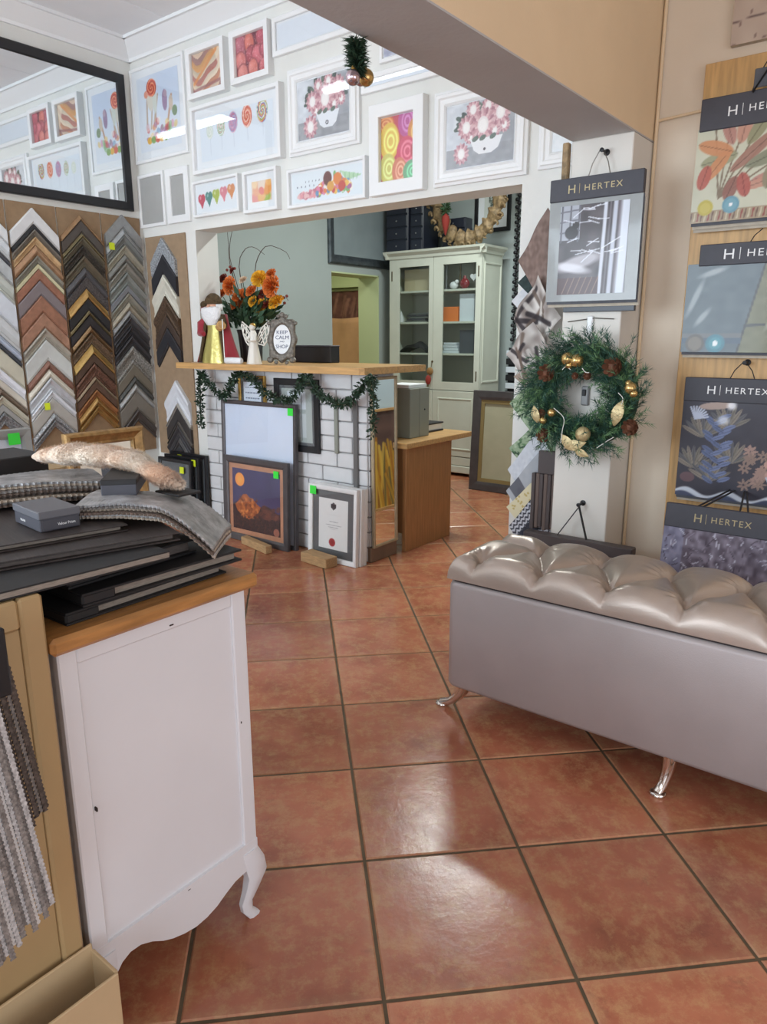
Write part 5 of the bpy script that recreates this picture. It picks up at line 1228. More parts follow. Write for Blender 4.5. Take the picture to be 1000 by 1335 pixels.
def cv_floral(w_, h_, n):
    c = Cv(w_, h_, n, (198, 198, 176)); c.noise(9, .2, (176, 180, 160), (220, 216, 198))
    for k in range(7): a_ = 1.0 + .18 * k - .4; c.line(.22, .25, .22 + .7 * math.cos(a_), .25 + .8 * math.sin(a_), .014, (128, 112, 92))
    for k, (x, y, a_, L_, w_2) in enumerate(((.30, .80, 1.9, .26, .05), (.36, .80, 1.4, .30, .06), (.42, .78, 1.0, .30, .055), (.05, .62, .2, .30, .06), (.10, .45, .9, .30, .05), (.30, .52, .7, .46, .05), (.42, .55, .35, .50, .06), (.48, .40, .15, .46, .045), (.40, .32, .25, .40, .04), (.66, .60, .6, .40, .055), (.62, .78, .5, .40, .05), (.02, .84, -.3, .30, .06), (.75, .45, .9, .36, .06), (.85, .70, .4, .3, .05))):
        longleaf(c, x, y, a_, L_, w_2, [(176, 124, 112), (190, 138, 118), (140, 138, 104), (150, 150, 118), (200, 136, 92), (156, 112, 96), (128, 130, 106)][k % 7])
    for x, y, a_, col in ((.06, .36, 1.3, (178, 92, 78)), (.28, .22, 1.2, (140, 92, 80)), (.44, .24, 1.8, (170, 84, 74)), (.60, .30, 1.4, (138, 130, 104)), (.72, .30, 1.0, (150, 122, 96)), (.86, .26, 1.6, (150, 96, 84))): longleaf(c, x, y, a_, .20, .055, col)
    c.rect(0, 0, 1, .13, (160, 142, 116)); [c.line(.03 * k, .02, .03 * k + .01, .11, .012, [(104, 78, 66), (196, 186, 158), (140, 64, 58)][k % 3]) for k in range(33)]
    c.ell(.12, .16, .065, .065, (186, 172, 74)); c.ell(.12, .16, .045, .045, (196, 182, 90)); c.ell(.33, .17, .07, .07, (104, 150, 166)); c.ell(.33, .17, .05, .05, (116, 162, 176)); c.ell(.33, .17, .014, .014, (240, 240, 240))
    return c
def cv_twotone(w_, h_, n):
    c = Cv(w_, h_, n, (76, 90, 98)); c.poly([(.58, 1), (1, 1), (1, 0), (.44, 0)], (112, 110, 74)); c.noise(14, .14, (50, 60, 68), (140, 150, 150))
    c.line(.585, 1, .44, 0, .015, (48, 48, 46)); c.rect(0, .10, .46, .16, (60, 78, 96)); c.rect(0, .17, .46, .22, (112, 106, 104), .6)
    c.ell(.11, .10, .075, .075, (80, 72, 64)); c.ell(.11, .10, .055, .055, (112, 102, 88)); c.ell(.27, .10, .075, .075, (50, 116, 132)); c.ell(.27, .10, .05, .05, (64, 138, 152)); c.ell(.27, .10, .018, .024, (236, 240, 240))
    c.line(.48, .30, .62, .31, .02, (50, 50, 50))
    for x, y, a_, L_ in ((.2, .9, .3, .10), (.08, .62, 1.2, .14), (.75, .7, .5, .12), (.72, .45, 1.0, .14), (.8, .22, .2, .12), (.15, .4, .9, .08)): c.ell(x, y, L_, .022, (206, 212, 212), a_, .55, .8)
    return c
def cv_leaves(w_, h_, n):
    c = Cv(w_, h_, n, (52, 50, 62)); c.noise(10, .2, (36, 36, 48), (78, 78, 90))
    for bx_, by_ in ((.14, .30), (.30, .18), (.48, .38), (.20, .62), (.42, .72)):
        for k in range(9): longleaf(c, bx_, by_, .5 + .27 * k, .22, .020, [(122, 116, 106), (96, 96, 100), (140, 130, 118)][k % 3])
    for k in range(26): longleaf(c, .34 + .05 * math.sin(k), .16 + .026 * k, .4 if k % 2 else 2.6, .12, .022, [(92, 106, 144), (112, 126, 166)][k % 2])
    for k in range(15):
        x, y = .60 + .18 * rng.rand(), .12 + .46 * rng.rand()
        for j in range(7): c.ell(x + .035 * math.cos(j * .9), y + .035 * math.sin(j * .9) / c.asp, .026, .011, [(140, 118, 108), (160, 132, 122)][k % 2], j * .9)
    for x, y in ((.80, .40), (.86, .46), (.82, .30), (.90, .34), (.84, .66), (.92, .60)): c.ell(x, y, .032, .032, (186, 150, 138))
    for x, y, a0 in ((.86, .16, .3), (.80, .86, -.2), (.12, .80, .2), (.90, .80, 1.6)):
        for k in range(9): c.line(x, y, x + .12 * math.cos(a0 + .22 * k), y + .12 * math.sin(a0 + .22 * k) / c.asp, .016, (184, 192, 210))
    c.put(np.clip((.07 + .035 * np.sin(c.X * 16) - c.Y) * 60, 0, 1), (206, 214, 226)); c.put(np.clip((.03 + .03 * np.sin(c.X * 16 + .5) - c.Y) * 60, 0, 1), (70, 78, 104))
    c.ell(.1, .20, .07, .05, (150, 104, 104), 0, .5); c.ell(.30, .94, .15, .035, (170, 150, 140), .1); c.ell(.44, .95, .04, .04, (240, 240, 244), 0, .9, .8); c.ell(.38, .80, .05, .04, (230, 234, 240), 0, .7, .9)  # soft near-white spots are window glints painted into the fabric
    return c
def cv_crinkle(w_, h_, n):
    c = Cv(w_, h_, n, (104, 92, 104)); c.noise(16, .5, (56, 46, 58), (160, 150, 166)); c.noise(34, .45, (52, 42, 56), (190, 186, 206)); c.rect(0, 0, .18, 1, (150, 160, 196), .4); c.ell(.75, .5, .2, .25, (130, 96, 96), 0, .4, 1.0)
    for k in range(420): a = rng.rand() * 3; x, y = rng.rand(), rng.rand(); l_ = .02 + .04 * rng.rand(); c.line(x, y, x + l_ * math.cos(a), y + l_ * math.sin(a), .009, [(214, 216, 232), (60, 50, 64), (150, 140, 158)][k % 3], .75)  # sparkle of the crinkles painted as light and dark strokes
    return c
def cv_canvas(w_, h_, n):
    c = Cv(w_, h_, n, (196, 178, 162)); c.noise(7, .3, (170, 146, 136), (220, 206, 190))
    for k in range(50): c.ell(rng.rand(), rng.rand() ** 2, .018, .012, (120, 96, 92), rng.rand() * 3, .8)
    c.line(0, .14, 1, .2, .012, (110, 92, 90)); return c

def sample_hanger(name, label, x0, x1, ztop, hh, zbot, Y, cv, ink, textx, textw, texth, border=0.0, bordm=None, layers=3, tilt=0.0, cat='fabric sample', hook=None, n=110, sheet_x0=None, sheet_x1=None, ox=0.0):
    w_ = x1 - x0; xc = (x0 + x1) / 2; H_ = ztop - zbot
    t = thing(name, label, cat, (xc, Y, zbot), (tilt, 0, 0), group='fabric sample hangers')
    sx0 = (sheet_x0 if sheet_x0 is not None else x0) - xc; sx1 = (sheet_x1 if sheet_x1 is not None else x1) - xc
    hd = MB().cbox((x0 - xc, -.012, H_ - hh), (x1 - xc, .016, H_), .003).build('header_card', M['charcoal'], t, local=True)
    m = text_mb('HERTEX', textw * .68, texth * .72, .0015, 1.25); m.xf(Matrix.Translation((textx - xc + textw * .16, -.0125, H_ - hh * .5))).build('lettering', M[ink], hd, local=True)
    m = text_mb('H', textw * .13, texth, .0015); m.xf(Matrix.Translation((textx - xc - textw * .42, -.0125, H_ - hh * .5))).build('lettering', M[ink], hd, local=True)
    MB().box((textx - xc - textw * .28, -.0135, H_ - hh * .5 - texth * .6), (textx - xc - textw * .272, -.0120, H_ - hh * .5 + texth * .6)).build('rule', M[ink], hd, local=True)
    for k in range(layers):
        # loose sheets, longer towards the back
        def fn(u, v, k=k): return (sx0 + .004 * k + (sx1 - sx0) * u, .006 * k - .002 - .004 * math.sin(3 * u + k) * (1 - v), (H_ - hh + .01) * v - .012 * k)
        if k == 0:
            pw, ph = (sx1 - sx0) - 2 * border, H_ - hh + .01 - 2 * border * .55
            c = cv(pw, ph, n)
            c.build('fabric', M['plastic_print'], t, lambda x, z: (lambda q: (q[0], q[1] - .002, q[2]))(fn((border + x) / (sx1 - sx0), (border * .55 + z) / (H_ - hh + .01))))
            if border: MB().grid(12, 12, fn).build('border_sheet', M[bordm], t, local=True)
        else:
            o = MB().grid(12, 12, fn).build('loose_sheet', M[['oatmeal', 'slate_fab', 'oatmeal'][k % 3]], t, local=True)
    for o in t.children:
        if o.name.startswith(('fabric', 'border', 'loose')): md = o.modifiers.new('s', 'SOLIDIFY'); md.thickness = .0015; md.offset = 1
    if hook:
        wr = MB()
        for sg in (-1, 1): wr.tube([(sg * .05 + ox, .0, H_ - .004), (sg * .035 + ox, .004, H_ + hook * .5), (sg * .008 + ox, .010, H_ + hook)], .0022, 6)
        wr.build('hanging_cord', M['wire' if ink == 'gold_ink' else 'black'], t, local=True)
    return t
M['oatmeal'] = mat('oatmeal_linen', S(186, 176, 160), .85, var=.1, scale=40); M['slate_fab'] = mat('slate_linen', S(90, 92, 98), .85, var=.1, scale=40)
M['silver_bord'] = mat('silver_grey_card', S(146, 150, 150), .4, var=.05, scale=20, coat=.5)
def peg(label, p, Y, m='black'):
    t = thing('wall_hook', label, 'hook', (p[0], Y, p[2]))
    MB().lathe([(.001, 0), (.014, 0), (.014, .004), (.005, .008), (.005, .05), (.009, .054), (.009, .062), (.001, .064)], (0, 0, 0), 12).xf(Matrix.Rotation(R90, 4, 'X')).build('peg', M[m], t, smooth=True, local=True)
    return t
sample_hanger('room_sample_hanger', 'sample hanger with a grey room photograph on the pillar above the wreath', -1.57, -1.145, 2.128, .095, 1.600, 3.262, cv_room, 'gold_ink', -1.36, .25, .034, border=.055, bordm='silver_bord', layers=3, hook=.10, n=120, ox=.01)
tag(MB().cbox((-1.49, 3.279, 1.553), (-1.155, 3.299, 1.72), .002).build('sample_book', M['drawer_black']), 'black sample book edge showing below the room photograph hanger', 'book')
peg('black hook holding the room photograph hanger on the pillar', onY(788, 197, PY - .03), PY)
# low hanger beside the bench
hk = onY(757, 657, PY - .03); peg('black hook low on the pillar behind the bench', hk, PY)
M['umber_card'] = mat('umber_card', S(74, 66, 66), .5)
t = thing('low_sample_book', 'dark umber sample book hung low on the pillar behind the bench', 'fabric sample', (-1.32, 3.2, .06), group='fabric sample hangers')
MB().cbox((-1.59, 3.175, .445), (-1.045, 3.235, .500), .004).build('header_card', M['umber_card'], t)
MB().cbox((-1.57, 3.19, .06), (-1.065, 3.22, .447), .004).build('fabric', M['oatmeal'], t)
for sg in (-1, 1): MB().tube([(hk[0] - .008 * sg, 3.262, hk[2] + .004), (-1.35 + .075 * sg, 3.21, .498)], .006, 6, flat=.4).build('strap', M['black'], t)
# latch on the pillar inside the wreath
M['latch'] = mat('grey_plastic', S(150, 150, 150), .4)
q = onY(763, 516, PY - .01); t = thing('wall_latch', 'grey clip fixed to the pillar inside the wreath', 'clip', (q[0], PY, q[2] - .04))
MB().cbox((q[0] - .018, PY - .018, q[2] - .045), (q[0] + .018, PY, q[2] + .045), .005).build('clip_body', M['latch'], t); MB().cbox((q[0] - .012, PY - .024, q[2] + .0), (q[0] + .006, PY - .017, q[2] + .03), .002).build('clip_lever', M['black'], t)
q = onY(769, 425, PY - .01); t = thing('wall_clip', 'white plastic clip on the pillar above the wreath', 'clip', (q[0], PY, q[2] - .04)); MB().cbox((q[0] - .014, PY - .016, q[2] - .05), (q[0] + .014, PY, q[2] + .045), .004).build('clip_body', M['white_frame'], t)
MB().tube([(q[0] - .11, PY - .006, q[2] + .02), (q[0] + .02, PY - .012, q[2] + .035), (q[0] + .11, PY - .006, q[2] + .03)], .0025, 6).build('wire', M['wire'], t)

# ---- boards and hangers on the cream wall
M['board_oak'] = mat('light_oak_board', S(206, 164, 108), .45, var=.2, scale=4, stretch=(14, 14, 1.2))
tag(MB().cbox((-1.012, 3.505, .50), (-.28, 3.548, 2.552), .003).build('oak_board', M['board_oak']), 'tall light oak board on the cream wall behind the sample hangers', 'board')
Yh = 3.45
sample_hanger('floral_hanger', 'sample hanger with red and green floral fabric on the oak board', -.995, -.52, 2.40, .125, 1.915, Yh, cv_floral, 'white_ink', -.76, .26, .036, layers=4, hook=.10, sheet_x0=-1.0)
sample_hanger('plain_weave_hanger', 'sample hanger with blue grey and olive plain fabrics on the oak board', -.945, -.46, 1.825, .088, 1.375, Yh, cv_twotone, 'white_ink', -.70, .30, .04, layers=3, hook=.05, sheet_x0=-.99)
sample_hanger('leaf_hanger', 'sample hanger with dark blue leaf patterned fabric on the oak board', -.955, -.49, 1.265, .105, .725, Yh, cv_leaves, 'white_ink', -.735, .25, .036, layers=3, hook=.066, n=130)
peg('black hook above the leaf patterned hanger', np.array([-.72, 0, 1.332]), 3.505, 'black'); peg('black hook above the floral hanger', np.array([-.755, 0, 2.515]), 3.505, 'black')
t = thing('floral_ribbon', 'dark ribbon tied at the top of the floral hanger', 'ribbon', (-.75, 3.44, 2.38))
MB().cbox((-.80, 3.432, 2.405), (-.72, 3.440, 2.475), .003).xf(Matrix.Translation((0, 0, 0))).build('ribbon_loop', M['slate_fab'], t)
MB().tube([(-.80, 3.43, 2.39), (-.76, 3.428, 2.45), (-.70, 3.43, 2.54)], .009, 6, flat=.3).build('strap', M['black'], t)
# leaning sample book with shiny crinkled fabric behind the bench
t = sample_hanger('crinkle_hanger', 'sample book of shiny crinkled mauve fabric leaning behind the bench', -.885, -.42, .765, .10, .02, 3.02, cv_crinkle, 'gold_ink', -.66, .22, .034, layers=2, tilt=-.10, n=130)
st = MB()
for a_, b_ in ((-.76, -.72), (-.74, -.70), (-.60, -.66), (-.57, -.65)): st.tube([(a_, 3.09, .76), (b_, 3.44, .775)], .004, 6)
bpy.context.view_layer.update(); inv = t.matrix_world.inverted(); st.v = [tuple(inv @ Vector(v)) for v in st.v]; st.build('hanging_cord', M['black'], t, local=True)
tag(MB().cbox((-.40, 3.02, .02), (-.12, 3.06, .70), .004).xf(Matrix.Identity(4)).build('sample_book', M['drawer_black']), 'black sample book standing beside the crinkled fabric book', 'book')
t = thing('canvas_print', 'pinkish beige canvas print hung above the oak board', 'picture', (-.70, YB, 2.605))
MB().box((-.225, -.030, 0), (.225, 0, .60)).build('stretcher', M['oatmeal'], t, local=True)
cv_canvas(.45, .60, 80).build('canvas', M['fabric_print'], t, lambda x, z: (x - .225, -.0315, z))
# conduit in the corner and along the cream wall
struct(MB().tube([(BX1 + .012, YB - .012, 0), (BX1 + .012, YB - .012, ZC)], .008, 8).build('trim_6', M['cream_wall'], smooth=True), 'thin painted conduit in the corner beside the pillar')
struct(MB().tube([(BX1 + .012, YB - .010, 2.375), (-1.013, YB - .010, 2.385)], .006, 8).build('trim_7', M['cream_wall'], smooth=True), 'thin painted conduit running to the oak board')

# ---- corner-hung fabric swatches between the opening and the pillar
def swatch(label, px, py, wpx, hpx, Y, cv, fold=.012, rot=0.0, name='fabric_swatch', m='fabric_print', n=50):
    # square swatch hung by its corner; px,py = centre
    p = onY(px, py, Y); a, b = onY(px - wpx / 2, py, Y), onY(px + wpx / 2, py, Y); c_, d_ = onY(px, py - hpx / 2, Y), onY(px, py + hpx / 2, Y)
    hx, hzv = (b[0] - a[0]) / 2, (c_[2] - d_[2]) / 2
    t = thing(name, label, 'fabric swatch', (p[0], Y, p[2] - hzv), group='corner hung fabric swatches')
    k = cv(1.0, 1.0, n)
    def fn(x, z):
        u, v = x - .5, z - .5; X_ = (u + v) * hx + 0; Z_ = (v - u) * hzv
        X_ = min(X_, BX0 - .006 - p[0])
        return (X_, -.006 - fold * (1 + math.sin(X_ * 40 + Z_ * 9 + px)), hzv + Z_)
    o = k.build('cloth', M[m], t, fn); md = o.modifiers.new('s', 'SOLIDIFY'); md.thickness = .003
    return t
def flat_cv(col, c0, c1, nn=14, al=.5):
    def f(w_, h_, n): c = Cv(w_, h_, n, col); c.noise(nn, al, c0, c1); return c
    return f
def cv_jungle(w_, h_, n):
    c = Cv(w_, h_, n, (150, 170, 140))
    for k in range(110): c.ell(rng.rand(), rng.rand(), .07, .02, [(70, 104, 72), (100, 134, 96), (176, 194, 166), (52, 80, 60)][k % 4], rng.rand() * 3)
    return c
def cv_band(w_, h_, n):
    c = Cv(w_, h_, n, (206, 212, 220)); c.noise(12, .2, (180, 186, 196), (226, 230, 236)); c.rect(.0, .10, 1, .38, (120, 122, 132)); c.noise(24, .15); c.ell(.85, .24, .06, .06, (96, 98, 108)); c.ell(.2, .24, .06, .06, (96, 98, 108)); return c
def cv_spot(w_, h_, n):
    c = Cv(w_, h_, n, (222, 214, 180))
    for k in range(50): c.ell(rng.rand(), rng.rand(), .03, .03, (196, 176, 110))
    for k in range(9): c.line(.5 + .05 * k, .02, .55 + .05 * k, .3, .028, (40, 40, 44))
    return c
def cv_zig(w_, h_, n):
    c = Cv(w_, h_, n, (200, 204, 212)); q = ((c.X * 9 + .5 * np.abs(((c.Y * 14) % 2) - 1)) % 1) < .5; c.put(q.astype(float), (58, 60, 72)); return c
def cv_drape(w_, h_, n):
    c = Cv(w_, h_, n, (206, 198, 190)); c.noise(6, .7, (104, 92, 88), (240, 238, 234))
    for k in range(10): c.line(rng.rand(), rng.rand(), rng.rand(), rng.rand(), .09, [(44, 38, 42), (110, 94, 84), (226, 222, 216)][k % 3], .85)
    return c
def cv_stripe(w_, h_, n):
    c = Cv(w_, h_, n, (90, 78, 76)); q = ((c.X + c.Y) * 12 % 1) < .4; c.put(q.astype(float), (60, 52, 52)); return c
Ys = 3.50
swatch('brown velvet swatch hung by its corner behind the room photograph hanger', 712, 338, 70, 132, Ys - .005, flat_cv((134, 112, 104), (100, 82, 76), (166, 146, 136), 18), .008)
swatch('small dark green swatch under the brown velvet one', 696, 368, 40, 42, Ys + .026, flat_cv((44, 60, 60), (34, 48, 48), (60, 78, 76)), .003)
swatch('white swatch peeping out under the dark green one', 690, 392, 44, 50, Ys + .038, flat_cv((214, 218, 222), (200, 204, 210), (230, 232, 236)), .003)
swatch('crumpled cream and charcoal swatch draped above the wreath', 702, 415, 62, 110, Ys - .035, cv_drape, .02)
swatch('crumpled white and brown swatch draped lower beside the wreath', 694, 462, 66, 84, Ys - .085, cv_drape, .02)
swatch('tan edged grey swatch tucked behind the wreath', 700, 492, 60, 50, Ys, flat_cv((170, 150, 134), (120, 104, 94), (206, 190, 176)), .008)
swatch('upper green leaf print swatch beside the wreath', 702, 528, 76, 84, Ys - .023, cv_jungle, .006)
swatch('lower green leaf print swatch below the wreath edge', 706, 588, 84, 88, Ys - .040, cv_jungle, .006)
swatch('pale grey plain swatch below the green leaf prints', 700, 616, 76, 110, Ys - .060, flat_cv((206, 212, 220), (186, 192, 202), (226, 230, 236), 20), .004)
swatch('pale swatch with a dark grey border band', 700, 645, 80, 110, Ys - .073, cv_band, .004)
swatch('cream spotted swatch with black marks near the floor', 692, 665, 62, 72, Ys - .086, cv_spot, .004)
swatch('black and white zigzag swatch near the bench', 692, 690, 56, 80, Ys - .099, cv_zig, .004)
swatch('dark slate swatch lowest of the corner hung swatches', 692, 715, 56, 76, Ys - .112, flat_cv((52, 54, 66), (40, 42, 52), (70, 72, 84)), .004)
# striped dark sample book hanging between swatches and pillar
M['brown_stripe'] = mat('brown_striped_cloth', S(104, 90, 84), .8)
t = thing('striped_sample_book', 'dark brown striped sample book hanging beside the pillar', 'fabric sample', (-1.60, 3.38, .33), group='fabric sample hangers')
a, b = onY(704, 588, 3.36), onY(728, 588, 3.36); zt = onY(716, 588, 3.36)[2]; zm = onY(716, 618, 3.36)[2]; zb = onY(706, 690, 3.36)[2]
MB().cbox((a[0], 3.345, zm), (b[0], 3.375, zt), .003).build('header_card', M['umber_card'], t)
for k in range(6): MB().cbox((a[0] - .03 + .022 * k, 3.340 + .004 * (k % 2), zb + .008 * (k % 3)), (a[0] - .03 + .022 * k + .020, 3.372, zm), .003).build('fabric_leaf', M[['umber_card', 'brown_stripe'][k % 2]], t)
# carved dark strip at the pillar corner
tag(MB().cbox((-1.535, PY - .02, 2.10), (-1.505, PY + .01, 2.285), .004).build('moulding_offcut', M['gilt_brown']), 'short carved moulding hanging at the pillar corner', 'moulding')

# ================================================================== wreath
wc = onY(759, 517, 3.20); wx, wz = wc[0] + .005, wc[2]; WY = 3.205
t = thing('christmas_wreath', 'green pine wreath with gold baubles and pine cones on the pillar', 'wreath', (wx, PY - .01, wz - .29))
WR = .195
nb = MB(); nb2 = MB()
def wp(q, r=WR, y=WY): return np.array([wx + r * math.cos(q), y, wz + r * .95 * math.sin(q)])
MB().tube([wp(2 * math.pi * k / 40, WR, 3.235) for k in range(41)], .05, 8, cap=False).build('wreath_core', M['pine'], t, smooth=True)
for k in range(720):
    q = rng.rand() * 2 * math.pi; c = wp(q, WR + .02 * rng.randn()); out = np.array([math.cos(q), 0, math.sin(q)]); tang = np.array([-math.sin(q), 0, math.cos(q)])
    s_ = rng.rand() * 2 * math.pi; rad = math.cos(s_) * out + math.sin(s_) * np.array([0, -1, 0]) * abs(1.0)
    if rad[1] > .2: rad[1] *= -1
    d = rad * .85 + tang * (.55 + .3 * rng.rand()) + .2 * rng.randn(3); d /= np.linalg.norm(d)
    L_ = (.105 if rad @ out > -.2 else .085) * (.75 + .5 * rng.rand()); base = c + rad * .02
    tgt = nb if k % 3 else nb2
    side = np.cross(d, rng.randn(3)); side /= np.linalg.norm(side); up = np.cross(d, side)
    tgt.add([base - side * .0015, base + side * .0015, base + d * L_], [(0, 1, 2)])
    for j in range(30):
        f = .12 + .88 * rng.rand(); p0 = base + d * L_ * f; a = rng.rand() * 6.28; nd = d * .75 + (side * math.cos(a) + up * math.sin(a)) * .75
        nd /= np.linalg.norm(nd); ss = np.cross(nd, rng.randn(3)); ss /= np.linalg.norm(ss); l2 = .026 + .012 * rng.rand()
        p1 = p0 + nd * l2
        if p1[1] > PY - .004: continue
        tgt.add([p0 - ss * .0018, p0 + ss * .0018, p1], [(0, 1, 2)])
M['needle'] = mat('dark_pine_needles', S(58, 96, 80), .55, var=.4, scale=9); M['needle2'] = mat('light_pine_needles', S(104, 142, 96), .55, var=.35, scale=9)
o = nb.build('needles', M['needle'], t); o['kind'] = 'stuff'
o = nb2.build('pale_needles', M['needle2'], t); o['kind'] = 'stuff'
M['cone'] = mat('brown_cone', S(112, 70, 48), .7, var=.3, scale=60); M['gold_leaf'] = mat('gilded_leaf', S(206, 186, 140), .4, .4, bump=.4, bscale=80)
def pinecone(px, py, r):
    q = onY(px, py, WY - .075); b = MB(); b.sph(q, r * .6, 10, 8)
    for i in range(7):
        zz = -1 + 2 * (i + .5) / 7; rr = math.sqrt(max(.05, 1 - zz * zz)); nn = max(4, int(9 * rr))
        for j in range(nn):
            a = 2 * math.pi * (j + .5 * (i % 2)) / nn; n_ = np.array([rr * math.cos(a), -zz * .9, rr * math.sin(a)]); tg = np.cross(n_, (0, 1, 0)); tg /= np.linalg.norm(tg) + 1e-9
            c = q + n_ * r * .55; up = np.array([0, -1, 0]) * .5 + n_ * .8
            b.add([c - tg * r * .22, c + tg * r * .22, c + up * r * .45 + tg * r * .26, c + up * r * .62, c + up * r * .45 - tg * r * .26], [(0, 1, 2, 3, 4)])
    b.build('pine_cone', M['cone'], t)
for px, py, r in ((799, 478, .042), (713, 486, .040), (822, 557, .036), (709, 567, .034), (706, 540, .024), (766, 490, .018), (750, 490, .016)): pinecone(px, py, r)
for px, py, r in ((740, 468, .030), (752, 470, .031), (742, 476, .018), (822, 506, .026), (826, 513, .018), (719, 538, .020), (708, 548, .018), (820, 500, .016)):
    MB().sph(onY(px, py, WY - .085), r, 16, 10).build('bauble', M['bauble_gold'], t, smooth=True)
MB().sph(onY(760, 566, WY - .085), .034, 16, 10).build('gift_ball', M['gold_leaf'], t, smooth=True)
for px, py, a, s_ in ((750, 580, .3, .055), (740, 576, 2.4, .05), (806, 538, 1.3, .06), (758, 590, -.4, .04), (699, 540, 1.9, .045)):
    q = onY(px, py, WY - .09); d = np.array([math.cos(a), 0, math.sin(a)]); p_ = np.array([-math.sin(a), 0, math.cos(a)])
    def lf_(u, v, q=q, d=d, p_=p_, s_=s_): w2 = math.sin(math.pi * min(1, .05 + v * .95)) * .45; return tuple(q + d * s_ * (v - .5) * 2 + p_ * s_ * w2 * (u - .5) * 2 + np.array([0, -.012 * math.sin(math.pi * v) + .01 * (u - .5) ** 2, 0]))
    o = MB().grid(5, 9, lf_).build('gilded_leaf', M['gold_leaf'], t, smooth=True)
M['ribbon_w'] = mat('white_ribbon_wire', S(226, 226, 220), .5)
for pts in ([(733, 482), (738, 478), (744, 482)], [(759, 480), (763, 485), (768, 486)], [(722, 532), (735, 545), (733, 562), (731, 578)], [(778, 584), (790, 576), (800, 570)], [(806, 512), (812, 522), (800, 545)]):
    MB().tube(smooth_path([onY(px, py, WY - .095) for px, py in pts], 14), .0018, 5).build('wire_ribbon', M['ribbon_w'], t)
# ================================================================== tufted ottoman bench
M['satin'] = mat('champagne_satin_leatherette', S(182, 168, 158), .30, .45, var=.05, scale=10, bump=.05, bscale=220)
M['satin_body'] = mat('champagne_grey_leatherette', S(176, 168, 168), .42, .25, var=.05, scale=6, bump=.08, bscale=260)
bx0, bx1, by0, by1, bz0, bz1 = -1.392, .13, 2.172, 2.62, .125, .557
bn = thing('tufted_bench', 'champagne satin storage bench with a button tufted lid and chrome feet', 'bench', ((bx0 + bx1) / 2, (by0 + by1) / 2, 0))
def rrect(x0, x1, y0, y1, r, n=5):
    P = []
    for cx, cy, a0 in ((x1 - r, y1 - r, 0), (x0 + r, y1 - r, 90), (x0 + r, y0 + r, 180), (x1 - r, y0 + r, 270)):
        for k in range(n + 1): a = math.radians(a0 + 90 * k / n); P.append((cx + r * math.cos(a), cy + r * math.sin(a)))
    return P
body = MB(); lv = []
for z, ins in ((bz0, .022), (bz0 + .006, .008), (bz0 + .02, .0), (bz1 - .02, .0), (bz1 - .004, .006), (bz1, .016)): lv.append([(x, y, z) for x, y in rrect(bx0 + ins, bx1 - ins, by0 + ins, by1 - ins, .035 - ins * .5)])
n_ = len(lv[0]); body.add([p for l in lv for p in l], [(i * n_ + k, i * n_ + (k + 1) % n_, (i + 1) * n_ + (k + 1) % n_, (i + 1) * n_ + k) for i in range(len(lv) - 1) for k in range(n_)] + [tuple(range(n_))[::-1], tuple(range((len(lv) - 1) * n_, len(lv) * n_))])
body.build('body', M['satin_body'], bn, smooth=60)
M['seam'] = mat('dark_seam', S(52, 44, 44), .7)
MB().prism(rrect(bx0 + .012, bx1 - .012, by0 + .012, by1 - .012, .03), lambda a, b, d: (a, b, d), bz1 - .002, bz1 + .012).build('lid_seam', M['seam'], bn)
sp = .245
T1 = [(-1.29 + sp * k, by0 + .085) for k in range(6)]; T2 = [(-1.1675 + sp * k, by0 + .300) for k in range(6)]
SEG = []
for i, a in enumerate(T1):
    SEG.append((a, (a[0], by0 - .05)))
    for b in T2:
        if abs(a[0] - b[0]) < sp * .6: SEG.append((a, b))
for b in T2: SEG.append((b, (b[0], by1 + .05)))
SEG.append((T2[0], (bx0 - .05, by0 + .36)))
NX, NY = 230, 84
xs = np.linspace(-1, 1, NX); ys = np.linspace(-1, 1, NY)
# concentrate samples at the rim
xs = np.sign(xs) * (1 - (1 - np.abs(xs)) ** 1.25); ys = np.sign(ys) * (1 - (1 - np.abs(ys)) ** 1.6)
XN, YN = np.meshgrid(xs, ys)
cxm, cym, hxm, hym = (bx0 + bx1) / 2, (by0 + by1) / 2, (bx1 - bx0) / 2, (by1 - by0) / 2
PXg = cxm + XN * hxm; PYg = cym + YN * hym
# rounded rim: height factor from distance to the edge
de = np.minimum(hxm - np.abs(PXg - cxm), hym - np.abs(PYg - cym))
edge = np.clip(1 - (1 - np.clip(de / .075, 0, 1)) ** 2.4, 0, 1) ** .5
dl = np.full(PXg.shape, 9.0); dt = np.full(PXg.shape, 9.0); an = np.zeros(PXg.shape)
for (ax_, ay_), (bx_, by_) in SEG:
    L2 = (bx_ - ax_) ** 2 + (by_ - ay_) ** 2; u = np.clip(((PXg - ax_) * (bx_ - ax_) + (PYg - ay_) * (by_ - ay_)) / L2, 0, 1)
    dl = np.minimum(dl, np.hypot(PXg - ax_ - u * (bx_ - ax_), PYg - ay_ - u * (by_ - ay_)))
for tx, ty in T1 + T2:
    d = np.hypot(PXg - tx, PYg - ty); m = d < dt; dt = np.where(m, d, dt); an = np.where(m, np.arctan2(PYg - ty, PXg - tx), an)
dome = 1 - np.exp(-(dl / .036) ** .95)
zz = .026 + .078 * (.42 + .58 * dome) - .034 * np.exp(-(dt / .022) ** 1.4) + .0050 * np.sin(an * 13 + 1.3) * np.exp(-(dt / .060) ** 2) * (dt > .008) + .0022 * np.sin(PXg * 60 + PYg * 25) * np.exp(-(dl / .05) ** 2)
ZZ = bz1 + .010 + zz * edge
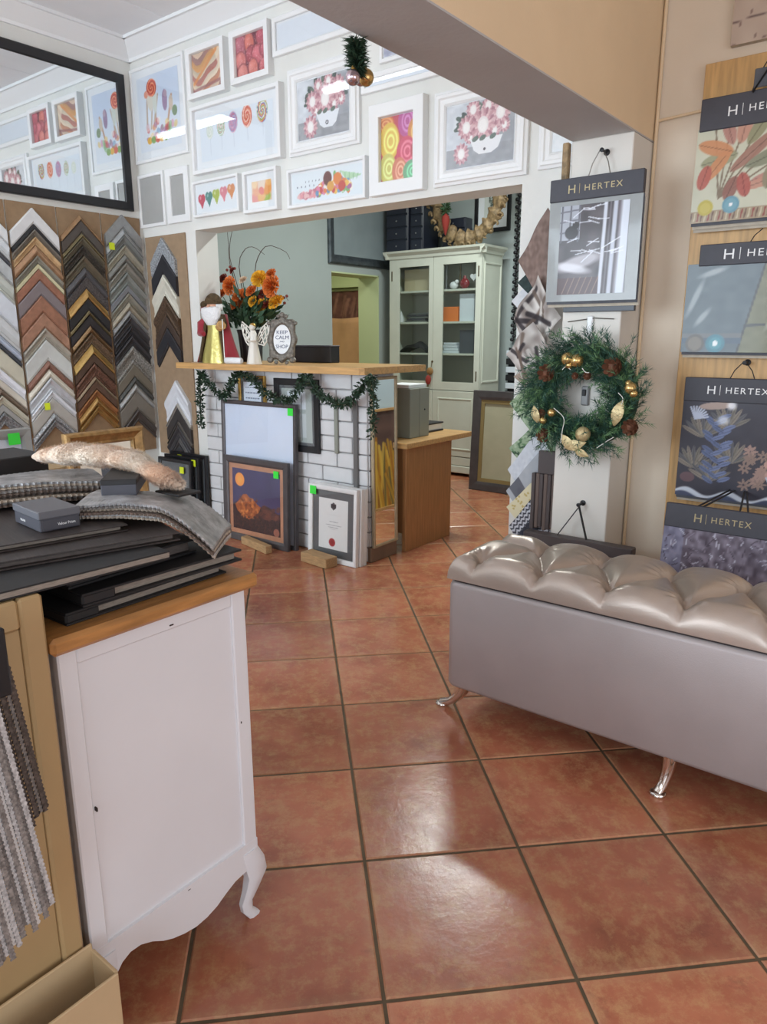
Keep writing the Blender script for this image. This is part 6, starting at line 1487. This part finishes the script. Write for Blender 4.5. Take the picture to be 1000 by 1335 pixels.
# front and side bulge a little past the body line
bul = np.where(de < .004, 0, 0)
I = (np.arange(NY - 1)[:, None] * NX + np.arange(NX - 1)[None]).ravel()
cu = MB().add(np.stack([PXg.ravel(), PYg.ravel(), ZZ.ravel()], 1), np.stack([I, I + 1, I + NX + 1, I + NX], 1).tolist())
# skirt closing the underside
rim = [j for j in range(NX)] + [i * NX + NX - 1 for i in range(1, NY)] + [(NY - 1) * NX + j for j in range(NX - 2, -1, -1)] + [i * NX for i in range(NY - 2, 0, -1)]
k0 = len(cu.v); cu.v += [(cu.v[i][0], cu.v[i][1], bz1 + .008) for i in rim]; m_ = len(rim)
cu.f += [(rim[k], k0 + k, k0 + (k + 1) % m_, rim[(k + 1) % m_]) for k in range(m_)]
ld = cu.build('tufted_lid', M['satin'], bn, smooth=70)
for tx, ty in T1 + T2:
    if tx < bx1 - .05:
        i = np.argmin((PXg - tx) ** 2 + (PYg - ty) ** 2); MB().sph((tx, ty, ZZ.ravel()[i] + .003), .012, 12, 8, (1, 1, .6)).build('button', M['satin'], ld, smooth=True)
def foot(x0, y0, x1, y1):
    P = smooth_path([(x0, y0, bz0 + .01), (x0 + (x1 - x0) * .12, y0 + (y1 - y0) * .12, .085), (x0 + (x1 - x0) * .55, y0 + (y1 - y0) * .55, .035), (x1, y1, .010)], 9)
    b = MB().tube(P, [.026, .025, .023, .021, .019, .018, .017, .017, .018], 14)
    b.lathe([(.001, 0), (.024, 0), (.026, .004), (.026, .011), (.020, .016), (.001, .017)], (x1, y1, 0), 18)
    b.build('foot', M['chrome'], bn, smooth=50)
foot(-1.34, 2.235, -1.445, 2.235); foot(-.545, 2.20, -.565, 2.165); foot(-1.34, 2.56, -1.43, 2.60); foot(.05, 2.235, .16, 2.20); foot(.05, 2.56, .16, 2.60); foot(-.60, 2.58, -.60, 2.615)
# ================================================================== white cabinet in the foreground
M['cab_white'] = mat('white_satin_paint', S(226, 226, 230), .38, var=.03, scale=4)
M['pine_top'] = mat('waxed_pine_top', S(176, 124, 70), .42, var=.3, scale=7, stretch=(10, 1.2, 10), bump=.1, bscale=50)
FX = -1.215; Y0, Y1 = .592, 1.040; XB = -2.15
wc_ = thing('white_sideboard', 'white painted cabinet with scalloped apron, curved legs and a pine top', 'cabinet', ((FX + XB) / 2, (Y0 + Y1) / 2, 0))
# end frame: stiles, rails, recessed panel
MB().cbox((FX - .022, Y0, .16), (FX, Y0 + .038, .886), .003).build('stile', M['cab_white'], wc_)
MB().cbox((FX - .022, Y1 - .040, .16), (FX, Y1, .886), .003).build('stile', M['cab_white'], wc_)
MB().cbox((FX - .022, Y0 + .038, .850), (FX - .0004, Y1 - .040, .886), .003).build('top_rail', M['cab_white'], wc_)
MB().box((FX - .016, Y0 + .034, .20), (FX - .007, Y1 - .036, .856)).build('panel', M['cab_white'], wc_)
ap = [(Y0 + .0, .225), (Y1, .225), (Y1, .160), (1.005, .152), (.965, .146), (.936, .133), (.905, .116), (.875, .107), (.844, .104), (.810, .110), (.780, .120), (.756, .132), (.728, .152), (.700, .165), (.675, .166), (.655, .156), (Y0 + .045, .135), (Y0, .12)]
MB().prism(ap, lambda a, b, d: (d, a, b), FX - .020, FX + .0008).build('apron', M['cab_white'], wc_)
# carcass, front, back
MB().cbox((XB, Y0 + .004, .16), (FX - .022, Y0 + .024, .886), .003).build('back_panel', M['cab_white'], wc_)
MB().cbox((XB, Y1 - .024, .16), (FX - .022, Y1 - .004, .886), .003).build('front_panel', M['cab_white'], wc_)
MB().cbox((XB - .02, Y0, .16), (XB, Y1, .886), .003).build('end_panel', M['cab_white'], wc_)
MB().box((XB, Y0 + .02, .16), (FX - .02, Y1 - .02, .18)).build('bottom_panel', M['cab_white'], wc_)
MB().cbox((XB - .05, Y0 - .018, .886), (FX + .022, Y1 + .026, .920), .008).build('pine_top', M['pine_top'], wc_)
def cabriole(x, y, sy, sx):
    prof = [(.20, 0, .030), (.16, .016, .033), (.12, .024, .031), (.085, .010, .024), (.05, -.008, .018), (.025, -.006, .016), (.010, .006, .018), (.0, .012, .018)]
    vs = []
    for z, o, h in prof:
        cx, cy = x + sx * o * .6, y + sy * o
        for ddx, ddy in ((-1, -.55), (-.55, -1), (.55, -1), (1, -.55), (1, .55), (.55, 1), (-.55, 1), (-1, .55)): vs.append((cx + ddx * h * .62, cy + ddy * h * .95, z))
    n = 8; m = len(prof)
    fs = [(i * n + k, (i + 1) * n + k, (i + 1) * n + (k + 1) % n, i * n + (k + 1) % n) for i in range(m - 1) for k in range(n)] + [tuple(range(n)), tuple(range((m - 1) * n, m * n))[::-1]]
    MB().add(vs, fs).build('leg', M['cab_white'], wc_, smooth=50)
cabriole(FX - .014, Y1 - .026, 1, .25); cabriole(FX - .014, Y0 + .030, -.5, .25); cabriole(XB + .01, Y1 - .026, 1, -.25); cabriole(XB + .01, Y0 + .030, -.5, -.25)
M['scuff'] = mat('dark_scuff', S(54, 44, 40), .8)
for px, py, w_, h_ in ((224, 815, .010, .003), (127, 1056, .003, .009), (247, 1160, .008, .003), (315, 942, .003, .006)):
    q = onX(px, py, FX + .001); MB().cbox((FX - .008, q[1] - w_ / 2, q[2] - h_ / 2), (FX + .0012, q[1] + w_ / 2, q[2] + h_ / 2), .0008).build('scuff_mark', M['scuff'], wc_)

# ================================================================== tan cabinet at the left edge
M['tan'] = mat('tan_painted_board', S(176, 148, 106), .5, var=.06, scale=5)
tc_ = thing('tan_cupboard', 'tan painted cupboard beside the white cabinet', 'cabinet', (-1.6, .15, 0))
MB().cbox((-2.0, -.30, .0), (-1.222, .570, 1.006), .004).build('carcass', M['tan'], tc_)
MB().cbox((-1.222, .530, .02), (-1.200, .572, 1.010), .005).build('stile', M['tan'], tc_)
MB().cbox((-1.222, -.29, .955), (-1.201, .530, 1.009), .005).build('rail', M['tan'], tc_)
MB().cbox((-1.222, -.29, .02), (-1.201, .530, .10), .005).build('rail', M['tan'], tc_)
MB().cbox((-1.222, -.29, .10), (-1.209, .530, .955), .002).build('panel', M['tan'], tc_)
M['card'] = mat('cream_cardboard', S(196, 170, 132), .7, var=.05, scale=6)
cbx = thing('cardboard_carton', 'open cream cardboard carton on the floor by the tan cupboard', 'box', (-1.14, .40, 0))
MB().cbox((-1.105, .20, 0), (-1.098, .582, .262), .002).build('side', M['card'], cbx); MB().cbox((-1.190, .578, 0), (-1.104, .585, .262), .002).build('side', M['card'], cbx)
MB().cbox((-1.195, .20, 0), (-1.188, .582, .275), .002).build('side', M['card'], cbx); MB().cbox((-1.19, .20, 0), (-1.104, .207, .262), .002).build('side', M['card'], cbx); MB().box((-1.19, .205, .002), (-1.104, .580, .008)).build('base', M['card'], cbx)

# hanging pinked swatch books on the tan cupboard
M['tweed_d'] = mat('dark_brown_tweed', S(92, 82, 76), .9, var=.5, scale=160); M['tweed_m'] = mat('grey_tweed', S(134, 128, 124), .9, var=.5, scale=160); M['tweed_l'] = mat('pale_grey_tweed', S(186, 184, 184), .9, var=.4, scale=160); M['tweed_w'] = mat('off_white_weave', S(222, 220, 218), .9, var=.15, scale=160)
def pinked(b, y0, z0, y1, z1, wd, x, th=.003, pitch=.0042, amp=.0011):
    L_ = math.hypot(y1 - y0, z1 - z0); n = max(4, int(L_ / pitch)); dy, dz = (y1 - y0) / L_, (z1 - z0) / L_; ny, nz = -dz, dy
    pts = []
    for k in range(n + 1):
        a = k / n * L_; o = wd / 2 + (amp if k % 2 else -amp); pts.append((y0 + dy * a + ny * o, z0 + dz * a + nz * o))
    for k in range(n, -1, -1):
        a = k / n * L_; o = -wd / 2 - (amp if k % 2 else -amp); pts.append((y0 + dy * a + ny * o, z0 + dz * a + nz * o))
    m = len(pts) // 2
    vs = [(x, p[0], p[1]) for p in pts] + [(x - th, p[0], p[1]) for p in pts]; N2 = 2 * m
    fs = [(k, k + 1, N2 - 2 - k, N2 - 1 - k) for k in range(m - 1)] + [(N2 + N2 - 1 - k, N2 + N2 - 2 - k, N2 + k + 1, N2 + k) for k in range(m - 1)] + [(k, N2 + k, N2 + (k + 1) % N2, (k + 1) % N2) for k in range(N2)]
    return b.add(vs, fs)
def hanging_swatches(name, label, x, top, bot, n, mats, card):
    t = thing(name, label, 'fabric sample', (x, (top[0][0] + top[1][0]) / 2, min(bot[0][1], bot[1][1])), group='pinked swatch books on the tan cupboard')
    for k in range(n):
        f = k / (n - 1); y0 = top[0][0] + (top[1][0] - top[0][0]) * f; z0 = top[0][1]; y1 = bot[0][0] + (bot[1][0] - bot[0][0]) * f; z1 = bot[0][1] + (bot[1][1] - bot[0][1]) * f + .008 * rng.randn()
        w_ = abs(bot[1][0] - bot[0][0]) / n * 1.1 + .001
        pinked(MB(), y0, z0, y1, z1, w_, x + .003 * (k % 3) - .004 * f).build('swatch', M[mats[k % len(mats)]], t)
    MB().cbox((x - .02, card[0], card[1]), (x + .008, card[2], card[3]), .003).build('header_card', M['black'], t)
hanging_swatches('swatch_book', 'dark brown pinked tweed swatch book hanging on the tan cupboard', -1.13, ((.40, .93), (.472, .93)), ((.44, .62), (.505, .655)), 13, ['tweed_d', 'tweed_d', 'tweed_m', 'tweed_d'], (.36, .885, .470, 1.0))
hanging_swatches('swatch_book', 'pale grey pinked tweed swatch book hanging on the tan cupboard', -1.09, ((.30, .93), (.425, .93)), ((.345, .43), (.475, .50)), 20, ['tweed_m', 'tweed_l', 'tweed_m', 'tweed_w', 'tweed_l', 'tweed_m'], (.25, .90, .428, 1.0))

# ================================================================== sample books on the white cabinet
M['cover_black'] = mat('black_book_cloth', S(30, 29, 31), .62, var=.15, scale=30); M['cover_brown'] = mat('dark_brown_ribbed_board', S(56, 49, 47), .5, var=.4, scale=9, stretch=(1, 26, 1))
M['pages'] = mat('grey_page_edges', S(140, 130, 120), .8, var=.25, scale=60, stretch=(1, 1, 12)); M['pages_dark'] = mat('dark_page_edges', S(92, 84, 80), .8, var=.3, scale=60, stretch=(1, 1, 12)); M['grey_lid'] = mat('grey_box_lid', S(96, 96, 102), .45)
def book(label, cx, cy, lx, ly, z0, z1, rz, cov='cover_black', pg='pages', name='sample_book', inset=.012, group='sample books piled on the white cabinet'):
    # near corner side (x max) shows the page block
    t = thing(name, label, 'book', (cx, cy, z0), (0, 0, rz), group=group); th = min(.0055, (z1 - z0) * .18)
    MB().cbox((-lx / 2, -ly / 2, 0), (lx / 2, ly / 2, th), .001).build('cover', M[cov], t, local=True)
    MB().cbox((-lx / 2 + .004, -ly / 2 + .07, th), (lx / 2 - inset, ly / 2 - inset, z1 - z0 - th), .001).build('page_block', M[pg], t, local=True)
    MB().cbox((-lx / 2, -ly / 2, z1 - z0 - th), (lx / 2, ly / 2, z1 - z0), .001).build('cover', M[cov], t, local=True)
    MB().cbox((-lx / 2 + .002, -ly / 2, th * .5), (lx / 2 - .001, -ly / 2 + .07, z1 - z0 - th * .5), .004).build('spine_block', M[cov], t, local=True)
    return t
book('lowest black sample book of the pile lying on the pine top', -1.45, .815, .42, .39, .921, .946, .03)
book('second black sample book of the pile with pale page edges', -1.43, .858, .40, .385, .947, .974, -.02)
book('third black sample book of the pile with dark page edges', -1.47, .805, .38, .31, .975, 1.008, .04, pg='pages_dark')
book('large flat board sample book spanning both cabinets', -1.50, .52, .58, .66, 1.0115, 1.028, -.065, 'cover_black', 'pages', inset=.001)
book('ribbed dark brown sample board resting on the large flat book', -1.547, .689, .50, .55, 1.0285, 1.046, -.26, 'cover_brown', 'pages_dark')
book('upper ribbed sample board under the lettered carton', -1.60, .63, .45, .50, 1.0465, 1.060, -.20, 'cover_brown', 'pages')
# small lettered grey carton
t = thing('lettered_carton', 'small charcoal carton lettered Velour Prism on the sample boards', 'box', (-1.468, .729, 1.0605), (0, 0, -.10))
MB().cbox((-.066, -.041, 0), (.066, .041, .034), .002).build('box_body', M['charcoal'], t, local=True)
lid = MB().cbox((-.068, -.043, .026), (.068, .043, .042), .002).build('lid', M['grey_lid'], t, local=True)
MB().cbox((.0655, -.036, .003), (.0672, .036, .024), .0005).build('label_panel', M['charcoal'], t, local=True)
text_mb('Velour Prism', .036, .0055, .0006).xf(Matrix.Translation((.0676, .012, .013)) @ Matrix.Rotation(R90, 4, 'Z')).build('lettering', M['white_ink'], t, local=True)
text_mb('VELOUR', .026, .0045, .0006).xf(Matrix.Translation((-.02, -.0418, .013))).build('lettering', M['white_ink'], t, local=True)
# soft pinked swatch stack drooping at the right
def pinked_stack(name, label, c, lx, ly, rz, z0, n, th, mats, droop, top_m, wav=.004):
    t = thing(name, label, 'fabric sample', (c[0], c[1], z0), (0, 0, rz), group='soft swatch piles on the white cabinet')
    NU = 64
    for k in range(n):
        zt = k * th; e = .006 * (k % 3) - .004 * (k % 2)
        def edge_(u, side, e=e): return (ly / 2 + e + (.0028 if int(u * NU) % 2 else -.0028)) * side
        vs = []; cols = NU + 1
        for lay in (0, 1):
            for j in range(5):
                v = -1 + 2 * j / 4
                for i in range(cols):
                    u = i / NU; x = (u - .5) * lx + (.003 if (j == 0 or j == 4) else 0)
                    y = edge_(u, v) if abs(v) > .9 else v * ly / 2
                    z = zt + lay * th * .86 - droop * max(0, u - .60) ** 1.5 - droop * .10 * max(0, u - .33) + wav * math.sin(5 * u + 2 * v + k * .2) * (.3 + k / n) - .010 * max(0, v) ** 2 * (k / n)
                    vs.append((x, y, z + .006))
        nn = 5 * cols; fs = []
        for j in range(4):
            for i in range(NU):
                a_ = j * cols + i; fs.append((a_, a_ + cols, a_ + cols + 1, a_ + 1)); fs.append((nn + a_, nn + a_ + 1, nn + a_ + cols + 1, nn + a_ + cols))
        for i in range(NU):
            fs.append((i, i + 1, nn + i + 1, nn + i)); a_ = 4 * cols + i; fs.append((a_ + 1, a_, nn + a_, nn + a_ + 1))
        for j in range(4):
            a_ = j * cols; fs.append((a_ + cols, a_, nn + a_, nn + a_ + cols)); a_ = j * cols + NU; fs.append((a_, a_ + cols, nn + a_ + cols, nn + a_))
        MB().add(vs, fs).build('swatch', M[top_m if k == n - 1 else mats[k % len(mats)]], t, local=True)
    return t
M['silver_cloth'] = mat('shiny_silver_jacquard', S(176, 176, 178), .35, .3, var=.5, scale=26, bump=.3, bscale=60); M['ecru'] = mat('ecru_weave', S(186, 172, 156), .9, var=.4, scale=160); M['brownish'] = mat('brown_flecked_weave', S(120, 104, 94), .9, var=.5, scale=160)
pinked_stack('swatch_pile', 'drooping pile of pinked fabric swatches with a shiny silver top sheet', (-1.385, .938), .29, .18, math.radians(38), 1.0605, 6, .0055, ['ecru', 'tweed_l', 'brownish', 'ecru', 'tweed_m'], .29, 'silver_cloth')
pinked_stack('swatch_pile', 'grey pinked tweed swatch pile under the cream fur', (-1.755, .795), .40, .22, math.radians(72), 1.062, 8, .0062, ['brownish', 'tweed_m', 'ecru', 'tweed_d'], .03, 'silver_cloth', .003)
t = thing('grey_carton', 'flat dark grey carton under the end of the cream fur', 'box', (-1.490, .930, 1.1000), (0, 0, math.radians(49)))
MB().cbox((-.038, -.08, 0), (.038, .08, .030), .002).build('box_body', M['charcoal'], t, local=True); MB().cbox((-.039, -.081, .024), (.039, .081, .037), .002).build('lid', M['cover_black'], t, local=True)
tag(MB().cbox((-2.12, .74, .9205), (-1.93, .98, 1.135), .003).build('black_carton', M['cover_black']), 'black carton behind the grey tweed swatch pile', 'box')
# fur pelt
M['furry'] = mat('cream_peach_fur', S(232, 190, 156), .95, col2=S(238, 228, 212), scale=9, bump=.5, bscale=180, sheen=.5)
fp = smooth_path([(-1.85, .905, 1.144), (-1.78, .935, 1.152), (-1.70, .955, 1.157), (-1.60, .965, 1.160), (-1.51, .970, 1.158), (-1.42, .985, 1.128), (-1.365, .992, 1.114)], 26)
def furr(i): return .002 + .043 * math.sqrt(min(1, (i + .3) / 5)) * (1 - .50 * max(0, (i - 10) / 15)) * math.sqrt(max(0, min(1, (25.1 - i) / 4))) * (1 + .10 * math.sin(i * 1.3))
t = thing('fur_pelt', 'cream and peach fur pelt draped over the sample boxes', 'fur', (-1.62, .95, 1.08))
MB().tube(fp, [furr(i) for i in range(26)], 14, flat=.55).build('pelt', M['furry'], t, smooth=True)
hb = MB()
for k in range(14000):
    i = rng.randint(1, 25); c = np.array(fp[i]) + (np.array(fp[i]) - np.array(fp[i - 1])) * rng.rand(); tg = np.array(fp[i]) - np.array(fp[i - 1]); tg /= np.linalg.norm(tg)
    a = rng.rand() * 6.28; s1 = np.cross(tg, (0, 0, 1)); s1 /= np.linalg.norm(s1); up = np.cross(s1, tg); n_ = s1 * math.cos(a) + up * math.sin(a)
    r = furr(i)
    p = c + s1 * math.cos(a) * r + up * math.sin(a) * r * .55; d = n_ * .5 + tg * .9 + .35 * rng.randn(3); d /= np.linalg.norm(d); sd = np.cross(d, n_) * .0009
    hb.add([p - sd, p + sd, p + d * (.007 + .005 * rng.rand())], [(0, 1, 2)])
o = hb.build('hair', M['furry'], t); o['kind'] = 'stuff'
tag(MB().cbox((-1.425, .965, 1.0935), (-1.335, 1.03, 1.0985), .002).build('dark_board', M['cover_black']), 'thin dark board under the tip of the cream fur', 'board')
# gilt frame standing behind the books
M['gilt_dull'] = mat('antique_gilt_frame', S(170, 136, 88), .4, .55, var=.35, scale=34, bump=.3, bscale=90)
t = thing('gilt_mirror', 'tall antique gilt framed mirror standing beyond the fur pelt', 'mirror', (-2.615, 1.585, 0), (0, 0, 0)); t.rotation_euler = Euler((-.045, 0, R90))
MB().ring(.345, 1.085, [(0, 0), (0, .02), (.005, .028), (.016, .034), (.028, .024), (.042, .018), (.050, .022), (.056, .010), (.056, 0)]).build('frame', M['gilt_dull'], t, local=True)
MB().box((-.12, -.008, .05), (.12, -.003, 1.035)).build('mirror_glass', M['mirror'], t, local=True)
# grey frame with a green sticker, standing on the floor behind the cabinets
t = lean_picture('grey_framed_sheet', 'grey framed sheet with a green sticker beyond the cupboards', -.3, .3, 1.12, 0, .05, .035, .03, 'silver_bord', 'matboard', 0., cv_whitesheet)
t.location = Vector((-2.66, 1.00, 0)); t.rotation_euler = Euler((-.03, 0, R90)); tag_on(t, 'green_tag', .235, 1.085, .030, .042)
tag(MB().cbox((-3.0, .55, 0), (-2.70, 1.72, .95), .004).build('plan_chest', M['tan']), 'tan chest behind the grey framed sheet', 'chest')
# black frames with yellow stickers leaning below the hardboard panel
for k in range(3):
    t = lean_picture('black_framed_picture', ['front black frame with a yellow sticker leaning under the hardboard panel', 'middle black frame leaning under the hardboard panel', 'rear black frame leaning under the hardboard panel'][k], -4.93 + .03 * k, -4.52 + .045 * k, .52 + .02 * k, 3.40 + .038 * k, .04, .03, .028, 'black_frame', 'greymat', 0., None)
    t['group'] = 'black frames under the hardboard panel'
    tag_on(t, 'yellow_tag', (.10, .16, -.1)[k], (.44, .50, .515)[k], .028, .05)
